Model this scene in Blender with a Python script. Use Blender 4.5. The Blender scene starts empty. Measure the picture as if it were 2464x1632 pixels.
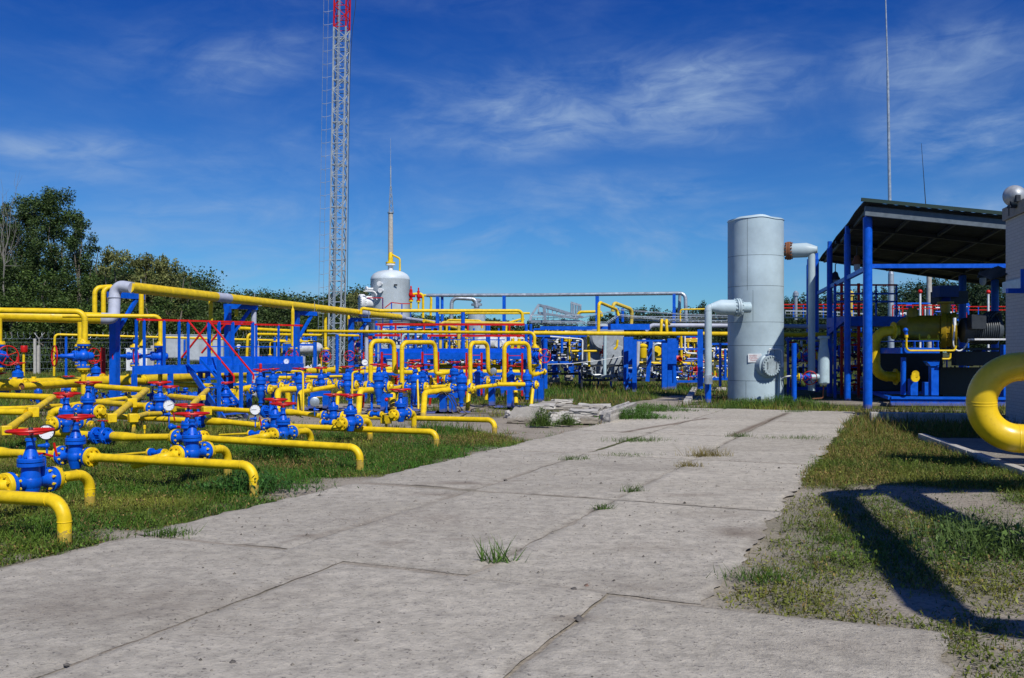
import bpy, math, random
import numpy as np
from mathutils import Vector, Matrix
random.seed(11); rng = np.random.default_rng(5)
scene = bpy.context.scene
COL = scene.collection
PI = math.pi
F, CX, HY, EYE = 2186.0, 1232.0, 848.0, 1.6
# ---- surveying helpers: a bearing read off the photo plus a depth gives a place in metres
def W(sx, sy, Y): return Vector(((sx-CX)/F*Y, Y, EYE-(sy-HY)/F*Y))
def G(sx, sy, z=0.0):
    Y = (EYE-z)*F/(sy-HY); return Vector(((sx-CX)/F*Y, Y, z))
def line_at(E, d, sx, sy=None):
    # the point where the plan line through E along d is seen on bearing sx
    k = (sx-CX)/F
    t = (k*E.y - E.x)/(d[0]-k*d[1])
    Y = E.y+t*d[1]
    z = E.z if sy is None else EYE-(sy-HY)/F*Y
    return Vector((E.x+t*d[0], Y, z))
A0 = math.radians(23.3)
U = (math.sin(A0), math.cos(A0)); V = (math.cos(A0), -math.sin(A0))
A1 = math.radians(12.0)
U2 = (math.sin(A1), math.cos(A1)); V2 = (math.cos(A1), -math.sin(A1))
def uv(u, v, z=0.0): return Vector((u*U[0]+v*V[0], u*U[1]+v*V[1], z))
def xy2uv(x, y): return x*U[0]+y*U[1], x*V[0]+y*V[1]

# ---------------------------------------------------------------- materials
def new_mat(name):
    m = bpy.data.materials.new(name); m.use_nodes = True
    nt = m.node_tree; b = nt.nodes['Principled BSDF']
    return m, nt, b
def N(nt, t, **kw):
    n = nt.nodes.new(t)
    for k, v in kw.items():
        if k in n.inputs: n.inputs[k].default_value = v
        else: setattr(n, k, v)
    return n
def mixc(nt, fac, a, b, blend='MIX'):
    n = nt.nodes.new('ShaderNodeMix'); n.data_type = 'RGBA'; n.blend_type = blend
    def put(i, v):
        if hasattr(v, 'is_linked') or hasattr(v, 'links'): nt.links.new(v, n.inputs[i])
        else: n.inputs[i].default_value = v if not isinstance(v, tuple) or len(v) == 4 else (*v, 1)
    put(0, fac); put(6, a); put(7, b)
    return n.outputs[2]
def ramp(nt, src, p0, p1, c0=(0,0,0,1), c1=(1,1,1,1)):
    r = nt.nodes.new('ShaderNodeValToRGB'); r.color_ramp.elements[0].position = p0; r.color_ramp.elements[1].position = p1
    r.color_ramp.elements[0].color = c0; r.color_ramp.elements[1].color = c1
    nt.links.new(src, r.inputs[0]); return r.outputs[0]
def paint(name, col, rough=0.35, dirt=(0.12,0.09,0.05), amt=0.5, scale=6.0, metal=0.0, bump=0.04, spec=0.3, low=True):
    m, nt, b = new_mat(name)
    geo = N(nt, 'ShaderNodeNewGeometry')
    n1 = N(nt, 'ShaderNodeTexNoise', Scale=scale, Detail=6.0, Roughness=0.65)
    n2 = N(nt, 'ShaderNodeTexNoise', Scale=scale*7, Detail=4.0)
    for n in (n1, n2): nt.links.new(geo.outputs['Position'], n.inputs['Vector'])
    v = mixc(nt, ramp(nt, n1.outputs[0], .3, .7), tuple(c*.70 for c in col), tuple(min(1,c*1.10) for c in col))
    chips = ramp(nt, n2.outputs[0], .62, .72)
    f = N(nt, 'ShaderNodeMath', operation='MULTIPLY'); nt.links.new(chips, f.inputs[0]); f.inputs[1].default_value = amt
    v = mixc(nt, f.outputs[0], v, dirt)
    if low:      # grime splashed up from the soil
        sp = N(nt, 'ShaderNodeSeparateXYZ'); nt.links.new(geo.outputs['Position'], sp.inputs[0])
        ad = N(nt, 'ShaderNodeMath', operation='MULTIPLY_ADD'); nt.links.new(n2.outputs[0], ad.inputs[0]); ad.inputs[1].default_value = -.22; nt.links.new(sp.outputs[2], ad.inputs[2])
        v = mixc(nt, ramp(nt, ad.outputs[0], -.12, -.03, (.55,.55,.55,1), (0,0,0,1)), v, (0.16,0.13,0.09))
    nt.links.new(v, b.inputs['Base Color'])
    rr = ramp(nt, n1.outputs[0], .2, .8, (rough*.7,)*3+(1,), (min(1,rough*1.5),)*3+(1,))
    nt.links.new(rr, b.inputs['Roughness'])
    b.inputs['Metallic'].default_value = metal; b.inputs['Specular IOR Level'].default_value = spec
    bp = N(nt, 'ShaderNodeBump', Strength=bump*4, Distance=0.01); nt.links.new(n2.outputs[0], bp.inputs['Height']); nt.links.new(bp.outputs[0], b.inputs['Normal'])
    return m
YEL, BLU, RED, GRY, SIL, BLK = (paint('yellow_gloss_paint', (.80,.55,.010), .40, (.33,.17,.03), .42),
    paint('blue_gloss_paint', (.0005,.098,.62), .38, (.01,.03,.15), .35),
    paint('red_gloss_paint', (.56,.012,.008), .36, (.2,.02,.01), .4),
    paint('pale_grey_blue_paint', (.42,.55,.60), .45, (.22,.25,.25), .25, 2.0),
    paint('galvanised_steel', (.46,.52,.57), .38, (.25,.27,.3), .4, 5, metal=.55),
    paint('black_rubber', (.012,.012,.014), .5, (.03,.03,.03), .3))
DYEL = paint('faded_yellow_paint', (.62,.46,.07), .5, (.3,.22,.1), .5)
LGRY = paint('light_grey_lagging', (.44,.47,.56), .5, (.3,.32,.36), .3, 2)
RUST = paint('rusty_steel', (.22,.085,.04), .8, (.08,.03,.02), .8, 12)
CONC = paint('old_concrete', (.33,.31,.27), .9, (.13,.12,.10), .7, 4, bump=.25, spec=.2)
CONCL = paint('pale_concrete', (.46,.44,.40), .9, (.2,.19,.17), .6, 5, bump=.2, spec=.2, low=False)
WHT = paint('white_paint', (.74,.76,.77), .4, (.4,.4,.4), .3)
DGRY = paint('dark_grey_paint', (.03,.036,.045), .45, (.02,.02,.02), .4)
TREEBARK = paint('tree_bark', (.16,.14,.11), .9, (.05,.05,.04), .7, 3, bump=.3, low=False)
DRYWOOD = paint('bare_pale_wood', (.20,.19,.17), .9, (.2,.19,.17), .5, 3, bump=.3, low=False)
ROOFM = paint('dark_corrugated_roof', (.012,.016,.018), .7, (.06,.04,.03), .6, 2, low=False)
GREENM = paint('green_roof_trim', (.012,.035,.03), .6, (.05,.06,.05), .5, low=False)
BOXM = paint('grey_cabinet_paint', (.43,.47,.50), .45, (.25,.26,.27), .3, 1.5, low=False)
MATS = dict(Y=YEL, B=BLU, R=RED, G=GRY, S=SIL, K=BLK, D=DYEL, L=LGRY, T=RUST, C=CONC, W=WHT, H=DGRY)

# ---------------------------------------------------------------- mesh builder
class MB:
    def __init__(s): s.v = []; s.f = []; s.m = []; s.cur = 0; s.mats = []
    def mat(s, m):
        if m not in s.mats: s.mats.append(m)
        s.cur = s.mats.index(m); return s
    def add(s, vs, fs):
        o = len(s.v); s.v += [tuple(v) for v in vs]; s.f += [tuple(o+i for i in f) for f in fs]; s.m += [s.cur]*len(fs); return s
    def box(s, c, size, R=None, taper=1.0):
        c = Vector(c); hx, hy, hz = size[0]/2, size[1]/2, size[2]/2
        vs = []
        for z in (-1, 1):
            k = taper if z > 0 else 1
            for x, y in ((-1,-1),(1,-1),(1,1),(-1,1)):
                p = Vector((x*hx*k, y*hy*k, z*hz)); vs.append((R@p if R else p)+c)
        return s.add(vs, [(0,3,2,1),(4,5,6,7),(0,1,5,4),(1,2,6,5),(2,3,7,6),(3,0,4,7)])
    def beam(s, a, b, w, h=None, up=(0,0,1), ext=0):
        a = Vector(a); b = Vector(b); d = (b-a); L = d.length
        if L < 1e-6: return s
        x = d.normalized(); up = Vector(up)
        if abs(x.dot(up)) > .98: up = Vector((U[0],U[1],0))
        y = up.cross(x).normalized(); z = x.cross(y)
        R = Matrix((x, y, z)).transposed()
        return s.box((a+b)/2, (L+2*ext, w, h or w), R)
    def ring(s, c, x, y, r, n): return [c+x*(r*math.cos(2*PI*i/n))+y*(r*math.sin(2*PI*i/n)) for i in range(n)]
    def sweep(s, pts, r, n=12, caps=True):
        pts = [Vector(p) for p in pts]
        rs = r if isinstance(r, (list, tuple)) else [r]*len(pts)
        t = [(pts[min(i+1,len(pts)-1)]-pts[max(i-1,0)]).normalized() for i in range(len(pts))]
        a = Vector((0,0,1)) if abs(t[0].z) < .9 else Vector((1,0,0))
        x = t[0].cross(a).normalized(); vs = []; fs = []
        for i, p in enumerate(pts):
            x = (x - t[i]*x.dot(t[i])).normalized(); y = t[i].cross(x)
            vs += s.ring(p, x, y, rs[i], n)
        for i in range(len(pts)-1):
            for j in range(n):
                k = (j+1) % n; fs.append((i*n+j, i*n+k, (i+1)*n+k, (i+1)*n+j))
        if caps: fs += [tuple(range(n))[::-1], tuple((len(pts)-1)*n+j for j in range(n))]
        return s.add(vs, fs)
    def cyl(s, a, b, r, r2=None, n=16): return s.sweep([a, b], [r, r if r2 is None else r2], n)
    def lathe(s, prof, o=(0,0,0), ax=(0,0,1), n=20):
        # prof: list of (radius, height)
        o = Vector(o); ax = Vector(ax).normalized(); a = Vector((1,0,0)) if abs(ax.x) < .9 else Vector((0,1,0))
        x = ax.cross(a).normalized(); y = ax.cross(x); vs = []; fs = []
        for (r, h) in prof: vs += s.ring(o+ax*h, x, y, max(r, 1e-4), n)
        for i in range(len(prof)-1):
            for j in range(n):
                k = (j+1) % n; fs.append((i*n+j, i*n+k, (i+1)*n+k, (i+1)*n+j))
        fs += [tuple(range(n))[::-1], tuple((len(prof)-1)*n+j for j in range(n))]
        return s.add(vs, fs)
    def torus(s, c, ax, R, r, n=28, k=8, arc=None):
        c = Vector(c); ax = Vector(ax).normalized(); a = Vector((1,0,0)) if abs(ax.x) < .9 else Vector((0,1,0))
        x = ax.cross(a).normalized(); y = ax.cross(x); vs = []; fs = []
        for i in range(n):
            th = 2*PI*i/n; d = x*math.cos(th)+y*math.sin(th)
            for j in range(k):
                ph = 2*PI*j/k; vs.append(c+d*(R+r*math.cos(ph))+ax*(r*math.sin(ph)))
        for i in range(n):
            for j in range(k):
                fs.append((i*k+j, ((i+1)%n)*k+j, ((i+1)%n)*k+(j+1)%k, i*k+(j+1)%k))
        return s.add(vs, fs)
    def sphere(s, c, r, n=14, m=8, sc=(1,1,1)):
        prof = [(r*math.sin(PI*i/m)*sc[0], -r*math.cos(PI*i/m)*sc[2]) for i in range(m+1)]
        return s.lathe(prof, c, (0,0,1), n)
    def quad(s, a, b, c, d): return s.add([a,b,c,d], [(0,1,2,3)])
    def build(s, name, mat=None, parent=None, ang=35, bevel=0):
        me = bpy.data.meshes.new(name); me.from_pydata(s.v, [], s.f)
        ms = s.mats or [mat or YEL]
        for m in ms: me.materials.append(m)
        if len(ms) > 1: me.polygons.foreach_set('material_index', s.m)
        me.polygons.foreach_set('use_smooth', [True]*len(s.f)); me.set_sharp_from_angle(angle=math.radians(ang)); me.update()
        o = bpy.data.objects.new(name, me); COL.objects.link(o)
        if parent is not None: o.parent = parent
        if bevel:
            b = o.modifiers.new('soft_edges', 'BEVEL'); b.width = bevel; b.segments = 2; b.limit_method = 'ANGLE'
        return o
def tag(o, label=None, cat=None, group=None, kind=None):
    if label: o['label'] = label
    if cat: o['category'] = cat
    if group: o['group'] = group
    if kind: o['kind'] = kind
    return o
def thing(name, label, cat, loc=(0,0,0), group=None):
    o = bpy.data.objects.new(name, None); COL.objects.link(o); o.empty_display_size = .1; o.location = loc
    return tag(o, label, cat, group)
def part(mb, name, mat, root, **k):
    # geometry given in world coordinates, parented to a thing whose Empty sits at its base
    l = root.location; mb.v = [(x-l.x, y-l.y, z-l.z) for x, y, z in mb.v]
    return mb.build(name, mat, root, **k)
def single(mb, name, mat, label, cat, group=None, base=None, **k):
    # one-mesh thing: origin moved to its base
    a = np.array(mb.v); b = Vector(base) if base is not None else Vector(((a[:,0].min()+a[:,0].max())/2, (a[:,1].min()+a[:,1].max())/2, a[:,2].min()))
    mb.v = [(x-b.x, y-b.y, z-b.z) for x, y, z in mb.v]
    o = mb.build(name, mat, None, **k); o.location = b
    return tag(o, label, cat, group)

def fillet(pts, R, k=7):
    pts = [Vector(p) for p in pts]; out = [pts[0]]; marks = []
    for i in range(1, len(pts)-1):
        a, b, c = pts[i-1], pts[i], pts[i+1]
        d1 = (a-b); d2 = (c-b); l1, l2 = d1.length, d2.length
        if l1 < 1e-6 or l2 < 1e-6: continue
        d1 /= l1; d2 /= l2
        phi = PI-math.acos(max(-1, min(1, d1.dot(d2))))
        if phi < .12: out.append(b); continue
        t = min(R*math.tan(phi/2), .48*l1, .48*l2); r = t/math.tan(phi/2)
        cen = b+(d1+d2).normalized()*(r/math.cos(phi/2))
        p1 = b+d1*t; p2 = b+d2*t; e1 = (p1-cen).normalized(); e2 = (p2-cen).normalized(); om = e1.angle(e2, 0)
        if om < 1e-4: out.append(b); continue
        for j in range(k+1):
            s_ = j/k; e = (e1*math.sin((1-s_)*om)+e2*math.sin(s_*om))/math.sin(om); out.append(cen+e*r)
        marks += [(p1, -d1), (p2, d2)]
    out.append(pts[-1]); return out, marks
def pipe_mb(mb, pts, r, bend=1.5, n=14, welds=True):
    path, marks = fillet(pts, bend*2*r)
    # sweep radius array; long straights get a weld seam now and then
    mb.sweep(path, r, n)
    if welds:
        w = max(.006, r*.12)
        for p, d in marks: mb.lathe([(r*.9,-w),(r*1.05,-w*.5),(r*1.07,0),(r*1.05,w*.5),(r*.9,w)], p, d, n)
        P = [Vector(p) for p in pts]
        for a, b in zip(P[:-1], P[1:]):
            L = (b-a).length; d = (b-a).normalized() if L > 0 else None
            if L > 2.6:
                k = int(L//3.1)+1
                for i in range(1, k+1):
                    q = a+d*(L*(i-.37)/(k+.2)); mb.lathe([(r*.9,-w),(r*1.05,-w*.5),(r*1.06,0),(r*1.05,w*.5),(r*.9,w)], q, d, n)
    return mb
NPIPE = [0]
def pipe(label, pts, r, m='Y', bend=1.5, n=14, name='gas_pipe', cat='pipe', group=None, welds=True, flanges=()):
    mb = MB(); mat = MATS[m]
    pipe_mb(mb, pts, r, bend, n, welds)
    NPIPE[0] += 1
    if not flanges: return single(mb, name, mat, label, cat, group)
    a = np.array(mb.v); base = Vector(((a[:,0].min()+a[:,0].max())/2, (a[:,1].min()+a[:,1].max())/2, a[:,2].min()))
    t = thing(name, label, cat, base, group)
    part(mb, 'tube', mat, t)
    for p, d, fr in flanges: part(flange_mb(MB(), p, d, r, fr), 'flange', mat, t)
    return t
def flange_mb(mb, p, d, r, fr, th=.03, nb=8):
    p = Vector(p); d = Vector(d).normalized()
    mb.lathe([(r,-.05),(r*1.25,-.03),(r*1.25,-th*.5),(fr,-th*.5),(fr,th*.5),(r,th*.5)], p, d, 20)
    a = Vector((0,0,1)) if abs(d.z) < .9 else Vector((1,0,0)); x = d.cross(a).normalized(); y = d.cross(x)
    for i in range(nb):
        th_ = 2*PI*(i+.5)/nb; c = p+(x*math.cos(th_)+y*math.sin(th_))*(fr*.8)
        mb.cyl(c-d*th*1.2, c+d*th*1.2, fr*.1, n=6)
    return mb
def copy_tree(o, parent=None):
    c = o.copy(); COL.objects.link(c)
    if parent is not None: c.parent = parent; c.matrix_parent_inverse = Matrix()
    for ch in o.children: copy_tree(ch, c)
    return c
def frame(xd, zd):
    x = Vector(xd if len(xd) == 3 else (*xd, 0)).normalized(); z = Vector(zd if len(zd) == 3 else (*zd, 0))
    z = (z-x*z.dot(x)).normalized(); y = z.cross(x); return Matrix((x, y, z)).transposed().to_euler()
# ---------------------------------------------------------------- noise in plan, shared by soil and plants
_g = rng.random((8, 128, 128))
def vnoise(x, y, k, s):
    x = np.asarray(x)*s+13.7*k; y = np.asarray(y)*s+7.3*k
    xi = np.floor(x).astype(int); yi = np.floor(y).astype(int); fx = x-xi; fy = y-yi
    fx = fx*fx*(3-2*fx); fy = fy*fy*(3-2*fy); g = _g[k]
    a = g[xi%128, yi%128]; b = g[(xi+1)%128, yi%128]; c = g[xi%128, (yi+1)%128]; d = g[(xi+1)%128, (yi+1)%128]
    return (a*(1-fx)+b*fx)*(1-fy)+(c*(1-fx)+d*fx)*fy
def sstep(a, b, x): t = np.clip((x-a)/(b-a), 0, 1); return t*t*(3-2*t)
V_L, V_R, U_END, U_NEAR = -6.2, -1.15, 26.0, 5.75
def road_mask(u, v):
    w = (vnoise(u, v, 6, 1.6)-.5)*.28
    far = (u > U_NEAR) & (u < U_END) & (v > V_L+w) & (v < V_R+w)
    near = (u <= U_NEAR) & (u > -3) & (v < .22+w*.5) & (v > V_L+.1+w)
    return far | near
def green(x, y):
    """0 bare sandy soil .. 1 closed turf"""
    u = x*U[0]+y*U[1]; v = x*V[0]+y*V[1]
    n = .55*vnoise(x, y, 0, .55)+.3*vnoise(x, y, 1, 1.7)+.15*vnoise(x, y, 2, 5)
    g = np.zeros_like(n)+.35
    left = v < V_L
    # left field: lush near the camera, patchy by the manifolds, sandy near the rubble
    gl = .66+.27*sstep(0, 2.0, V_L-v)-.30*sstep(12.5, 16, u)-.42*sstep(15, 18, u)*sstep(-19,-15,v)
    gl = gl+.45*sstep(27.5, 29.5, y)
    gl = gl-.10*np.exp(-((v-V_L+.25)/.5)**2)
    strip = sstep(10.2, 12.6, u)*(1-sstep(24.5, 26, u))
    big = vnoise(x, y, 4, .42)
    gr = .16+.22*big+.55*strip+.30*np.exp(-((v-V_R-.45)/.6)**2)
    gr = gr+.10*sstep(-1.3,-1.1,v)*(1-sstep(.3,1.0,v))*(1-sstep(8.5,10.5,u))*sstep(5.6,6.0,u)
    gr = gr-.06+(vnoise(x, y, 1, 1.3)-.5)*.55*(1-strip*.6)+(vnoise(x, y, 2, 3.1)-.5)*.25*(1-strip)
    gr = gr+.36*sstep(2.5, 3.6, v)*sstep(5.2, 6.2, u)*(1-strip)
    g = np.where(left, gl, gr)
    g = np.where(u > U_END, .72, g)
    g = np.where((u > U_END+.2) & (v > -8) & (v < -6.2) & (u < 34), .1, g)   # gravel path
    g = np.where(y > 48, .9, g)
    out = np.clip(sstep(.30, .62, g+(n-.5)*1.15), 0, 1)
    soft = np.clip(.10+1.15*(gr-.14)+(n-.5)*1.5, 0, 1)*.62
    rt_ = (~left) & (u < U_END); k = sstep(10.0, 12.8, u)
    return np.where(rt_, out*k+soft*(1-k), out)
def height(x, y):
    d = np.exp(-((x+95)/120)**2)
    return 3.5*sstep(130, 300, y)*d+1.0*sstep(250, 500, y)
# ---------------------------------------------------------------- ground sheet
def graded(fine0, fine1, step, far):
    a = list(np.arange(fine0, fine1+1e-6, step)); s = step; p = fine1
    while p < far: s *= 1.22; p += s; a.append(p)
    return a
ys = graded(-3, 34, .16, 4000); xs_r = graded(0, 15, .16, 4000); xs = np.array(sorted([-x for x in xs_r if x > 0]+xs_r)); ys = np.array(sorted(list(ys)+[-4.5,-8,-20,-80,-400]))
XX, YY = np.meshgrid(xs, ys); nx, ny = len(xs), len(ys)
RM_ = road_mask(XX*U[0]+YY*U[1], XX*V[0]+YY*V[1])
ZZ = height(XX, YY)+(vnoise(XX, YY, 3, .8)-.5)*.05*(YY < 60)*(1-RM_)-.028+.024*RM_
me = bpy.data.meshes.new('ground')
co = np.stack([XX, YY, ZZ], -1).reshape(-1, 3)
me.vertices.add(len(co)); me.vertices.foreach_set('co', co.ravel())
I = np.arange(nx*ny).reshape(ny, nx); q = np.stack([I[:-1,:-1], I[:-1,1:], I[1:,1:], I[1:,:-1]], -1).reshape(-1, 4)
me.loops.add(q.size); me.loops.foreach_set('vertex_index', q.ravel())
me.polygons.add(len(q)); me.polygons.foreach_set('loop_start', np.arange(0, q.size, 4)); me.polygons.foreach_set('loop_total', np.full(len(q), 4)); me.polygons.foreach_set('use_smooth', np.ones(len(q), bool))
me.update(); me.validate()
ca = me.color_attributes.new('green', 'FLOAT_COLOR', 'POINT'); gg = green(XX, YY).ravel()
ca.data.foreach_set('color', np.stack([gg, vnoise(XX, YY, 4, .5).ravel(), gg*0, gg*0+1], -1).ravel())
m, nt, b = new_mat('sandy_soil')
geo = N(nt, 'ShaderNodeNewGeometry'); at = N(nt, 'ShaderNodeAttribute', attribute_name='green'); sp = N(nt, 'ShaderNodeSeparateColor'); nt.links.new(at.outputs['Color'], sp.inputs[0])
def pos_noise(nt, geo, sc, det=6, ro=.6, stretch=None):
    n = N(nt, 'ShaderNodeTexNoise', Scale=sc, Detail=float(det), Roughness=ro)
    if stretch:
        mp = N(nt, 'ShaderNodeMapping'); mp.inputs['Rotation'].default_value = (0,0,A0); mp.inputs['Scale'].default_value = stretch
        nt.links.new(geo.outputs['Position'], mp.inputs[0]); nt.links.new(mp.outputs[0], n.inputs['Vector'])
    else: nt.links.new(geo.outputs['Position'], n.inputs['Vector'])
    return n.outputs[0]
n1 = pos_noise(nt, geo, 1.3); n2 = pos_noise(nt, geo, 22); n3 = pos_noise(nt, geo, 5)
soil = mixc(nt, ramp(nt, n1, .35, .65), (.29,.26,.215), (.17,.145,.115))
soil = mixc(nt, ramp(nt, n2, .35, .7), soil, (.36,.32,.26))
soil = mixc(nt, ramp(nt, n2, .60, .68), soil, (.10,.085,.06))
turf = mixc(nt, ramp(nt, n3, .35, .65), (.035,.055,.014), (.10,.095,.04))
v = mixc(nt, sp.outputs[0], soil, turf)
nt.links.new(v, b.inputs['Base Color']); b.inputs['Roughness'].default_value = .95; b.inputs['Specular IOR Level'].default_value = .15
bp = N(nt, 'ShaderNodeBump', Strength=.8, Distance=.03); nt.links.new(n2, bp.inputs['Height']); nt.links.new(bp.outputs[0], b.inputs['Normal'])
me.materials.append(m)
o = bpy.data.objects.new('ground', me); COL.objects.link(o); tag(o, kind='structure')
# ---------------------------------------------------------------- concrete slab road
m, nt, b = new_mat('road_concrete')
geo = N(nt, 'ShaderNodeNewGeometry'); at = N(nt, 'ShaderNodeAttribute', attribute_name='tone'); sp = N(nt, 'ShaderNodeSeparateColor'); nt.links.new(at.outputs['Color'], sp.inputs[0])
n1 = pos_noise(nt, geo, .7, 8, .6, (.35,1.3,1)); n2 = pos_noise(nt, geo, 7, 10, .78); n3 = pos_noise(nt, geo, 40, 4, .6, (.25,1,1)); n4 = pos_noise(nt, geo, .45, 5); n5 = pos_noise(nt, geo, 34, 5, .75)
v = mixc(nt, ramp(nt, n1, .3, .7), (.45,.41,.335), (.58,.535,.45))
v = mixc(nt, ramp(nt, n2, .34, .60), (.31,.285,.24), v)
stain = ramp(nt, n4, .54, .72)
f = N(nt, 'ShaderNodeMath', operation='MULTIPLY'); nt.links.new(stain, f.inputs[0]); f.inputs[1].default_value = .40
v = mixc(nt, f.outputs[0], v, (.20,.175,.145))
f = N(nt, 'ShaderNodeMath', operation='MULTIPLY'); nt.links.new(ramp(nt, n5, .58, .64), f.inputs[0]); f.inputs[1].default_value = .85
v = mixc(nt, f.outputs[0], v, (.11,.10,.09))
f = N(nt, 'ShaderNodeMath', operation='MULTIPLY'); nt.links.new(ramp(nt, n3, .58, .7), f.inputs[0]); f.inputs[1].default_value = .45
v = mixc(nt, f.outputs[0], v, (.22,.205,.18))
v = mixc(nt, sp.outputs[1], v, (.20,.175,.14)); v = mixc(nt, sp.outputs[2], v, (.15,.115,.085))
v = mixc(nt, 1.0, v, at.outputs['Color'], 'MULTIPLY') if False else v
hv = N(nt, 'ShaderNodeHueSaturation'); nt.links.new(v, hv.inputs['Color']); nt.links.new(sp.outputs[0], hv.inputs['Value'])
nt.links.new(hv.outputs[0], b.inputs['Base Color']); b.inputs['Roughness'].default_value = .9; b.inputs['Specular IOR Level'].default_value = .2
bs = N(nt, 'ShaderNodeMath', operation='ADD'); nt.links.new(n2, bs.inputs[0]); nt.links.new(n5, bs.inputs[1])
bp = N(nt, 'ShaderNodeBump', Strength=.9, Distance=.02); nt.links.new(bs.outputs[0], bp.inputs['Height']); nt.links.new(bp.outputs[0], b.inputs['Normal'])
ROADM = m
rv, rf, rt = [], [], []
def slab(u0, u1, v0, v1, dz, tone, step=.07, ragL=False, ragR=False, skew=0.0):
    nu = max(2, int((u1-u0)/step)); nv = max(2, int((v1-v0)/step)); o = len(rv)
    for i in range(nu+1):
        for j in range(nv+1):
            a = i/nu; c = j/nv; u = u0+(u1-u0)*a; v_ = v0+(v1-v0)*c
            eu = min(a, 1-a)*(u1-u0); ev = min(c, 1-c)*(v1-v0); e = min(eu, ev)
            wob = (float(vnoise(u, v_, 5, 2.2))-.5)*.02+(float(vnoise(u, v_, 2, 9))-.5)*.03
            if e < 1e-6:
                if ev < 1e-6:
                    amp = 3.2 if (ragL and c == 0) or (ragR and c == 1) else 1
                    v_ += wob*amp
                if eu < 1e-6: u += wob
            u += skew*(v_-v0)
            z = .012+dz+(float(vnoise(u, v_, 3, 1.1))-.5)*.018+(float(vnoise(u, v_, 1, 14))-.5)*.005
            edge = max(0, 1-e/.07)
            if e < 1e-6: z -= .012
            elif e < step*1.01: z -= .004
            rv.append(tuple(uv(u, v_, z)))
            spot = float(vnoise(u, v_, 7, 6)) 
            rt.append((tone*(1-.06*edge), min(1, .75*edge**1.5*max(0, spot*1.8-.6)), 0, 1))
    for i in range(nu):
        for j in range(nv):
            k = o+i*(nv+1)+j; rf.append((k, k+nv+1, k+nv+2, k+1))
r_ = random.Random(4)
lanes = [(-6.2,-4.6),(-4.6,-2.86),(-2.86,-1.15)]
for li, (a, c) in enumerate(lanes):
    us = [5.78, 9.45, 13.45, 17.5, 21.6, 26.0]
    for k in range(len(us)-1):
        sh = [.12, .04, 0][li] if k else 0
        slab(us[k]+.003+sh+(.0 if k else [.28,.1,0][li]), us[k+1]-.003+sh*(k < 4), a+.003, c-.003, r_.uniform(-.004,.004), r_.uniform(.93,1.06), ragL=li == 0, ragR=li == 2)
for (a, c) in [(-6.1,-3.92),(-3.9,-1.8),(-1.78,.22)]:
    slab(-2.5, 5.72+(.28 if a < -5 else .08 if a < -3 else 0), a+.003, c-.003, r_.uniform(-.003,.004), r_.uniform(.97,1.05), ragL=a < -6, ragR=c > 0)
P_ = np.array(rv); T_ = np.array(rt)
for (sx, sy, rx, ry, st) in [(1045,1190,.30,.12,1.0),(1110,1165,.45,.12,.75),(945,1313,.16,.12,.9),(1130,1300,.25,.1,.6),(1340,1250,.25,.1,.5),(1790,1285,.3,.3,.8),(1730,1240,.35,.2,.4),(1000,1250,.6,.35,.45),(735,1293,.12,.06,1.0),(733,1393,.10,.08,.8),(1374,1497,.14,.06,.9),(1216,1158,.2,.05,.9),(1500,1420,.5,.15,.3),(400,1440,.9,.3,.35),(620,1520,.5,.2,.3),(1650,1195,.4,.15,.5),(1820,1180,.3,.1,.5),(1560,1320,.5,.2,.35),(200,1480,.6,.2,.35),(2100,1560,.5,.15,.3)]:
    g_ = G(sx, sy); d_ = ((P_[:,0]-g_.x)/rx)**2+((P_[:,1]-g_.y)/ry)**2; T_[:,2] = np.clip(T_[:,2]+st*.8*np.exp(-d_)*(.35+vnoise(P_[:,0],P_[:,1],2,5)), 0, .9)
for (sx0,sy0,sx1,sy1,w_,st) in [(1895,995,1760,1050,.05,1.0),(1500,1042,1700,1008,.04,1.0),(690,1308,880,1262,.015,.35),(1000,1230,1150,1170,.015,.3)]:
    a_ = G(sx0,sy0); b_ = G(sx1,sy1); ab = b_-a_; t_ = np.clip(((P_[:,0]-a_.x)*ab.x+(P_[:,1]-a_.y)*ab.y)/ab.length_squared, 0, 1); dd = np.hypot(P_[:,0]-a_.x-t_*ab.x, P_[:,1]-a_.y-t_*ab.y); T_[:,2] = np.maximum(T_[:,2], st*np.exp(-(dd/(w_+.03))**2))
rt = T_
me = bpy.data.meshes.new('concrete_road'); me.from_pydata(rv, [], rf); me.polygons.foreach_set('use_smooth', [True]*len(rf)); me.update()
ca = me.color_attributes.new('tone', 'FLOAT_COLOR', 'POINT'); ca.data.foreach_set('color', np.array(rt).ravel()); me.materials.append(ROADM)
o = bpy.data.objects.new('concrete_road', me); COL.objects.link(o); tag(o, kind='structure')
# right-hand yard slabs and its kerbs
rv, rf, rt = [], [], []
def yard_quad(P, n1_, n2_):
    o = len(rv)
    for i in range(n1_+1):
        for j in range(n2_+1):
            a = i/n1_; c = j/n2_; p = (P[0]*(1-a)+P[1]*a)*(1-c)+(P[3]*(1-a)+P[2]*a)*c
            rv.append((p.x, p.y, .01+(float(vnoise(p.x, p.y, 3, 1.1))-.5)*.02)); rt.append((.68, 0, .15, 1))
    for i in range(n1_):
        for j in range(n2_): k = o+i*(n2_+1)+j; rf.append((k, k+n2_+1, k+n2_+2, k+1))
k0 = G(2217,1054); k1 = G(2464,1144); kd = (k1-k0).normalized(); kn = Vector((-kd.y, kd.x, 0)); kn = kn if kn.x > 0 else -kn
k2 = k1+kd*6
yard_quad([k0+kn*.16, k2+kn*.16, k2+kn*6, k0+kn*6], 40, 20)
me = bpy.data.meshes.new('yard_pavement'); me.from_pydata(rv, [], rf); me.update()
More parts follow.
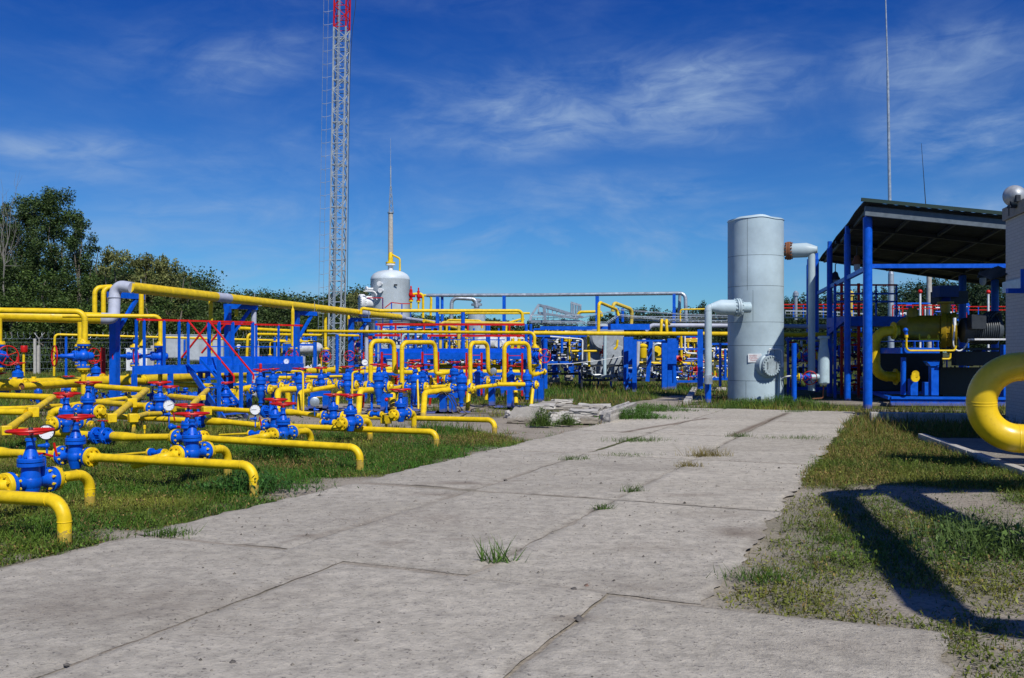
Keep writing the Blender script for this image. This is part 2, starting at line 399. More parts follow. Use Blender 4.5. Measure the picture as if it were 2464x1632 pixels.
ca = me.color_attributes.new('tone', 'FLOAT_COLOR', 'POINT'); ca.data.foreach_set('color', np.array(rt).ravel()); me.materials.append(ROADM)
o = bpy.data.objects.new('yard_pavement', me); COL.objects.link(o); tag(o, kind='structure')
mb = MB(); L = (k2-k0).length; n_ = int(L//1.5)
for i in range(n_): mb.beam(k0+kd*(i*1.5+.012)+Vector((0,0,.0)), k0+kd*(i*1.5+1.488), .13, .17)
single(mb, 'concrete_kerb', CONCL, 'weathered concrete kerb curving past the grass at the right edge', 'kerb', bevel=.012)
mb = MB(); a = W(2093,1010,21.6); c = W(2360,1010,21.0); a.z = c.z = .06
d = (c-a)/3
for i in range(3): mb.beam(a+d*i+d.normalized()*.01, a+d*(i+1)-d.normalized()*.01, .3, .24)
single(mb, 'concrete_kerb', CONCL, 'shaded thick concrete kerb in front of the blue compressor skid', 'kerb', bevel=.015)
mb = MB(); a = G(1652,972); c = G(1672,936)
for i in range(4): mb.beam(a.lerp(c, i/4+.01), a.lerp(c, i/4+.24), .22, .2)
mb.beam(G(1670,938)+Vector((.2,0,0)), G(1752,938)-Vector((.1,0,0)), .2, .2)
single(mb, 'concrete_kerb', CONCL, 'row of pale kerb stones beside the path left of the grey tank', 'kerb', bevel=.015)
mb = MB(); pc = G(2070,972); mb.beam(pc+Vector((-1.6,.5,.01)), pc+Vector((.9,-.1,.01)), 1.5, .09)
single(mb, 'concrete_pad', CONC, 'low concrete pad under the front blue canopy posts', 'concrete pad', bevel=.02)
# stones lying about on the slabs
for (sx, sy, s, t) in [(1381,1422,.03,'dark pebble on the road slab below the grass tuft in the joint'),(1411,1413,.022,'brown pebble just right of the dark pebble on the near slab'),(1216,1158,.03,'dark pebble by the chipped slab joint in mid road'),(560,1600,.022,'grey pebble at the bottom left of the road'),(1120,1404,.025,'reddish pebble left of the slab corner under the grass tuft'),(160,1610-4,.02,'tiny dark pebble in the lower left corner of the road'),(1352,1492,.03,'clod of dark soil in the near slab joint'),(1392,1494,.04,'larger clod of dark soil in the near slab joint')]:
    p = G(sx, sy); mb = MB(); mb.sphere(p+Vector((0,0,.012)), s*.75, 8, 5, (1,1,.6))
    mb.v = [(x+random.uniform(-.2,.2)*s, y+random.uniform(-.2,.2)*s, z+random.uniform(-.15,.15)*s) for x, y, z in mb.v]
    single(mb, 'pebble', paint('stone_%d'%sx, (.12,.11,.10) if sx != 1411 else (.2,.13,.1), .9, low=False), t, 'pebble', ang=60)
# ---------------------------------------------------------------- plants that nobody could count
def leaf_mat(name, transl=.25):
    m, nt, b = new_mat(name)
    at = N(nt, 'ShaderNodeAttribute', attribute_name='tint'); nt.links.new(at.outputs['Color'], b.inputs['Base Color'])
    b.inputs['Roughness'].default_value = .55; b.inputs['Specular IOR Level'].default_value = .25
    tr = N(nt, 'ShaderNodeBsdfTranslucent'); nt.links.new(at.outputs['Color'], tr.inputs[0]); mx = N(nt, 'ShaderNodeMixShader', Fac=transl)
    out = nt.nodes['Material Output']; nt.links.new(b.outputs[0], mx.inputs[1]); nt.links.new(tr.outputs[0], mx.inputs[2]); nt.links.new(mx.outputs[0], out.inputs[0]); return m
GRASSM = leaf_mat('grass_blades'); LEAFM = leaf_mat('tree_leaves', .2)
def tri_mesh(name, verts, tint, mat, nper=3):
    n = len(verts)//nper; me = bpy.data.meshes.new(name); me.vertices.add(len(verts)); me.vertices.foreach_set('co', verts.ravel().astype(np.float32))
    me.loops.add(len(verts)); me.loops.foreach_set('vertex_index', np.arange(len(verts)))
    me.polygons.add(n); me.polygons.foreach_set('loop_start', np.arange(0, len(verts), nper)); me.polygons.foreach_set('loop_total', np.full(n, nper)); me.update()
    ca = me.color_attributes.new('tint', 'FLOAT_COLOR', 'POINT'); c = np.repeat(tint, nper, 0); ca.data.foreach_set('color', np.concatenate([c, np.ones((len(c),1))], 1).ravel().astype(np.float32))
    me.materials.append(mat); return me
def blades(x, y, z, h, w, tint, lean=.5):
    n = len(x); th = rng.uniform(0, 2*PI, n); le = rng.uniform(.1, lean, n)*h; ph = rng.uniform(0, 2*PI, n)
    a = np.stack([x+np.cos(th)*w/2, y+np.sin(th)*w/2, z], 1); b_ = np.stack([x-np.cos(th)*w/2, y-np.sin(th)*w/2, z], 1)
    c = np.stack([x+np.cos(ph)*le, y+np.sin(ph)*le, z+h], 1)
    return np.stack([a, b_, c], 1).reshape(-1, 3), tint
def leaflets(x, y, z, s, tint):
    n = len(x); th = rng.uniform(0, 2*PI, n); e = rng.uniform(-.2, .9, n); d = np.stack([np.cos(th)*np.cos(e), np.sin(th)*np.cos(e), np.sin(e)], 1)
    sd = np.stack([-np.sin(th), np.cos(th), rng.uniform(-.3,.3,n)], 1); p = np.stack([x, y, z], 1)
    L = s[:,None]; a = p; b_ = p+d*L*.5+sd*L*.22; c = p+d*L; e_ = p+d*L*.5-sd*L*.22
    return np.stack([a, b_, c, a, c, e_], 1).reshape(-1, 3), np.repeat(tint, 2, 0)
def veg_tint(x, y, n):
    k = vnoise(x, y, 5, .9)[:,None]; j = rng.random((n,1)); d = vnoise(x, y, 6, 2.1)[:,None]
    a = np.array([.045,.13,.014]); b_ = np.array([.19,.20,.035]); c = np.array([.02,.07,.012])
    t = a*(1-k)+b_*k*k; t = t*(1-d*.5)+c*d*.5; t = t*(.65+.8*j)*np.array([1.5,1.38,1.2])
    dry = rng.random((n,1)) < (.09+.28*(vnoise(x, y, 7, .6)[:,None] > .60)); t = np.where(dry, np.array([.30,.20,.075])*(.5+.7*j), t); rs = ((x*V[0]+y*V[1]) > V_R)[:,None]; t = np.where(rs, t*.7+np.array([.16,.14,.03])*.35*(.5+j), t); return t
def scatter(n, x0, x1, y0, y1, power=1.0):
    y = y0+(y1-y0)*rng.random(n)**power; hw = y*.60+.6
    x = rng.uniform(-1, 1, n)*hw; k = (x > x0) & (x < x1); return x[k], y[k]
def plants(name, label, n, y0, y1, hmin, hmax, w, lush=1.0, side=0, power=1.3, leaf=False):
    x, y = scatter(n, -400, 400, y0, y1, power); u = x*U[0]+y*U[1]; v = x*V[0]+y*V[1]
    g = green(x, y); tuft = vnoise(x, y, 7, 7)*.6+vnoise(x, y, 2, 3)*.4
    keep = (rng.random(len(x)) < g**1.2*lush*(.25+1.1*tuft)+.012) & ~road_mask(u, v)
    yd = ((x-k0.x)*kn.x+(y-k0.y)*kn.y > 0) & (y < 17.3) & (y > 6); keep &= ~yd
    # under the tank and canopy slab nothing grows
    keep &= ~((x > 9.2) & (y > 26.2) & (y < 42)); keep &= ((x-8.04)**2+(y-30)**2 > .95)
    if side: keep &= (v*side > 0)
    x, y, g, tuft = x[keep], y[keep], g[keep], tuft[keep]; m_ = len(x)
    h = (hmin+(hmax-hmin)*rng.random(m_)**2)*(.45+.9*g*tuft*1.4); z = height(x, y)-.03+(vnoise(x, y, 3, .8)-.5)*.05*(y < 60)
    t = veg_tint(x, y, m_)
    if leaf:
        ns = 5; xx = np.repeat(x, ns)+rng.normal(0, .035, m_*ns); yy = np.repeat(y, ns)+rng.normal(0, .035, m_*ns); zz = np.repeat(z, ns)+rng.random(m_*ns)*np.repeat(h, ns)
        vs, tt = leaflets(xx, yy, zz, rng.uniform(.018,.045, m_*ns), np.repeat(t, ns, 0)*rng.uniform(.7,1.3,(m_*ns,1)))
    else: vs, tt = blades(x, y, z, h, w*(1+.035*y), t, .9)
    o = bpy.data.objects.new(name, tri_mesh(name, vs, tt, GRASSM)); COL.objects.link(o); tag(o, label, name.replace('_', ' '), kind='stuff'); return o
plants('grass', 'short mixed green grass over the pipe yard nearest the camera', 520000, 4.2, 20, .02, .12, .007, 1.1, power=1.25)
plants('weeds', 'small broad leaved weeds spread among the grass near the camera', 120000, 4.2, 18, .015, .11, .01, 1.0, power=1.3, leaf=True)
plants('meadow_grass', 'green grass on the farther ground behind the manifolds', 200000, 18, 75, .08, .26, .012, 1.2, power=1.2)
GRITM = leaf_mat('grit_stone', 0.0)
n_ = 900; uu = rng.uniform(2.5, 14, n_); vv = rng.uniform(V_L+.1, V_R-.05, n_); gx = uu*U[0]+vv*V[0]; gy = uu*U[1]+vv*V[1]; ss = rng.uniform(.004, .013, n_)*(1+.9*(rng.random(n_) < .06)); gz = np.full(n_, .012)
tris = []
for k in range(4):
    a_ = PI/2*k+rng.uniform(-.3,.3,n_); b_ = a_+PI/2
    tris.append(np.stack([np.stack([gx+np.cos(a_)*ss, gy+np.sin(a_)*ss, gz], 1), np.stack([gx+np.cos(b_)*ss*.9, gy+np.sin(b_)*ss*.9, gz], 1), np.stack([gx+ss*.15, gy, gz+ss*.9], 1)], 1))
gv = np.stack(tris, 1).reshape(-1, 3); gt = np.repeat(np.array([.16,.145,.12])*rng.uniform(.35,2.0,(n_,1)), 4, 0)
o = bpy.data.objects.new('grit', tri_mesh('grit', gv, gt, GRITM)); COL.objects.link(o); tag(o, 'loose grit and small stones strewn over the concrete road', 'grit', kind='stuff')
# tufts that can be told apart, growing in the slab joints
def tuft(sx, sy, h, n, rad, label, tall=False, name='grass_tuft'):
    p = G(sx, sy); x = p.x+rng.normal(0, rad, n); y = p.y+rng.normal(0, rad*.5, n); hh = h*rng.uniform(.4, 1, n)
    t = np.array([.07,.13,.02])*rng.uniform(.6, 1.5, (n,1)); 
    if tall: t = np.array([.09,.17,.03])*rng.uniform(.7,1.3,(n,1))
    if 'yellow' in label: t = np.array([.22,.18,.045])*rng.uniform(.6,1.3,(n,1))
    vs, tt = blades(x-p.x, y-p.y, hh*0, hh, np.full(n, .016 if tall else .008), t, 1.1)
    ns = n//2; lv, lt = leaflets(rng.normal(0, rad, ns), rng.normal(0, rad*.5, ns), rng.uniform(0, h*.5, ns), np.full(ns, .03 if not tall else .02), t[:ns]*.8)
    o = bpy.data.objects.new(name, tri_mesh(name, np.concatenate([vs, lv]), np.concatenate([tt, lt]), GRASSM)); COL.objects.link(o); o.location = (p.x, p.y, .0); tag(o, label, 'grass tuft' if 'grass' in name else 'weed')
tuft(1195,1352,.24,46,.07,'tall coarse grass tuft growing in the middle slab joint', True)
tuft(2000,1300,.1,80,.12,'small weed on the sandy verge near the road slab', name='weed')
tuft(1845,1395,.13,200,.16,'low weeds on the verge corner by the near slab', name='weed')
tuft(1452,1228,.10,90,.05,'small weed in a round hole of the slab joint', name='weed')
tuft(1525,1186,.13,90,.06,'low weed in the slab joint just beyond the round hole', name='weed')
tuft(1700,1100,.20,260,.17,'wide yellowish dry grass tuft in the far slab joint')
tuft(1660,1124,.12,120,.09,'small green tuft just left below the yellowish tuft')
tuft(1382,1107,.1,110,.13,'flat grass patch at the cross joint near mid road')
tuft(1535,1062,.12,330,.28,'long strip of grass in the lengthwise joint beyond mid road')
tuft(1780,1052,.14,120,.12,'tuft of green weeds at the crossing of the far joints', name='weed')
tuft(1760,985,.22,420,.22,'bright green bushy tuft in front of the grey tank', name='weed')
tuft(1915,992,.12,160,.2,'green tuft at the far end of the red brown joint')
tuft(1510,1098,.08,130,.2,'thin grass line in the cross joint right of mid road')
tuft(1925,1056,.09,240,.35,'thin grass line in the cross joint at the right road edge')
tuft(400,1290,.12,160,.12,'weeds at the left road edge beside the second slab corner', name='weed')
# ---------------------------------------------------------------- valve prototypes (bore 0.108 m; local X = pipe axis, local Z = stem)
def bolts(mb, c, d, R, n, r, L, ph=0.5):
    c = Vector(c); d = Vector(d).normalized(); a = Vector((0,0,1)) if abs(d.z) < .9 else Vector((1,0,0)); x = d.cross(a).normalized(); y = d.cross(x)
    for i in range(n):
        t = 2*PI*(i+ph)/n; p = c+(x*math.cos(t)+y*math.sin(t))*R
        mb.cyl(p-d*L/2, p+d*L/2, r*.62, n=6); mb.lathe([(r,-.5*r),(r,.5*r)], p+d*(L/2-r*.6), d, 6); mb.lathe([(r,-.5*r),(r,.5*r)], p-d*(L/2-r*.6), d, 6)
def wheel(root, z, R, r=.015, spokes=5, name='handwheel', dish=.04):
    mb = MB(); mb.torus((0,0,z), (0,0,1), R, r, 32, 8)
    for i in range(spokes):
        t = 2*PI*(i+.3)/spokes; e = Vector((math.cos(t)*R, math.sin(t)*R, z)); mb.sweep([Vector((0,0,z-dish)), Vector((e.x*.5, e.y*.5, z-dish*.8)), e], r*.7, 6)
    mb.lathe([(.03,-dish-.03),(.035,-dish),(.022,-dish+.03),(.012,-dish+.05)], (0,0,z), (0,0,1), 10)
    return mb.build(name, RED, root)
def comp_flanges(root, L=.25, m=YEL, fr=.122, r=.054):
    for s in (-1, 1):
        mb = MB(); mb.lathe([(r*.98,.11),(r*1.12,.085),(r*1.35,.05),(fr*.97,.046),(fr,.04),(fr,.004),(fr*.6,.0)], (s*L,0,0), (s,0,0), 24)
        bolts(mb, (s*(L-.0),0,0), (s,0,0), fr*.79, 8, .014, .15); mb.build('flange', m, root)
def proto_gate():
    t = thing('gate_valve', None, 'valve'); L = .25
    mb = MB()
    for s in (-1, 1): mb.lathe([(.062,.09),(.058,.13),(.066,.175),(.085,.205),(.115,.209),(.122,.214),(.122,L-.003)], (0,0,0), (s,0,0), 24)
    mb.lathe([(.05,-.155),(.062,-.15),(.075,-.10),(.092,-.04),(.095,.04),(.085,.10),(.084,.145),(.115,.15),(.122,.156),(.122,.19)], n=24)
    mb.sphere((0,0,0), .105, 18, 10); mb.build('body', BLU, t)
    mb = MB(); mb.lathe([(.122,.198),(.122,.226),(.117,.232),(.08,.236),(.068,.262),(.052,.31),(.043,.33),(.040,.335),(.040,.40),(.050,.402),(.050,.425),(.036,.43)], n=24)
    bolts(mb, (0,0,.212), (0,0,1), .1, 8, .0145, .10); mb.build('bonnet', BLU, t)
    mb = MB(); mb.lathe([(.036,.43),(.036,.455),(.024,.46),(.022,.52),(.016,.53)], n=12); mb.build('stem', DGRY, t)
    comp_flanges(t); wheel(t, .50, .205); return t
def proto_tall():
    # rear-row valve: bonnet drum above, drain spigot below, capped rising stem
    t = thing('wedge_valve', None, 'valve'); L = .25
    mb = MB()
    for s in (-1, 1): mb.lathe([(.07,.09),(.066,.15),(.085,.20),(.122,.209),(.128,.214),(.128,L-.003)], (0,0,0), (s,0,0), 22)
    mb.lathe([(.035,-.44),(.045,-.435),(.045,-.36),(.07,-.355),(.07,-.33),(.05,-.325),(.052,-.25),(.085,-.2),(.1,-.1),(.108,0),(.105,.12),(.12,.14)], n=22); mb.sphere((0,0,0), .12, 18, 10); mb.build('body', BLU, t)
    mb = MB(); mb.lathe([(.135,.145),(.14,.15),(.14,.22),(.13,.228),(.14,.236),(.14,.27),(.125,.285),(.07,.32),(.058,.36),(.05,.44),(.04,.45)], n=22); bolts(mb, (0,0,.28), (0,0,1), .11, 8, .013, .05); mb.build('bonnet', BLU, t)
    mb = MB(); mb.lathe([(.04,.44),(.04,.50),(.03,.51),(.03,.56)], n=12); mb.build('stem', DGRY, t)
    comp_flanges(t, fr=.128, r=.06); wheel(t, .52, .19, .013, 4); 
    mb = MB(); mb.lathe([(.034,.53),(.036,.54),(.036,.66),(.03,.68),(.01,.685)], n=12); mb.build('stem_cap', RED, t); return t
def proto_riser():
    # valve on a vertical pipe: local X up the pipe, handwheel on local Z toward the walkway
    t = thing('riser_valve', None, 'valve'); L = .25
    mb = MB()
    for s in (-1, 1): mb.lathe([(.07,.09),(.066,.14),(.08,.20),(.122,.209),(.128,.214),(.128,L-.003)], (0,0,0), (s,0,0), 22)
    mb.sphere((0,0,0), .125, 18, 10); mb.lathe([(.05,-.2),(.075,-.18),(.09,-.1),(.1,.12),(.118,.13),(.118,.16)], n=22); mb.build('body', BLU, t)
    mb = MB(); mb.lathe([(.118,.167),(.118,.2),(.08,.21),(.06,.25),(.045,.34),(.045,.44),(.03,.46),(.03,.56)], n=20); bolts(mb, (0,0,.18), (0,0,1), .095, 8, .013, .08); mb.build('bonnet', BLU, t)
    comp_flanges(t, fr=.132, r=.06); wheel(t, .56, .21, .014, 5); return t
def proto_wafer():
    t = thing('orifice_flange_set', None, 'flange set')
    mb = MB()
    for s in (-1, 1): mb.lathe([(.06,.23),(.07,.19),(.085,.13),(.125,.125),(.13,.12),(.13,.082),(.125,.078)], (0,0,0), (s,0,0), 24)
    mb.cyl((-.08,0,0), (.08,0,0), .062, n=20); mb.build('body', BLU, t)
    mb = MB(); bolts(mb, (0,0,0), (1,0,0), .105, 6, .016, .34); mb.build('stud', BLU, t)
    mb = MB(); mb.cyl((.03,0,.05), (.03,0,.21), .026, n=12); mb.cyl((.03,0,.2), (.03,0,.225), .018, n=8); mb.build('tapping', BLU, t)
    mb = MB(); mb.sweep([(-.11,.03,.225), (.03,0,.232), (.17,-.03,.237)], .011, 8); mb.build('lever', RED, t); return t
def proto_needle():
    t = thing('bypass_valve', None, 'valve')
    mb = MB(); mb.lathe([(.05,-.12),(.06,-.118),(.06,-.085),(.036,-.08),(.036,.05),(.06,.056),(.06,.12)], (0,0,0), (1,0,0), 16); mb.sphere((.06,0,.0), .06, 12, 8); mb.build('body', BLU, t)
    for s, x in ((-1,-.12),(1,.12)):
        mb = MB(); mb.lathe([(.022,.07),(.03,.03),(.062,.028),(.062,0)], (x,0,0), (s,0,0), 16); bolts(mb, (x+s*.014,0,0), (s,0,0), .046, 4, .009, .05); mb.build('flange', YEL, t)
    return t
_dial = None
def dial_mat():
    m, nt, b = new_mat('gauge_dial'); b.inputs['Base Color'].default_value = (.78,.79,.80,1); b.inputs['Roughness'].default_value = .35; return m
DIAL = dial_mat()
def gauge(p, face, R, stem, label, tilt=0, needle=40, case='K', group='pressure gauges on the pipe yard', red_tap=True):
    # p: centre of the dial; stem: length down to its tapping
    t = thing('pressure_gauge', label, 'gauge', Vector(p)-Vector((0,0,stem)), group)
    f = Vector((*face, 0)) if len(face) == 2 else Vector(face); f.normalize(); c = Vector(p); side = Vector((0,0,1)).cross(f).normalized(); up = f.cross(side)
    mb = MB(); mb.lathe([(R*.9,-.06),(R,-.055),(R*1.05,0),(R*1.07,.006),(R*.97,.008),(R*.95,-.004)], c, f, 32); part(mb, 'case', MATS[case], t)
    mb = MB(); mb.lathe([(R*.955,-.003),(R*.955,.003)], c, f, 32); part(mb, 'dial', DIAL, t)
    mb = MB(); a = math.radians(needle); d = side*math.cos(a)+up*math.sin(a); mb.beam(c-d*R*.25+f*.006, c+d*R*.75+f*.006, .006, .003, up=f)
    for i in range(9):
        a = math.radians(-45+i*33.75); e = side*math.cos(a)+up*math.sin(a); mb.beam(c+e*R*.78+f*.005, c+e*R*.9+f*.005, .004, .002, up=f)
    part(mb, 'needle', DGRY, t)
    mb = MB(); b0 = c-f*.03; mb.cyl(b0-Vector((0,0,R)), b0-Vector((0,0,R+.05)), .014, n=8); mb.sphere(b0-Vector((0,0,R+.07)), .03, 10, 6, (1,1,1.1)); mb.sweep([b0-Vector((0,0,R+.05)), b0-Vector((0,0,stem))], .011, 8)
    mb.sweep([b0-Vector((0,0,R+.07)), b0-Vector((0,0,R+.07))-side*.09], [.026,.012], 8); part(mb, 'needle_valve', BLU, t)
    if red_tap:
        mb = MB(); q = b0-Vector((0,0,R+.07))+side*.07; mb.beam(q+Vector((0,0,.03)), q-Vector((0,0,.12))+side*.03, .014, .02); part(mb, 'tap_lever', RED, t)
    return t
PROTO = {}
MK = dict(gate=proto_gate, tall=proto_tall, riser=proto_riser, wafer=proto_wafer, needle=proto_needle)
def put(kind, p, xd, zd, label, s=1.0, group=None, nowheel=False, cap=True):
    if kind not in PROTO: PROTO[kind] = [MK[kind](), False]
    pr = PROTO[kind]
    if pr[1]: o = copy_tree(pr[0])
    else: o = pr[0]; pr[1] = True
    o.location = p; o.rotation_euler = frame(xd, zd); o.scale = (s, s, s); o['label'] = label
    if group: o['group'] = group
    elif 'group' in o.keys(): del o['group']
    for ch in o.children:
        if ch.name.startswith('handwheel'): ch.rotation_euler = (random.uniform(-.03,.03), random.uniform(-.03,.03), random.uniform(0,6.28))
    if kind == 'tall' and 'cap' not in label:
        for ch in list(o.children):
            if ch.name.startswith('stem_cap') and o is not pr[0]: bpy.data.objects.remove(ch)
    if 'no wheel' in label:
        for ch in list(o.children):
            if ch.name.startswith('handwheel'): bpy.data.objects.remove(ch)
    return o
Z3 = (0,0,1)
GV = 'gate valves on the short trains by the road'
# ================================================================ the five short trains beside the road
def elbowed(label, pts, r=.054, **k): return pipe(label, pts, r, **k)
def on(E, sx, sy, d=V): return line_at(E, d, sx, sy)
E1, E2, E3, E4, E5 = G(156,1312), G(612,1187), G(888,1127), G(1067,1071), G(1208,1042)
def dn(p, z=-.06): return Vector((p.x, p.y, z))
# train 1
a = on(E1, 155, 1205); pipe('yellow pipe nearest the camera, diving into the grass at the left foreground', [on(E1,-150,1186), a, dn(a)], .057)
# train 1 cross valve A1
Ea = G(215,1217); ax = lambda sx, sy: line_at(Ea, U, sx, sy)
c = ax(74,1160); put('gate', c, U, Z3, 'largest blue gate valve, its red handwheel in front of a gauge at the left edge', 1.0, GV)
e = ax(216,1137); e.z = c.z
pipe('short yellow elbow pipe running from the nearest gate valve down into the grass', [c+Vector((U[0],U[1],0))*.33, e, dn(e)], .054)
q = c-Vector((U[0],U[1],0))*.33; pipe('stub of yellow pipe leaving the left frame from the nearest gate valve', [q, q-Vector((U[0],U[1],0))*.45, q-Vector((U[0],U[1],0))*.45+Vector((-V[0],-V[1],0))*1.4], .054)
# small tapping post of V1
p2 = on(E2,112,1110); 
# train 2
c2 = on(E2,182,1098); vd = Vector((V[0],V[1],0))
put('gate', c2, V, Z3, 'blue gate valve left of the long second pipe, red wheel overlapping a black float ball', 1.0, GV)
e = on(E2,611,1121); pipe('long yellow pipe from the second gate valve to an elbow buried at the road edge', [c2+vd*.34, e, dn(e)], .054)
pipe('yellow pipe with a reducer entering from the left edge toward the second gate valve', [on(E2,-260,1078), c2-vd*.34], .054)
mb = MB(); r1 = on(E2,20,1090.5); mb.lathe([(.072,-1.2),(.074,-.12),(.058,.03),(.055,.09)], r1, vd, 16); single(mb, 'pipe_reducer', YEL, 'thick yellow pipe reducer at the left edge before the second gate valve', 'pipe reducer')
gp = line_at(E2, V, 111, 1110); gauge(W(111,1040,9.9), (.22,-1), .080, .26, 'large white dial pressure gauge partly behind the nearest red handwheel', needle=200)
# A1's second spindle (T handle beside it)
mb = MB(); s0 = ax(104,1160); t = thing('drain_valve', 'blue stub valve with red T handle right beside the nearest gate valve', 'valve', dn(s0, .25)); mb.lathe([(.032,-.02),(.032,.12),(.027,.13),(.027,.25),(.015,.26)], s0, Z3, 12); part(mb, 'body', BLU, t)
mb = MB(); mb.sweep([s0+vd*-.13+Vector((0,0,.275)), s0+Vector((0,0,.28)), s0+vd*.13+Vector((0,0,.26))], .012, 8); part(mb, 'handle', RED, t)
# A2
Ea2 = G(544,1142); ax2 = lambda sx, sy: line_at(Ea2, U, sx, sy); ud = Vector((U[0],U[1],0))
c = ax2(462,1090); put('gate', c, U, Z3, 'blue gate valve in front of the third pipe, the lower of two stacked red wheels', .98, GV)
e = ax2(548,1078); e.z = c.z; pipe('short yellow elbow pipe dropping behind the long second pipe', [c+ud*.33, e, dn(e)], .054)
q = c-ud*.33; pipe('short yellow pipe angling from the lower gate valve to join the second pipe', [q, q-ud*.12, q-ud*.12+Vector((0,0,-.12))-vd*.5], .054)
c = line_at(Ea2, V, 378, 1090); put('needle', c, V, Z3, 'small blue bypass valve on a thin line just behind the second pipe', 1.0)
pipe('thin yellow bypass line behind the long second pipe', [c-vd*.8+Vector((0,0,-.07)), c-vd*.14], .018, n=8, welds=False)
pipe('thin yellow link between the small bypass valve and the lower gate valve', [c+vd*.14, c+vd*.42+Vector((0,0,.02))], .018, n=8, welds=False)
# train 3
c3 = on(E3,455,1054); put('gate', c3, V, Z3, 'blue gate valve on the third pipe, the upper of two stacked red wheels', 1.0, GV)
e = on(E3,866,1078); pipe('yellow pipe from the third gate valve to its elbow in the grass by the road', [c3+vd*.34, e, dn(e)], .054)
w3 = on(E3,244,1048.5); put('wafer', w3, V, Z3, 'pair of blue studded orifice flanges with a small red lever, nearest the camera', 1.02)
mb = MB(); r1 = w3+vd*.23; mb.lathe([(.062,0),(.074,.02),(.074,.32),(.068,.34),(.066,.42),(.056,.5),(.055,.54)], r1, vd, 16); single(mb, 'pipe_reducer', YEL, 'stepped yellow reducer right of the nearest blue orifice flanges', 'pipe reducer')
pipe('yellow pipe between the nearest reducer and the third gate valve', [r1+vd*.5, c3-vd*.34], .054)
j3 = on(E3,8,1030); pipe('yellow pipe from the left edge into the nearest blue orifice flanges', [on(E3,-240,1021), w3-vd*.23], .062)
mb = MB(); s0 = on(E3,348,1043); mb.lathe([(.012,0),(.012,.06),(.022,.065),(.022,.12),(.01,.13)], s0, Z3, 10); single(mb, 'vent_plug', YEL, 'little yellow vent plug standing on the third pipe', 'vent')
# black ball and the blue plinths seen between the pipes
mb = MB(); p = W(167,1000,15.2); mb.sphere(p, .1, 16, 10); mb.cyl(p, p-Vector((0,0,.25)), .03); single(mb, 'float_ball', BLK, 'black ball float behind the second red handwheel', 'float')
# train 4
c4 = on(E4,662,1025); put('gate', c4, V, Z3, 'blue gate valve behind the twin wheels right of the second gauge', 1.0, GV)
e = on(E4,1050,1040); pipe('yellow pipe from the fourth gate valve to its elbow short of the road', [c4+vd*.34, e, dn(e)], .054)
w4 = on(E4,474,1013); put('wafer', w4, V, Z3, 'pair of blue studded orifice flanges just behind the two stacked red wheels', 1.05)
mb = MB(); r1 = w4+vd*.23; mb.lathe([(.062,0),(.074,.02),(.074,.34),(.068,.36),(.066,.44),(.056,.54),(.055,.58)], r1, vd, 16); single(mb, 'pipe_reducer', YEL, 'stepped yellow reducer behind the third gate valve', 'pipe reducer')
pipe('yellow pipe with black chalk marks ahead of the fourth gate valve', [r1+vd*.52, c4-vd*.34], .054)
pipe('yellow pipe crossing from the box saddle to the second blue orifice flanges', [on(E4,120,994), w4-vd*.23], .057)
# A3
Ea3 = G(744,1078); ax3 = lambda sx, sy: line_at(Ea3, U, sx, sy)
c = ax3(681,1044); put('gate', c, U, Z3, 'blue gate valve with the lower red wheel in mid field right of the second gauge', .97, GV)
e = ax3(748,1034); e.z = c.z; pipe('short yellow elbow pipe dropping behind the third long pipe', [c+ud*.33, e, dn(e)], .054)
q = c-ud*.33; pipe('short yellow pipe from the mid field gate valve down toward the third pipe', [q, q-ud*.12, q-ud*.12+Vector((0,0,-.1))-vd*.5], .054)
c = line_at(Ea3, V, 616, 1044); put('needle', c, V, Z3, 'small blue bypass valve below the second gauge', 1.0)
pipe('thin yellow bypass line left of the small valve below the second gauge', [c-vd*.8+Vector((0,0,-.05)), c-vd*.14], .018, n=8, welds=False)
pipe('thin yellow link right of the small valve below the second gauge', [c+vd*.14, c+vd*.42+Vector((0,0,.04))], .018, n=8, welds=False)
# train 5
c5 = on(E5,802,1002); put('gate', c5, V, Z3, 'blue gate valve left of a grey backed gauge pair, fifth along the road', .95, GV)
e = on(E5,1190,1011); pipe('farthest of the long yellow road side pipes, with a square box on it', [c5+vd*.34, e, dn(e)], .054)
mb = MB(); q = on(E5,929,1008); t = thing('junction_box', 'square yellow box saddled on the farthest long road side pipe', 'box', dn(q, 0)); mb.box(q+vd*0, (.21,.14,.21), frame(V, Z3).to_matrix()); part(mb, 'box', YEL, t, bevel=.01)
mb = MB(); mb.cyl(q-Vector((0,0,.1)), dn(q,-.02), .03); part(mb, 'leg', YEL, t)
w5 = on(E5,648,991); put('wafer', w5, V, Z3, 'pair of blue studded orifice flanges farthest along, right behind the second gauge', 1.1)
mb = MB(); r1 = w5+vd*.24; mb.lathe([(.062,0),(.076,.02),(.076,.4),(.068,.44),(.056,.56),(.055,.6)], r1, vd, 16); single(mb, 'pipe_reducer', YEL, 'stepped yellow reducer beyond the twin wheels in mid field', 'pipe reducer')
pipe('yellow pipe under the grey backed gauge ahead of the fifth gate valve', [r1+vd*.5, c5-vd*.34], .054)
pipe('yellow pipe running from the stair foot to the farthest orifice flanges', [on(E5,330,974), w5-vd*.24], .057)
gauge(W(614,986,15.6), (.2,-1), .088, .30, 'white dial gauge with black rim in front of the farthest orifice flanges', needle=180)
gauge(on(E3,406,0)*0+W(406,976,16.6), (.15,-1), .092, .34, 'white dial gauge above the upper stacked wheel, needle pointing up left', needle=20, case='S')
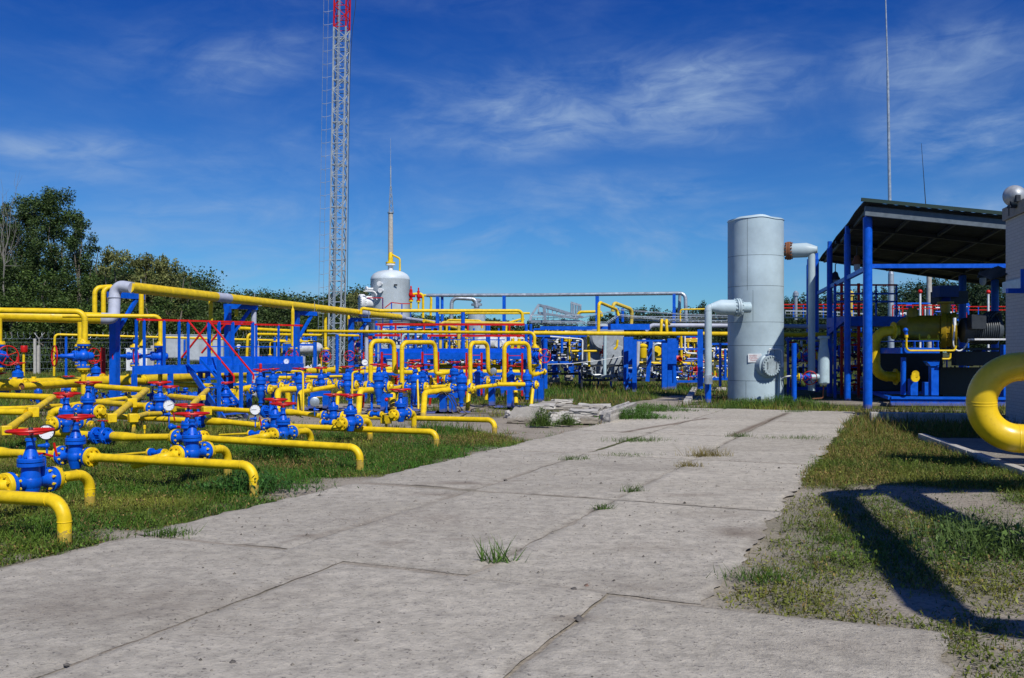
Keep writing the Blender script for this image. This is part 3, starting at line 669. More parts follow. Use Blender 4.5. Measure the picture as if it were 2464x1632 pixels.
# A4, A5
Ea4 = G(886,1060); ax4 = lambda sx, sy: line_at(Ea4, U, sx, sy)
c = ax4(843,1017); put('gate', c, U, Z3, 'blue gate valve right of the fifth one, wheel level with a thick elbow', .97, GV)
e = ax4(890,1011); e.z = c.z; pipe('short yellow elbow pipe dropping behind the fourth long pipe', [c+ud*.33, e, dn(e)], .054)
c = line_at(Ea4, V, 790, 1017); put('needle', c, V, Z3, 'small blue bypass valve under the fifth gate valve', 1.0)
pipe('thin yellow link from the bypass under the fifth gate valve', [c+vd*.14, c+vd*.42+Vector((0,0,.05))], .018, n=8, welds=False)
Ea5 = G(990,1040); ax5 = lambda sx, sy: line_at(Ea5, U, sx, sy)
c = ax5(964,997); put('gate', c, U, Z3, 'blue gate valve farthest right along the road side pipes, by a red capped stub', .97, GV)
e = ax5(996,992); e.z = c.z; pipe('short yellow elbow pipe dropping behind the farthest long pipe', [c+ud*.33, e, dn(e)], .054)
c = line_at(Ea5, V, 905, 997); put('needle', c, V, Z3, 'small blue bypass valve left of the farthest road side gate valve', 1.0)
pipe('thin yellow link beside the farthest bypass valve', [c+vd*.14, c+vd*.42+Vector((0,0,.02))], .018, n=8, welds=False)
mb = MB(); p = W(930,990,18.8); t = thing('capped_stub', 'thin blue stub pipe with a red cap near the farthest road side gate valve', 'valve', dn(p, .2)); mb.lathe([(.035,0),(.035,.08),(.02,.09),(.02,.28)], (p.x,p.y,.3), Z3, 10); part(mb, 'stub', BLU, t)
mb = MB(); mb.sphere((p.x,p.y,.62), .04, 10, 6); part(mb, 'cap', RED, t)
gauge(W(757,967,19.5), (-.25,1), .10, .30, 'gauge seen from behind, its grey back facing the camera over the pipe', needle=180, case='S', red_tap=False)
for (sx, sy, Y, nm) in [(412,1027,14.6,'small blue needle valve with red tip hanging in the grass before the third valve')]:
    p = W(sx, sy, Y); mb = MB(); t = thing('needle_valve', nm, 'valve', p); mb.sphere(p, .05, 12, 8, (1,1,1.05)); mb.sweep([p, p+vd*.13+Vector((0,0,-.0))], [.04,.02], 10); mb.cyl(p, dn(p,.0)+Vector((0,0,0)), .012, n=6); part(mb, 'body', BLU, t); mb = MB(); mb.cyl(p+vd*.13, p+vd*.19, .018, n=8); part(mb, 'tip', RED, t)
# ================================================================ the sloping runs up to the collector
D45 = [((-230,945,19.2),(128,956,18.2),(12,1038,14.6),'left sloping yellow run from the collector down to the third pipe'),
       ((232,930,21.0),(352,939,20.3),(266,1010,15.6),'middle sloping yellow run with a box saddle on it'),
       ((408,924,24.2),(509,929,23.6),(453,984,18.5),'right sloping yellow run behind the stair foot')]
for a, b_, c_, lab in D45:
    pipe(lab, [W(*a), W(*b_), W(*c_)], .062 if a[0] < 0 else .064, bend=.9)
for (sx, sy, Y, lab, k) in [(79,992,16.3,'yellow box saddle on the left sloping run',.24),(15,1036,14.4,'yellow box saddle where the left sloping run meets the third pipe',.2),(316,970,17.9,'yellow box saddle half way up the middle sloping run',.24),(268,1006,15.4,'yellow box saddle at the foot of the middle sloping run',.2),(320,1006,15.7,'yellow box saddle on the pipe right of the middle sloping run',.2),(497,989,17.6,'yellow box saddle on the pipe beside the stair foot',.22),(487,957,20.5,'small yellow saddle near the top of the right sloping run',.16)]:
    p = W(sx, sy, Y); mb = MB(); mb.box(p, (k*.75,k*.75,k*.75), frame((.7,-.9,0), Z3).to_matrix()); single(mb, 'box_saddle', YEL, lab, 'pipe saddle', bevel=.012)
pipe('yellow pipe at the left edge running level behind the left sloping run', [W(-200,988,16.6), W(62,992,16.2)], .06)
pipe('slanting thin yellow pipe rising from the left edge toward the second wheel', [W(-60,985,16.9), W(60,982,17.6), W(150,976,19)], .045)
pipe('slanting yellow pipe continuing right of the second wheel to the middle run', [W(165,975,19), W(215,968,19.5), W(330,955,21)], .045)
pipe('yellow pipe from behind the second valve bonnet to the middle sloping run', [W(205,966,19.3), W(300,973,18.2)], .06)
pipe('yellow pipe behind the gauge joining the right sloping run', [W(396,952,22.0), W(478,960,20.8)], .062)
pipe('yellow bent pipe hooking down left of the first white gauge', [W(365,978,17.8), W(325,977,18.2), W(320,1020,18.2), dn(W(320,1020,18.2))], .058)
pipe('yellow elbow behind the second gate valve bonnet', [W(158,985,16.2), W(128,990,16.2), W(120,1010,16.2)], .07)
for (sx, sy, Y, lab, s, d) in [(212,990,15.6,'blue gate valve behind the black ball float, flange facing right',1.0,V),(385,983,17.4,'blue gate valve right behind the first white gauge',1.0,V),(160,1018,14.6,'blue gate valve low in the grass under the second red wheel',.95,U)]:
    put('gate', W(sx,sy,Y), d, Z3, lab, s)
for (sx, sy, Y, R, lab) in [(150,954,19.0,.21,'flat red handwheel at the elbow of the left sloping run'),(408,930,21.8,.2,'flat red handwheel just below the riser at the platform corner')]:
    p = W(sx, sy, Y); t = thing('gate_valve', 'blue gate valve under the '+lab, 'valve', p-Vector((0,0,.5)))
    w_ = wheel(t, .5, R); mb = MB(); mb.lathe([(.1,0),(.12,.12),(.12,.2),(.07,.22),(.045,.3),(.04,.46)]); mb.build('bonnet', BLU, t); mb = MB(); mb.lathe([(.12,-.28),(.12,-.2),(.08,-.15),(.1,0)]); mb.build('body', BLU, t)
pipe('yellow flanged spool between the red wheels behind the stair foot', [W(330,1003,15.7), W(352,997,16.4), W(385,996,17)], .05)
# wheels and valves hidden among the stairs
put('gate', W(543,968,22.5), U, Z3, 'blue gate valve with small red wheel beside the stair stringer', .98)
put('gate', W(541,945,24.5), V, Z3, 'blue valve half hidden behind the stair posts', .9)
put('gate', W(-4,1000-60,23.5), U, Z3, 'blue valve cut by the left edge under the collector pipe', .9)
for (sx, sy, Y, lab) in [(43,905,24,'blue gate valve with red capped stem behind the collector at far left'),(231,893,27.6,'blue valve with red stem between the riser and the thick red post')]:
    put('tall', W(sx, sy+16, Y), V, Z3, lab, 1.0)
for (sx, sy, Y, lab) in [(92,930,23,'flat red wheel low behind the collector at far left'),(165,910,27,'flat red wheel on top of the collector by the thin yellow post'),(200,995,19,'blue valve low behind the first sloping run')]:
    put('gate', W(sx, sy+28, Y), V, Z3, 'blue valve with '+lab if 'wheel' in lab else lab, .8)
# collector (thick header) on its blue feet
H0 = W(-60,929,22.6); H1 = W(345,914,28.2); H2 = W(620,899,37.5); H3 = W(1000,884,52)
t = thing('collector_pipe', 'thick yellow collector pipe crossing behind the valve trains from the left edge', 'pipe', dn(H1, 0))
mb = MB(); pipe_mb(mb, [H0-(H1-H0)*.3, H0, H1, H2], .15, n=20); part(mb, 'tube', YEL, t)
for (sx, sy, Y) in [(20,926,23.5),(62,916,24.3),(120,918,25),(250,914,26.8),(300,912,27.4)]:
    q = H0.lerp(H1, (sx+60)/405); mb = MB(); mb.cyl(q+Vector((0,0,.1)), q+Vector((0,0,.19)), .06, n=12); part(mb, 'branch_stub', YEL, t)
q0, q1 = W(52,930,21.9), W(160,922,23.3); mb = MB(); mb.sweep([q0, q0.lerp(q1,.1), q1, q1+Vector((.12,.4,.02))], .085, 16, caps=False); part(mb, 'open_branch', YEL, t)
mb = MB(); mb.lathe([(.06,-.004),(.06,.0)], q0-(q1-q0).normalized()*-.02, q0-q1, 14); mb.torus(q0, q1-q0, .08, .008, 20, 6); part(mb, 'branch_mouth', RUST, t)
q0, q1 = W(238,935,24.5), W(262,915,25); mb = MB(); q0, q1 = W(316,916,25.2), W(342,917,25.6); mb.sweep([q0, q1], .09, 14); part(mb, 'side_branch', YEL, t)
t = thing('collector_pipe', 'thick yellow collector pipe passing behind the rear valve row in mid picture', 'pipe', dn(H2, 0)); mb = MB(); pipe_mb(mb, [W(622,898,35), W(765,893,39), W(885,888,44)], .145, n=18); part(mb, 'tube', YEL, t)
for sx in (660, 700, 752, 790, 832): q = W(622,898,35).lerp(W(885,888,44), (sx-622)/263); mb = MB(); mb.cyl(q+Vector((0,0,.1)), q+Vector((0,0,.2)), .07, n=12); part(mb, 'branch_stub', YEL, t)
for (x0, x1, y0, y1, Y, r, lab) in [(868,1010,887,889,33,.085,'upper of two thick yellow pipes behind the first tall loop'),(980,1300,895,896,31,.088,'lower thick yellow pipe behind the tall loops on the right'),(980,1262,882,883,34,.085,'upper thick yellow pipe behind the tall loops on the right'),(868,990,896,896,32,.09,'lower of two thick yellow pipes behind the first tall loop')]:
    pipe(lab, [W(x0,y0,Y), W(x1,y1,Y)], r, n=14)
for (sx, sy0, sy1, Y, w_, lab) in [(290,898,905,28,.12,'a')]: pass
# ================================================================ risers, elevated main, supports, platform
TOW = (-.55,-.83)
def vpost(mb, sx, sy0, sy1, Y, w): a = W(sx,sy0,Y); b = W(sx,sy1,Y); mb.beam(a, b, w, w, up=(V2[0],V2[1],0)); return mb
# riser 1
r1 = W(204,750,21); pipe('high yellow pipe from the left edge bending down to the first riser valve', [W(-220,744,20.4), r1, W(204,826,21)], .066)
put('riser', W(201,857,21), Z3, (-.74,-.67), 'blue riser valve with a red wheel turned to the left, nearest the left edge', 1.1)
pipe('yellow vertical pipe below the first riser valve', [W(201,884,21), W(201,948,21)], .058)
pipe('yellow vertical pipe tucked just behind the first riser', [W(193,775,22.4), W(193,828,22.4)], .062)
put('riser', W(192,856,22.6), Z3, (1,-.5), 'blue riser valve mostly hidden behind the first riser valve', .9)
# riser 2
pipe('high yellow pipe bending down to the second riser valve before the platform', [W(150,760,22.6), W(386,761,23.6), W(386,828,23.6)], .054)
put('riser', W(384,857,23.6), Z3, (-.8,-.6), 'blue riser valve with a red wheel in front of the blue platform', 1.05)
pipe('yellow vertical pipe below the second riser valve', [W(385.5,884,23.6), W(385.5,946,23.6)], .056)
put('riser', W(324,857,25.4), Z3, (-1,-.2), 'blue valve on its side with a domed end left of the platform', .95)
pipe('yellow vertical pipe dropping from the elevated main behind the second riser', [W(340,700,26), W(340,832,26)], .07)
pipe('yellow vertical pipe standing at the far left edge', [W(-2,765,23), W(-2,828,23)], .07)
put('riser', W(-3,857,23), Z3, (.75,-.7), 'blue riser valve cut by the left edge with half a red wheel showing', 1.15)
# elevated main
a = W(-260,752,22.2); b_ = W(262,767,24.4); c_ = W(277,700-3,24.6)
m0 = W(306,691,24.3); m1 = W(755,741,36.2); m2 = W(962,763.5,45)
t = thing('elevated_main', 'big yellow gas main with grey coated bends carried high across the yard', 'pipe', dn(m0, 0))
mb = MB(); pipe_mb(mb, [a, W(244,766,24.3)], .15, n=20); part(mb, 'left_run', YEL, t)
P_, _ = fillet([W(244,766,24.3), W(274,767.5,24.4), W(277,686,24.6), W(318,692.5,24.4)], .42); mb = MB(); mb.sweep(P_, .152, 20); 
q = W(275,728,24.5); mb.lathe([(.14,-.02),(.16,-.01),(.16,.01),(.14,.02)], q, Z3, 20); q = W(275,716,24.5); mb.lathe([(.14,-.02),(.16,-.01),(.16,.01),(.14,.02)], q, Z3, 20); part(mb, 'coated_bend', LGRY, t)
s0 = W(311,691.5,24.4); mb = MB(); mb.sweep([s0, m1, m2], .15, 20)
part(mb, 'tube', YEL, t)
for (f0, f1) in ((.268,.318),(.845,.88)):
    pts_ = lambda f: s0.lerp(m1, f/.72) if f < .72 else m1.lerp(m2, (f-.72)/.28)
    mb = MB(); mb.sweep([pts_(f0), pts_(f1)], .1525, 20); part(mb, 'grey_band', LGRY, t)
q = m1; mb = MB(); mb.lathe([(.14,-.03),(.165,-.02),(.165,.02),(.14,.03)], q, m2-m1, 20); part(mb, 'weld', YEL, t)
mb = MB(); mb.sweep([m2, m2+(m2-m1).normalized()*.5], .15, 16); part(mb, 'grey_end', LGRY, t)
pipe('thinner grey pipe carrying on beyond the elevated main', [W(962,765,45), W(1060,777,52), W(1110,789,56)], .09, 'L')
pipe('yellow pipe continuing right from the grey length toward the loops', [W(1020,772,47), W(1085,787,50), W(1120,795,52)], .09)
# two gooseneck pipes behind the main
for sx, r_, lab in ((228,.07,'left of two yellow gooseneck pipes behind the grey bend'),(249,.07,'right of two yellow gooseneck pipes behind the grey bend')):
    pipe(lab, [W(sx,757,27), W(sx,693,27), W(sx+40,690,27.4)], r_)
# branch drops with wheels
for sx, y0, y1, lab in ((704.5,744,832,'first'),(783,755,834,'second'),(839,760,836,'third')):
    Y = 33+ (sx-704)*.055; pipe('%s yellow drop pipe from the elevated main, tapered at its top'%lab, [W(sx,y0+6,Y), W(sx,y1,Y)], .062)
    mb = MB(); mb.lathe([(.062,0),(.055,.08),(.02,.15),(.02,.25)], W(sx,y0+6,Y), Z3, 12); single(mb, 'drop_cone', YEL, 'yellow cone at the top of the %s drop pipe under the main'%lab, 'pipe fitting')
    put('riser', W(sx+2,857,Y), Z3, (.15,-1), 'blue valve facing the camera with a round red wheel under the %s drop pipe'%lab, 1.05)
    pipe('short yellow pipe below the %s drop valve'%lab, [W(sx+1,878,Y), W(sx+1,902,Y)], .05)
pipe('yellow drop pipe from the elevated main ending above the platform rail', [W(507,724,29), W(507,775,29)], .07); pipe('lower part of the drop pipe behind the platform', [W(508,805,29.5), W(508,850,29.5)], .05)
pipe('short yellow drop stub under the main by the second support', [W(569,740,31), W(569,762,31)], .065)
# main supports: blue goalpost with knee brace
def support(sx, sy_top, sy_bot, Y, wpx, grey_sx, lab, px0, px1):
    t = thing('pipe_support', lab, 'support', dn(W(sx, sy_bot, Y), 0))
    mb = MB(); a = W(sx, sy_top+4, Y); a2 = Vector((a.x, a.y, 0)); mb.cyl(a, a2, wpx, n=14) if False else mb.beam(a2, a, wpx, wpx, up=(V2[0],V2[1],0)); part(mb, 'post', BLU, t)
    b0 = W(px0, sy_top+5, Y); b1 = W(px1, sy_top+5, Y+1.0); b1.z = b0.z; mb = MB(); mb.beam(b0, b1, .16, .16); part(mb, 'beam', BLU, t)
    mb = MB(); q = b0.lerp(b1, .85); mb.beam(Vector((a.x, a.y, a.z-1.15)), q, .09, .09); part(mb, 'brace', BLU, t)
    mb = MB(); mb.box((a.x,a.y,.01), (.35,.35,.03)); part(mb, 'base_plate', BLU, t)
    if grey_sx:
        g = W(grey_sx, sy_top+8, Y+1.0); mb = MB(); mb.cyl(g, Vector((g.x,g.y,0)), .09, n=12); part(mb, 'conduit', LGRY, t)
    mb = MB(); k = b1.lerp(b0,.06); mb.beam(k+Vector((0,0,.08)), k+Vector((0,0,.5)), .02, .02); mb.beam(k+Vector((-.2,0,.09)), k+Vector((.25,0,.06)), .02, .02); part(mb, 'clamp', SIL, t)
support(276, 704, 985, 25.2, .20, None, 'blue goalpost support under the grey bend of the main', 262, 344)
support(548, 732, 950, 30.5, .17, 611, 'blue support with a grey conduit post at the right end of the platform', 541, 617)
support(713, 748, 930, 35.0, .20, None, 'blue braced support beside the first drop pipe', 706, 760)
support(845, 764, 920, 40.0, .20, 882, 'blue braced support with a grey conduit post at the far end of the main', 845, 890)
# platform with rails and stairs
t = thing('service_platform', 'blue steel service platform with red handrail and stairs under the main', 'platform', dn(W(460,1000,22.5), 0))
pa, pb = W(321,881,22.4), W(613,880,24.6); zt = pa.z; pb.z = zt; back = Vector((U2[0],U2[1],0))*3.0
mb = MB(); mb.beam(pa-Vector((0,0,.1)), pb-Vector((0,0,.1)), .07, .21); mb.beam(pa+back-Vector((0,0,.1)), pb+back-Vector((0,0,.1)), .07, .21); mb.beam(pa-Vector((0,0,.1)), pa+back-Vector((0,0,.1)), .07, .21); mb.beam(pb-Vector((0,0,.1)), pb+back-Vector((0,0,.1)), .07, .21); part(mb, 'edge_channel', BLU, t)
mb = MB(); mb.add([pa, pb, pb+back, pa+back, pa-Vector((0,0,.02)), pb-Vector((0,0,.02)), pb+back-Vector((0,0,.02)), pa+back-Vector((0,0,.02))], [(0,1,2,3),(7,6,5,4),(0,4,5,1),(2,6,7,3)]); part(mb, 'deck', BLU, t)
mb = MB(); n0 = Vector((0,0,.1)); mb.beam(pa+back+n0*1.15, pb+back+n0*1.15, .03, .21); part(mb, 'toe_board', BLU, t); mb = MB(); mb.beam(pa.lerp(pb,.62)+n0, pb+n0, .03, .19); part(mb, 'toe_board', BLU, t)
def plane_pt(sx, z, A=pa, B=pb):
    k = (sx-CX)/F; d = B-A; s = (k*A.y-A.x)/(d.x-k*d.y); p = A+d*s; return Vector((p.x,p.y,z))
zr = zt+1.15
for sx in (328, 347, 395, 431, 453): p = plane_pt(sx, zt-.1); mb = MB(); mb.beam(p, Vector((p.x,p.y,zr)), .05, .05, up=(V[0],V[1],0)); part(mb, 'rail_post', BLU, t)
for sx in (503, 527, 560, 608): p = plane_pt(sx, zt-.1); mb = MB(); mb.beam(p, Vector((p.x,p.y,zr)), .065, .065, up=(V[0],V[1],0)); part(mb, 'rail_post', BLU, t)
for sx in (482, 545, 590): p = plane_pt(sx, zt)+back; mb = MB(); mb.beam(p, Vector((p.x,p.y,zr)), .05, .05, up=(V[0],V[1],0)); part(mb, 'rail_post', BLU, t)
mb = MB(); mb.beam(plane_pt(328, zr), plane_pt(453, zr), .05, .05); mb.beam(plane_pt(453,zr), plane_pt(610, zr), .045, .045); mb.beam(plane_pt(340, zr)+back, plane_pt(612, zr)+back, .05, .05); part(mb, 'handrail', RED, t)
mb = MB(); mb.beam(plane_pt(340, zt+.5)+back, plane_pt(610, zt+.5)+back, .03, .03); part(mb, 'mid_rail', BLU, t)
for sx in (323, 410, 500, 600):
    for k in (0, 1): p = plane_pt(sx, zt-.2)+back*k; mb = MB(); mb.beam(p, Vector((p.x,p.y,0)), .1, .1, up=(V[0],V[1],0)); part(mb, 'leg', BLU, t)
st = thing('stairs', 'blue steel stairs with slanting red handrails leading down from the platform', 'stairs', dn(W(545,1011,21.5), 0))
sa0 = plane_pt(452, zt); sa1 = G(541,1012); wdir = Vector((.32,.72,0)); 
for k in (0, 1):
    mb = MB(); mb.beam(sa0+wdir*k+Vector((0,0,-.02)), sa1+wdir*k, .04, .17); part(mb, 'stringer', BLU, st)
for i in range(6):
    p = sa0.lerp(sa1, (i+.7)/6.3); mb = MB(); mb.beam(p, p+wdir, .2, .025); part(mb, 'tread', BLU, st)
for (ha, hb, pst) in ((W(452,771,22.4), W(563,906,21.3), 527), (W(503,773,23.3), W(610,902,22.2), 580)):
    mb = MB(); P_ = [ha, hb, hb+Vector((0,0,-.12))]; mb.sweep(P_, .024, 8); part(mb, 'handrail', RED, st)
    Yb = 21.5 if pst == 527 else 22.3; mb = MB(); q0_ = W(pst, 866 if pst == 527 else 878, Yb); mb.beam(q0_, Vector((q0_.x,q0_.y,0 if pst == 527 else .1)), .07, .07, up=(V[0],V[1],0)); part(mb, 'rail_post', BLU, st)
mb = MB(); mb.beam(W(481,864,22.9), W(581,975,22.3), .035, .05); part(mb, 'mid_rail', BLU, st)
for (x0,y0,x1,y1) in ((437,861,502,779),(485,850,543,780)):
    mb = MB(); mb.sweep([W(x0,y0,26.5), W(x1,y1,26.5)], .03, 8); single(mb, 'back_rail', RED, 'red slanting rail behind the platform, %s one'%('left' if x0 < 450 else 'right'), 'handrail')
# ================================================================ rear valve row
RV = [(627,937,24,'V','tall blue valve with a bright red cap nearest the stair rail',1.0),(657,930,25.5,'V','tall blue valve under a flat red wheel, second from the stair rail',.95),
 (721,934,24,'V','tall blue valve joined to a thick yellow elbow beside a thin yellow swan neck',1.0),(836,926,24.5,'V','tall blue valve left of the gauge on a long stem',.95),(861,926,26.5,'V','small tall valve hidden behind the gauge on a long stem',.85),
 (911,930,23.5,'V','tall blue valve in front of the first yellow loop, right of a thick elbow',1.1),(925,918,26,'V','tall blue valve right behind the one at the first loop',.85),(999,932,23.5,'V','tall blue valve below the left leg of the second loop',1.05),
 (1017,918,26.5,'V','tall blue valve behind the thin swan neck of the second loop',.95),(987,910,27.5,'V','tall blue valve between the two left loops, farther back',.9),(1110,935,24,'V','tall blue valve at the right end of the double yellow pipe',1.1),
 (1093,913,27,'V','blue valve with a shiny red wheel left of the third loop',1.0),(1152,918,27,'V','blue round bonnet valve inside the third yellow loop',1.0),(1229,919,27.5,'V','blue valve with dark neck inside the fourth yellow loop',.95),(1268,926,25.5,'V','blue valve with no wheel at the right end of the rear row',.95)]
for sx, sy, Y, d, lab, s in RV: put('tall', W(sx,sy,Y), U2 if d == 'U' else V2, Z3, lab, s, 'tall valves of the rear row')
def P3(l): return [W(*p) for p in l]
PIPES = [
 ('thick yellow elbow diving down left of the second tall valve', [(606,932,24,),(585,936,24),(572,950,24),(572,985,24)], .075, 'Y'),
 ('thick yellow elbow left of the swan neck valve', [(716,936,24),(668,938,23.6),(668,1012,22.8)], .08, 'Y'),
 ('slanting yellow pipe ending in an elbow below the swan neck', [(826,926,25.2),(722,944,23.6),(719,1000,23.2)], .062, 'Y'),
 ('slanting yellow pipe turning down behind the twin handwheels', [(900,930,26),(813,946,24.5),(811,985,24.2)], .05, 'Y'),
 ('thick yellow elbow left of the first loop valve', [(895,938,23.5),(866,940,23.2),(862,1006,22.6)], .075, 'Y'),
 ('slanting yellow pipe between the first and second loop valves', [(928,938,24),(990,928,25.5)], .065, 'Y'),
 ('short yellow elbow left of the second loop valve', [(990,937,23.8),(962,945,23.8),(955,985,23.8)], .06, 'Y'),
 ('thick double yellow pipe turning down right of the second loop', [(1098,936,24.2),(1022,945,23.2),(1018,1006,22.4)], .075, 'Y'),
 ('upper yellow pipe lying on the double pipe', [(1095,929,24.8),(1035,932,24)], .055, 'Y'),
 ('yellow pipe rising right from the double pipe valve to the last valve', [(1128,938,23.8),(1150,932,24.2),(1193,927,24.8)], .055, 'Y'),
 ('yellow level pipe above the last blue base', [(1196,925,25),(1262,925,25.4)], .06, 'Y'),
 ('yellow post standing below the third loop', [(1129,915,24.8),(1125,990,24.4)], .062, 'Y'),
 ('yellow leg below the last rear valve', [(1283,930,26.5),(1278,975,26.2)], .05, 'Y'),
 ('yellow leg with a thicker foot under the fourth loop', [(1240,925,27),(1242,972,26.5)], .06, 'Y'),
 ('yellow leg under the third loop valve', [(1171,920,27),(1170,962,27)], .055, 'Y'),
 ('first tall yellow loop counted from the left', [(892,920,25),(892,821,25),(948,821,25.6),(949,895,25.6),(960,896,25.6),(990,896,26)], .066, 'Y'),
 ('second tall yellow loop, the widest of the four', [(967,921,25),(967,824,25),(1047,824,26),(1049,899,26),(1060,899,26),(1078,896,26.2)], .064, 'Y'),
 ('third tall yellow loop counted from the left', [(1131.5,990-65,25.5),(1131.5,825,25.5),(1173,825,26.2),(1175,898,26.2),(1190,900,26.6)], .062, 'Y'),
 ('fourth tall yellow loop at the right end of the row', [(1213.5,922,26),(1213.5,826,26),(1272,826,26.6),(1275,903,26.6),(1290,901,27),(1298,898,27)], .064, 'Y'),
 ('thin yellow swan neck beside the third tall valve', [(702,893,23),(729,894,23),(730,1000,22.8)], .026, 'Y'),
 ('thin yellow swan neck left of the gauge on a long stem', [(862,894,23),(848,896,23),(847,985,22.8)], .026, 'Y'),
 ('thin yellow swan neck in front of the second loop', [(992,895,23.5),(1004,896,23.5),(1007,985,23)], .026, 'Y'),
 ('thin blue post under the first swan neck', [(706,950,24),(706,992,23.5)], .03, 'B'),
 ('thin blue post left of the first loop valve', [(895,950,24),(894,998,23.4)], .035, 'B'),
 ('thin blue post right of the first loop valve', [(991,950,24),(990,1003,23.2)], .03, 'B'),
 ('level yellow pipe far behind the rear row at left', [(672,909,30),(700,909,30)], .06, 'Y'),
 ('yellow pipe between the swan neck valve and the gauge valve', [(738,907,30),(770,908,30)], .055, 'Y'),
 ('yellow level pipe under the collector in mid picture', [(794,906,31),(832,905,31)], .05, 'Y'),
 ('yellow level line from the first to the second tall valve', [(645,934,25),(690,930,26)], .062, 'Y'),
 ('pale yellow pipe low behind the blue trestle', [(740,958,29),(790,954,30)], .04, 'D'),
 ('thick yellow leg behind the swan neck elbow', [(692,945,27),(693,972,27)], .08, 'Y'),
 ('yellow elbow leg standing by the blue spool valve', [(945,950,27),(944,985,26.5)], .09, 'Y'),
]
for lab, pts_, r_, m_ in PIPES: pipe(lab, P3(pts_), r_, m_, n=12)
# gauges of the rear row
gauge(W(878,872,24), (.1,-1), .085, .9, 'white gauge on a tall thin blue stem left of the first loop', needle=5, case='K', red_tap=False)
gauge(W(689,870,27), (-.15,-1), .08, .5, 'small white gauge in front of the first drop valve', needle=50, case='S')
gauge(W(1188,893,24.6), (.3,1), .085, .35, 'grey backed gauge between the third and fourth loops', case='S', red_tap=False)
gauge(W(574,833,30), (.05,-1), .06, .4, 'tiny white gauge seen between the platform rail posts', case='W', red_tap=False)
# red goal frames that brace the loops
def redframe(x0, x1, y0, y1, Y, lab, yb=None):
    t = thing('brace_stand', lab, 'stand', dn(W((x0+x1)/2, y1, Y), .2), 'red braces behind the yellow loops')
    for x, yy in ((x0, y1), (x1, yb or y1)): mb = MB(); mb.beam(W(x,y0,Y), W(x,yy,Y), .065, .05, up=(V2[0],V2[1],0)); part(mb, 'upright', RED, t)
    for y in (y0+6, y0+32): mb = MB(); mb.beam(W(x0,y,Y), W(x1,y,Y), .02, .02); part(mb, 'cross_bar', RED, t)
redframe(919,954.5,847,892,26.5,'red brace frame behind the first yellow loop'); redframe(1016.5,1054,847,912,26.8,'red brace frame behind the second yellow loop',yb=922); redframe(1122.6,1159,849,950,27,'red brace frame behind the third yellow loop',yb=952); redframe(1221,1256.6,850,950,27.5,'red brace frame behind the fourth yellow loop',yb=953)
for sx, y0, y1, lab in ((875,950,982,'short red stake under the first loop valve'),(1036,955,975,'red stake leaning beside the blue trestle legs'),(953,908,925,'short red stake between the left loops')):
    mb = MB(); mb.beam(W(sx,y0,26), W(sx-2,y1,26), .05, .05); single(mb, 'red_stake', RED, lab, 'stake')
# blue trestles carrying the rear row
def trestle(x0, x1, y0, y1, legs, yb, Y, lab, foot=True):
    t = thing('pipe_trestle', lab, 'support', dn(W((x0+x1)/2, yb, Y), 0)); mb = MB(); a = W(x0,(y0+y1)/2,Y); b = W(x1,(y0+y1)/2,Y); hgt = (y1-y0)/F*Y
    mb.beam(a, b, .14, hgt); part(mb, 'beam', BLU, t)
    for x in legs:
        mb = MB(); p = W(x,y1,Y); mb.beam(p, Vector((p.x,p.y,0)), .2, .16, up=(V2[0],V2[1],0)); part(mb, 'leg', BLU, t)
        if foot: mb = MB(); mb.box((p.x,p.y,.02), (.9,.55,.03)); part(mb, 'foot_plate', BLU, t)
trestle(748,795,941,954,(751,786),987,25.5,'blue trestle in the middle of the rear row'); trestle(1030,1102,946,957,(1067,1090),1000,24,'blue trestle under the double yellow pipe with cables at its foot'); trestle(1204,1264,930,939,(1228,),976,26.5,'blue T shaped trestle under the level pipe')
trestle(1178,1206,906,913,(1184,),965,27.5,'blue trestle under the grey backed gauge',False); trestle(1284,1300,905,911,(1288,1302),965,29,'blue trestle below the red wheel at the end of the row',False); trestle(905,945,948,956,(925,972),990,25,'blue trestle between the first two loops')
put('gate', W(773,922,26.5), V2, Z3, 'blue spool valve with yellow flanges and a red lever in mid row', .9); put('gate', W(1027,925,26.5), V2, Z3, 'blue spool valve under a bright red lever left of the double pipe', .85)
# riser at the right end of the row
pa_ = [(690,797,34),(900,797,33),(1274,800,31),(1285,812,31)]
pipe('long level yellow pipe across the middle of the yard ending in a riser', [W(740,797,33.5), W(1286,801,30), W(1286,838,30)], .056, n=14)
put('riser', W(1288,857,30), Z3, (.55,-1), 'blue valve with a red wheel at the right end of the manifold row', 1.05)
pipe('short yellow pipe with a flange below the end riser', [W(1284,882,30), W(1284,908,30)], .06); pipe('small yellow stub right of the end riser', [W(1290,902,30), W(1312,895,30)], .05)
put('tall', W(1294,895,30.5), V2, Z3, 'blue valve body below the wheel at the end of the row', .85)
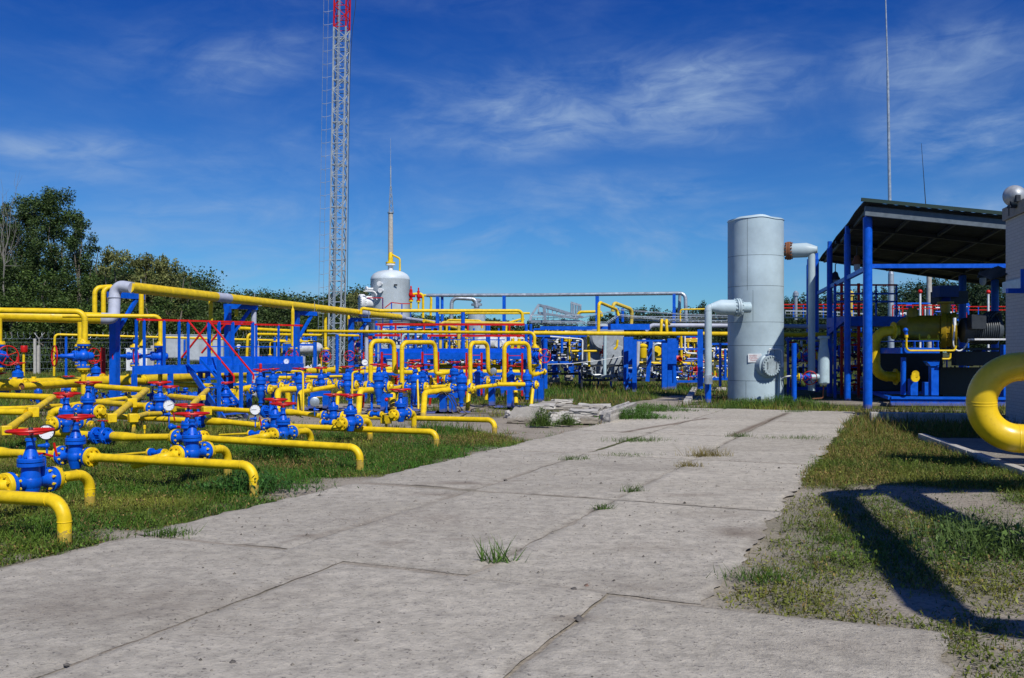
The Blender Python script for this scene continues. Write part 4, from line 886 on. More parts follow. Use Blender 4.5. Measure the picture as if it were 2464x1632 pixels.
# cables coiled at the trestle foot
for j in range(3):
    p = W(1072,965,23.5); P_ = [p+Vector((rng.uniform(-.5,.9), rng.uniform(-.3,.3), 0))*k+Vector((0,0,.25-.0*k)) for k in (.1,.4)]; base_z = .02
    pts_ = [Vector((p.x-.25+j*.1,p.y,.5)), Vector((p.x-.05+j*.12,p.y-.05,.62-j*.05)), Vector((p.x+.2+j*.06,p.y-.1,.25)), Vector((p.x+.15+j*.2,p.y-.2,.03)), Vector((p.x+.9+j*.4,p.y-.1*j,.03))]
    path, _ = fillet(pts_, .25); mb = MB(); mb.sweep(path, .014, 6); single(mb, 'cable', BLK, ['black cable looping highest over the blue trestle foot','black cable looping over the trestle foot in the middle','black cable lying lowest at the blue trestle foot'][j], 'cable')
for k, (a, b, c_) in enumerate([((1085,972),(1130,965),(1185,962)),((1100,1010),(1140,985),(1210,975)),((880,992),(930,985),(975,990)),((1190,965),(1260,975),(1320,960))]):
    P_ = [G(*a), G(*b), G(*c_)]; P_ = [p+Vector((0,0,.02)) for p in P_]; path, _ = fillet(P_, 2); mb = MB(); mb.sweep(path, .016, 6); single(mb, 'ground_cable', BLK, ['black cable on the sand behind the third loop','black cable running from the trestle toward the rubble','black cable on the sand under the first loop','black cable on the sand by the last trestle'][k], 'cable')
# left back: thin pipes, posts, marker
pipe('thin yellow frame pipe standing before the left fence', [W(130,905,42), W(132,805,42), W(760,822,48)], .055, n=12)
pipe('yellow pipe standing behind the platform end and running right', [W(594,862,36), W(596,804,36), W(862,808,40)], .055, n=12)
pipe('yellow pipe running right behind the second support post', [W(576,790,36), W(700,797,38)], .07, n=12)
pipe('small yellow gooseneck left of the first drop valve', [(W(649.5,855,37)), W(650,822,37), W(766,822,38)], .03, n=8)
pipe('brown yellow gooseneck beside the white drum', [W(678,880,38), W(679,827,38), W(700,826,38)], .03, 'D', n=8)
for sx, y0, y1, Y, r_, m_, lab in [(159,811,905,41,.055,'B','blue post under the thin yellow frame pipe'),(323,818,905,44,.05,'B','blue post behind the domed valve'),(444,818,862,44,.05,'B','blue post seen between the first platform posts'),(661,812,905,39,.055,'B','blue post left of the brown gooseneck'),(683,826,885,38,.06,'B','blue post right of the brown gooseneck'),(756,822,885,42,.05,'B','blue post in front of the white drum'),(57,848,905,30,.04,'Y','thin yellow post carrying a red box'),(248,837,905,28.5,.075,'R','thick bright red post left of the goalpost support'),(668,815,880,40,.02,'S','thin grey rod'),(811,805,905,38,.07,'B','blue post right of the second drop pipe'),(773,838,905,39,.025,'Y','wavy thin yellow pipe left of the second drop pipe'),(1130,860,905,34,.05,'B','blue post behind the third loop')]:
    mb = MB(); mb.cyl(W(sx,y1,Y), W(sx,y0,Y), r_, n=10); single(mb, 'post' if m_ != 'Y' else 'pipe_post', MATS[m_], lab if 'rod' not in lab else 'thin grey rod left of the first drop pipe', 'post')
t = thing('marker_box', 'red marker box on top of the thin yellow post at far left', 'box', W(58,848,30)); mb = MB(); mb.lathe([(.1,0),(.11,.02),(.11,.2),(.1,.22)], W(58,848,30), Z3, 14); part(mb, 'box', RED, t)
put('riser', W(649.5,864,37), Z3, (-1,-.2), 'small blue valve under the gooseneck left of the first drop', .6)
# ================================================================ fence, cabinets
for k, sx in enumerate([92, 285, 367, 620, 669, -20]):
    Y = 67 if k != 4 else 74; b = Vector((W(sx,0,Y).x, Y, 0)); lab = ['grey concrete fence post with a forked top at far left','fence post with a forked top right of the thick red post','fence post with a forked top seen above the white locker','forked fence post right of the platform end','forked fence post behind the brown gooseneck','fence post outside the left edge'][k]
    if k == 5: continue
    t = thing('fence_post', lab, 'fence post', b, 'forked posts of the perimeter fence'); mb = MB(); mb.box(b+Vector((0,0,1.05)), (.24,.2,2.1)); part(mb, 'post', CONCL, t, bevel=.02)
    mb = MB(); c_ = b+Vector((.06,0,2.1)); mb.cyl(c_-Vector((0,0,.3)), c_+Vector((0,0,.5)), .03, n=6); mb.cyl(c_+Vector((0,0,.5)), c_+Vector((-.38,0,.95)), .02, n=6); mb.cyl(c_+Vector((0,0,.5)), c_+Vector((.42,0,.95)), .02, n=6); part(mb, 'fork', CONCL, t)
mb = MB(); b = Vector((W(84,0,66.5).x, 66.5, 0)); mb.box(b+Vector((0,0,1.3)), (.17,.1,2.6)); single(mb, 'fence_stay', CONCL, 'thin pale stay post left of the far left fence post', 'fence post')
t = thing('perimeter_fence', 'thin wire fence topped with razor coil along the trees at left', 'fence', (-20,67,0))
mb = MB(); x0, x1 = -50, 2
for z in (.4,.9,1.4,1.9,2.35,2.6): mb.beam((x0,67,z), (x1,67,z), .012, .012)
i = x0
while i < x1: mb.beam((i,67,.1), (i+.55,67,2.35), .004, .004); mb.beam((i+.55,67,.1), (i,67,2.35), .004, .004); i += .3
part(mb, 'wire_mesh', SIL, t)
mb = MB(); pts_ = []; i = 0
while x0+i*.03 < x1: a_ = i*.42; pts_.append((x0+i*.03, 67+.28*math.cos(a_), 2.85+.28*math.sin(a_))); i += 1
mb.sweep(pts_, .008, 3, caps=False); part(mb, 'razor_coil', SIL, t)
def cabinet(x0, y0, x1, y1, Y, lab, m=BOXM, dpt=1.2, lines=3, name='cabinet'):
    a, b = W(x0,y0,Y), W(x1,y1,Y); t = thing(name, lab, 'cabinet', dn((a+b)/2, max(0,b.z))); w_ = b.x-a.x; h = a.z-b.z
    mb = MB(); mb.box(((a.x+b.x)/2, Y+dpt/2, (a.z+b.z)/2), (w_, dpt, h)); part(mb, 'body', m, t, bevel=.02)
    mb = MB(); n_ = lines
    for i in range(n_): ww = w_/n_; mb.box((a.x+ww*(i+.5), Y-.012, (a.z+b.z)/2), (ww*.93, .02, h*.93))
    part(mb, 'door', m, t, bevel=.008)
    mb = MB(); mb.box(((a.x+b.x)/2, Y+dpt/2, a.z+.03), (w_*1.04, dpt*1.05, .05)); part(mb, 'roof', m, t); return t
cabinet(399,807,442,862,62,'pale grey equipment cabinet left of the pair behind the platform', lines=2)
cabinet(450,807,537,868,61,'wide pale grey equipment cabinet right of the pair behind the platform', lines=3)
cabinet(303,840,354,893,58,'small white locker between the goalpost and the platform', WHT, .8, 1)
cabinet(875,777,912,787,58,'small light panel high beside the last support', BOXM, .3, 1, 'panel')
# white drum on legs
t = thing('storage_drum', 'white horizontal drum tank on legs behind the drop pipes', 'tank', dn(W(742,880,50), 0)); a, b = W(722,838,50), W(764,838,51); r_ = .46*50/F*30; d = (b-a).normalized(); r_ = 14*50/F
mb = MB(); mb.lathe([(.01,-.32),(r_*.5,-.27),(r_*.85,-.14),(r_,0),(r_,(b-a).length),(r_*.85,(b-a).length+.14),(r_*.5,(b-a).length+.27),(.01,(b-a).length+.32)], a, d, 28); part(mb, 'shell', paint('drum_white', (.62,.63,.65), .4, low=False), t)
for f in (.15,.85): q = a.lerp(b, f); mb = MB(); mb.beam(q-Vector((0,0,r_*.8)), Vector((q.x,q.y,0)), .12, .3); part(mb, 'leg', LGRY, t)
mb = MB(); 
for i in range(14): q = W(720+i*4.2,891-rng.uniform(0,8),46+rng.uniform(0,1)); mb.box(q, (rng.uniform(.1,.5), .2, rng.uniform(.05,.25)), Matrix.Rotation(rng.uniform(0,1), 3, 'Y'))
single(mb, 'foil_bundle', paint('foil_white', (.7,.7,.72), .3, low=False), 'heap of crumpled silver foil under the white drum', 'foil')
# ================================================================ trees and woods
def crown_mesh(clumps, nl, s, cols, droop=0.0):
    """clumps: list of (centre, radii); leaves gather toward each clump's shell"""
    vs, ts = [], []
    for (c, r) in clumps:
        n = max(6, int(nl*(r[0]*r[2])**.8)); d = rng.normal(size=(n,3)); d /= np.linalg.norm(d, axis=1)[:,None]
        rad = rng.random(n)**.45; p = np.array(c)+d*np.array(r)*rad[:,None]*(1+.12*rng.normal(size=(n,1)))
        th = rng.uniform(0, 2*PI, n); e = rng.uniform(-.9, .9, n)-droop; ax = np.stack([np.cos(th)*np.cos(e), np.sin(th)*np.cos(e), np.sin(e)], 1)
        sd = np.cross(ax, rng.normal(size=(n,3))); sd /= np.linalg.norm(sd, axis=1)[:,None]+1e-9
        L = (s*rng.uniform(.6, 1.4, n))[:,None]; a = p-ax*L*.5; q = p+ax*L*.5; wd = .32 if droop == 0 else .2
        vs.append(np.stack([a, p+sd*L*wd, q, a, q, p-sd*L*wd], 1).reshape(-1, 3))
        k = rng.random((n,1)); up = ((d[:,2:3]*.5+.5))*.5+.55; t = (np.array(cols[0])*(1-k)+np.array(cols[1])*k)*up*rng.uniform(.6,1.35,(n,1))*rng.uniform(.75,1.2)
        ts.append(np.repeat(t, 2, 0))
    return np.concatenate(vs), np.concatenate(ts)
def limb(mb, a, b, r0, r1, wob=.06, k=5):
    a = Vector(a); b = Vector(b); L = (b-a).length; P_ = [a.lerp(b, i/k)+Vector((rng.normal(0,wob*L/k*1.5), rng.normal(0,wob*L/k*1.5), 0))*(0 < i < k) for i in range(k+1)]
    mb.sweep(P_, [r0+(r1-r0)*i/k for i in range(k+1)], 7); return P_
def tree(sx, Y, top, wpx, lab, kind='broad', nc=40, low=.12, name='broadleaf_tree', seed=0):
    b = Vector(((sx-CX)/F*Y, Y, float(height((sx-CX)/F*Y, Y)))); H = EYE+(HY-top)/F*Y-b.z; R_ = wpx/F*Y/2
    t = thing(name, lab, 'tree', b, 'trees beyond the fence'); mb = MB()
    cl = []
    if kind == 'poplar':
        cols = ((.026,.06,.018),(.10,.155,.04)); s = .165
        for i in range(nc):
            h = rng.uniform(low, 1); w_ = R_*(1-.6*max(0,(h-.45)/.55)**1.5); th = rng.uniform(0, 2*PI); rr = w_*rng.random()**.6
            q = .36*R_*(1.25-h*.65)*rng.uniform(.6,1.2); cl.append(((b.x+math.cos(th)*rr, b.y+math.sin(th)*rr, b.z+H*h-q*.8), (q, q, q*1.2)))
        for i in range(5): e = cl[i*3][0]; limb(mb, b+Vector((0,0,H*.25)), e, .12, .03)
    elif kind == 'willow':
        cols = ((.08,.11,.03),(.26,.27,.09)); s = .24
        for i in range(nc):
            h = rng.uniform(low, .97); w_ = R_*math.sqrt(max(.08, 1-((h-.5)/.56)**2)); th = rng.uniform(0, 2*PI); rr = w_*rng.random()**.5
            q = .22*R_*rng.uniform(.6,1.25); cl.append(((b.x+math.cos(th)*rr, b.y+math.sin(th)*rr*.8, b.z+H*h-q*.7), (q, q, q*1.3)))
        for i in range(6): e = cl[i*3][0]; limb(mb, b+Vector((0,0,H*.2)), e, .12, .03)
    else:
        cols = ((.026,.06,.012),(.11,.17,.035)); s = .17
        for i in range(nc):
            h = rng.uniform(low, .95); w_ = R_*math.sqrt(max(.1, 1-((h-.5)/.55)**2)); th = rng.uniform(0, 2*PI); rr = w_*rng.random()**.5
            q = .27*R_*rng.uniform(.6,1.25); cl.append(((b.x+math.cos(th)*rr, b.y+math.sin(th)*rr*.8, b.z+H*h-q*.9), (q, q, q*.95)))
        for i in range(5): e = cl[i*3][0]; limb(mb, b+Vector((0,0,H*.2)), e, .1, .03)
    limb(mb, b, b+Vector((R_*.1*rng.normal(), 0, H*.8)), .22, .05); part(mb, 'trunk', TREEBARK, t)
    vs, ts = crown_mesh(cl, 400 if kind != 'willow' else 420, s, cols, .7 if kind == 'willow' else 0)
    vs = vs-np.array(b); o = bpy.data.objects.new('crown', tri_mesh('crown', vs, ts, LEAFM)); COL.objects.link(o); o.parent = t
    return t
TR = [(135,84,452,150,'tallest dark tree, its crown split into two lobes','poplar',130,.2),(75,88,468,150,'tall dark tree left of the tallest one','poplar',110,.2),(28,86,488,140,'tall dark tree second from the left edge','poplar',100,.2),(185,80,505,120,'tall dark tree right of the tallest, with an open edge','poplar',80,.2),(-12,80,500,130,'tall tree cut by the left edge behind the bare branches','poplar',80,.2),(222,82,560,60,'slim dark sprig of a tree at the right edge of the tall group','poplar',24,.35),
 (275,79,590,130,'pale green willow left of the willow pair','willow',60,.1),(345,81,598,140,'pale green willow with drooping shoots, middle of the three','willow',64,.1),(408,83,606,110,'pale green willow second from the right end of the willows','willow',60,.1),(438,84,640,60,'small pale willow at the right end of the willows','willow',34,.1),
 (40,73,690,190,'broad dark bush tree low behind the fence at far left','broad',60,.02),(150,72,700,200,'broad bush tree behind the fence under the tall trees','broad',60,.02),(250,73,705,170,'broad bush tree behind the gooseneck pipes','broad',52,.02),(350,72,700,170,'broad bush tree behind the second riser','broad',52,.02),(440,75,712,150,'broad bush tree behind the platform','broad',46,.02),(525,82,735,150,'broad bush tree right of the platform behind','broad',46,.02),(600,88,748,150,'broad bush tree behind the second main support','broad',40,.02),(690,92,756,160,'broad bush tree behind the first drop pipe','broad',40,.02),(790,98,740,170,'broad bush tree behind the foot of the lattice mast','broad',40,.02),(862,110,695,90,'rounded pale green tree left of the white pressure vessel','willow',40,.05),(100,74,620,170,'mid height leafy tree in front of the tallest tree','broad',60,.05),(210,75,640,120,'mid height leafy tree between the tall group and the willows','broad',46,.05),(-30,74,640,150,'leafy tree at the very left edge','broad',44,.05)]
for i, (sx, Y, top, w_, lab, kd, nc, low) in enumerate(TR): tree(sx, Y, top, w_, lab, kd, nc, low, name={'poplar':'poplar_tree','willow':'willow_tree','broad':'bushy_tree'}[kd])
# bare pale tree at the left edge
b = Vector((W(8,0,76).x, 76, 0)); mb = MB(); t = thing('bare_tree', 'leafless pale tree with upright twigs at the left edge', 'tree', b)
tr_ = limb(mb, b, W(10,640,76), .09, .05)
for (ex, ey) in ((2,430),(14,455),(48,410),(42,520),(60,560),(-10,470),(30,600),(55,640),(5,540)):
    p0_ = tr_[-1]; mid = W((10+ex)/2+rng.uniform(-6,6), (640+ey)/2, 76); limb(mb, p0_, mid, .035, .02, .1, 3); limb(mb, mid, W(ex,ey,76), .02, .005, .08, 4)
    for k in range(3): q = mid.lerp(W(ex,ey,76), rng.uniform(.1,.7)); limb(mb, q, q+Vector((rng.uniform(-.8,.8), 0, rng.uniform(.8,2.2))), .010, .004, .08, 3)
part(mb, 'trunk', DRYWOOD, t)
# far woods: one mass each
def wood(name, lab, x0, x1, Y0, Y1, n, hmin, hmax, cols, conic, topf, leaf=.8):
    vs, ts = [], []
    for i in range(n):
        Y = rng.uniform(Y0, Y1)**1.0; sx = rng.uniform(x0, x1); x = (sx-CX)/F*Y; z = float(height(x, Y)); tp = topf(sx); H = min(hmax, max(hmin, (EYE+(HY-tp)/F*Y-z)*rng.uniform(.78,1.03)))
        cl = []
        if conic:
            for k in range(7): f = .25+.75*k/6; r = H*.17*(1.12-f)**.8+.25; cl.append(((x, Y, z+H*f-.4), (r, r, H*.085)))
        else:
            for k in range(7): r = H*.2*rng.uniform(.7,1.2); cl.append(((x+rng.normal(0,H*.17), Y+rng.normal(0,H*.15), z+H*rng.uniform(.3,.93)), (r, r, r*.85)))
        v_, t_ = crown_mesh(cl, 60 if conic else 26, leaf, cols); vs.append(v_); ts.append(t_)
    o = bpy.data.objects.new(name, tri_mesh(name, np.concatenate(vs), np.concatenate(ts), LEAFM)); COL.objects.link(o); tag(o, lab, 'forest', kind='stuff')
def interp(pts): xs_, ys_ = zip(*pts); return lambda s: float(np.interp(s, xs_, ys_))
topL = interp([(300,640),(445,660),(480,698),(560,708),(620,703),(690,708),(760,722),(820,708),(870,696),(905,742),(1000,758),(1200,768)])
wood('wooded_hill', 'dark mixed wood covering the low hill behind the yard', 260, 1200, 150, 300, 620, 7, 26, ((.022,.05,.012),(.08,.12,.03)), False, topL, .5)
topR = interp([(1100,775),(1380,770),(1500,752),(1570,742),(1640,748),(1690,728),(1720,740),(1900,718),(2000,705),(2120,700),(2250,672),(2300,690),(2360,665),(2464,680),(2700,680)])
wood('pine_wood', 'dark pine wood along the horizon behind the grey tank and canopy', 1000, 2700, 150, 270, 1000, 5, 24, ((.014,.036,.016),(.05,.085,.03)), True, topR, .4)
# ================================================================ lattice mast with ladder
def lattice(base, top, w, n, t, mat_sw, r=.05):
    P0, P1 = Vector(base), Vector(top); ax = (P1-P0).normalized(); A = math.radians(38)
    off = [Vector((math.cos(A+PI/2*k), math.sin(A+PI/2*k), 0))*w*.7071 for k in range(4)]
    def seg(i0, i1, m, nm):
        for k in range(4): mb = MB(); mb.beam(P0.lerp(P1, i0/n)+off[k], P0.lerp(P1, i1/n)+off[k], r*1.5, r*1.5); part(mb, nm, m, t)
        mb = MB()
        for i in range(i0, i1):
            a = P0.lerp(P1, i/n); b = P0.lerp(P1, (i+1)/n)
            for k in range(4):
                k2_ = (k+1) % 4; mb.beam(a+off[k], a+off[k2_], r*.8, r*.8); mb.beam(a+off[k], b+off[k2_], r*.75, r*.75) if (i+k)%2 else mb.beam(a+off[k2_], b+off[k], r*.75, r*.75)
            if i % 4 == 0:
                for k in range(2): mb.beam(a+off[k], a+off[k+2], r, r)
        part(mb, 'bracing', m, t)
    seg(0, mat_sw, MASTM, 'leg'); seg(mat_sw, n, RED, 'red_leg')
YM = 62.0
b = Vector(W(808,0,YM)); b.z = 0; tp = W(828,-260,YM); t = thing('lattice_mast', 'tall grey lattice mast with a red painted top and side ladder', 'mast', b)
n_ = 46; H_ = tp.z; zsw = EYE+(HY-60)/F*YM; MASTM = paint('mast_grey_paint', (.36,.41,.45), .5, low=False); lattice(b, tp, .84, n_, t, int(round(n_*zsw/H_)), .055)
mb = MB(); d = tp-b
lo = lambda sx_off, f: b+d*f+Vector((sx_off/F*YM, -.3, 0))
for so_ in (-42,-31): mb.beam(lo(so_,.02), lo(so_,1), .018, .018)
for i in range(36):
    f = .02+i*.027; 
    if f > 1: break
    mb.beam(lo(-42,f), lo(-31,f), .018, .018); mb.beam(lo(-31,f), lo(-17,f+.003), .02, .02); mb.beam(lo(-42,f), lo(-42,f)+Vector((.25,.45,0)), .014, .014)
part(mb, 'ladder_cage', SIL, t)
mb = MB(); path = [W(861,-60,YM-.5), W(855,20,YM-.5), W(848,70,YM-.5), W(843,150,YM-.5), W(840,300,YM-.5), W(836,700,YM-.5)]; mb.sweep(path, .02, 5); part(mb, 'cable', DGRY, t)
mb = MB(); mb.beam(b+Vector((-.12,-.4,0)), tp+Vector((-.12,-.4,0)), .17, .05); part(mb, 'cable_tray', SIL, t)
# concrete lightning mast behind the vessel
YC = 75; b = Vector((W(940,0,YC).x, YC, 0)); t = thing('lightning_mast', 'slim concrete lightning mast with a lattice tip rising behind the white vessel', 'mast', b)
mb = MB(); mb.sweep([b, W(940,512,YC)], [.28,.19], 14); part(mb, 'pole', CONCL, t)
mb = MB()
for k in range(3):
    o_ = Vector((math.cos(k*2.09), math.sin(k*2.09), 0)); mb.beam(W(940,512,YC)+o_*.22, W(940,448,YC)+o_*.05, .05, .05)
    for i in range(4): a = W(940,512-16*i,YC)+o_*(.22-.042*i); o2 = Vector((math.cos((k+1)*2.09), math.sin((k+1)*2.09), 0)); mb.beam(a, W(940,496-16*i,YC)+o2*(.18-.042*i), .03, .03)
part(mb, 'lattice_tip', SIL, t)
mb = MB(); mb.lathe([(.26,-.05),(.26,.05)], W(940,512,YC), Z3, 12); mb.cyl(W(940,450,YC), W(940,400,YC), .055, n=8); mb.cyl(W(940,400,YC), W(940,333,YC), .022, .012, n=6); part(mb, 'rod', SIL, t)
# tall galvanised mast and the grey pole behind the canopy
YG = 55; b = Vector((W(2144,0,YG).x, YG, 0)); t = thing('steel_mast', 'very tall thin galvanised lightning mast rising behind the canopy', 'mast', b)
mb = MB(); mb.cyl(b, W(2144,660,YG), .19, .17, 14); mb.lathe([(.17,0),(.12,.25),(.11,.3)], W(2144,660,YG), Z3, 14); mb.sweep([W(2144,655,YG), W(2141,490,YG), W(2138,300,YG), W(2136,170,YG)], [.12,.10,.085,.075], 10); mb.sweep([W(2136,170,YG), W(2131,0,YG), W(2128,-160,YG)], [.055,.04,.02], 8); part(mb, 'pole', SIL, t)
YG = 62; b = Vector((W(2237,0,YG).x, YG, 0)); t = thing('lightning_mast', 'grey concrete mast with a thin dark rod behind the right half of the canopy', 'mast', b)
mb = MB(); mb.cyl(b, W(2235,560,YG), .2, .15, 12); part(mb, 'pole', CONCL, t); mb = MB(); mb.sweep([W(2235,562,YG), W(2228,500,YG), W(2217,345,YG)], [.04,.03,.012], 6); part(mb, 'rod', DGRY, t)
# ================================================================ white pressure vessel
YV = 56; cx = W(939,0,YV).x; R_ = 47/F*YV; base = Vector((cx, YV, 0)); t = thing('pressure_vessel', 'big white domed pressure vessel with a side manhole', 'vessel', base)
zt_ = EYE+(HY-651)/F*YV; zs_ = EYE+(HY-673)/F*YV
mb = MB(); mb.lathe([(R_*.96,.5),(R_,.8),(R_,zs_-.03),(R_*1.004,zs_-.02),(R_*1.004,zs_+.02),(R_*.97,zs_+.16),(R_*.86,zs_+.33),(R_*.66,zs_+.47),(R_*.4,zs_+.55),(R_*.15,zt_+.02)], base, Z3, 40); part(mb, 'shell', paint('vessel_white', (.56,.63,.67), .35, amt=.05, scale=.6, low=False), t)
mb = MB(); mb.lathe([(.14,-.05),(.13,.3),(.30,.31),(.30,.40),(.14,.41)], (cx+.02,YV,zt_), Z3, 16); part(mb, 'top_nozzle', WHT, t)
mb = MB(); mb.lathe([(.3,0),(.3,.1),(.16,.12),(.12,.6),(.08,.7)], (cx+.02,YV,zt_+.42), Z3, 16); pipe_mb(mb, [(cx+.1,YV,zt_+.98), (cx+.62,YV-.2,zt_+.7), (cx+.62,YV-.2,zt_-.3)], .06, n=8, welds=False); part(mb, 'yellow_vent', YEL, t)
mdir = Vector((-.93,-.36,0)); mc = Vector((cx, YV, EYE+(HY-729)/F*YV))
mb = MB(); mb.lathe([(.40,0),(.40,R_+.42),(.50,R_+.43),(.50,R_+.52)], mc, mdir, 26); part(mb, 'manhole_neck', WHT, t)
mb = MB(); mb.lathe([(.5,R_+.53),(.5,R_+.66),(.47,R_+.68)], mc, mdir, 26); bolts(mb, mc+mdir*(R_+.55), mdir, .44, 20, .045, .36); part(mb, 'manhole_cover', WHT, t)
for (sx, sy, d) in ((897,696,(-.8,-.6,0)),(919,684,(-.2,-1,0)),(921,700,(-.2,-1,0))):
    mb = MB(); q = Vector((cx,YV,0))+Vector(d).normalized()*R_*.95; q = Vector((W(sx,sy,q.y).x, q.y, W(sx,sy,q.y).z)); mb.cyl(q, q+Vector(d)*.45, .08, n=10); mb.lathe([(.15,.38),(.15,.48)], q, d, 12); part(mb, 'nozzle', WHT, t)
mb = MB(); mb.beam(W(875,701,YV-1.2), W(897,701,YV-1.2), .05, .05); path,_ = fillet([W(880,701,YV-1.2), W(905,701,YV-1.2), W(907,722,YV-1.2)], .3); mb.sweep(path, .05, 8); part(mb, 'davit', WHT, t)
mb = MB(); q = W(952,686,YV-R_-.01); mb.beam(q-Vector((.1,0,0)), q+Vector((.1,0,0)), .02, .1); part(mb, 'plate', DGRY, t)
for i, (pts_, lab) in enumerate([([(884,717),(921,717),(921,742)],'left'),([(926,741),(942,728),(967,731),(988,731)],'right')]):
    mb = MB(); P_ = [W(x,y,52) for x, y in pts_]; 
    for a, c_ in zip(P_[:-1], P_[1:]): mb.beam(a, c_, .05, .05)
    t2 = thing('walkway_rail', 'thin red rail in front of the white vessel, %s one'%lab, 'railing', dn(P_[0], P_[-1].z-.9)); part(mb, 'top_bar', RED, t2)
    for p in P_[1:]: mb = MB(); mb.beam(p, p-Vector((0,0,1.0)), .05, .05); part(mb, 'rail_post', BLU, t2)
# red relief valves
for sx, y0, y1, lab in ((989,688,722,'red relief valve next to the white vessel'),(1007,692,724,'red relief valve right of the first, on yellow pipework'),(1453,823,858,'big red relief valve before the grey heater box')):
    Y = 50 if sx < 1100 else 38; k = (y1-y0)/F*Y; t = thing('relief_valve', lab, 'valve', W(sx,y1,Y))
    mb = MB(); mb.lathe([(.16*k,0),(.16*k,.08*k),(.09*k,.1*k),(.13*k,.25*k),(.17*k,.3*k),(.17*k,.45*k),(.12*k,.5*k),(.11*k,.72*k),(.05*k,.78*k),(.06*k,.95*k),(.02*k,k)], n=14); mb.build('body', RED, t)
    mb = MB(); mb.cyl((0,0,.28*k), (-.32*k if sx > 1100 else .3*k,-.03,.28*k), .1*k, n=10); mb.build('outlet', RED, t)
    mb = MB(); mb.lathe([(.16*k,-.12*k),(.16*k,-.01),(.08*k,-.0)], n=12); mb.cyl((0,0,-.6*k), (0,0,-.1*k), .07*k, n=8); mb.build('inlet_flange', YEL if sx < 1100 else WHT, t)
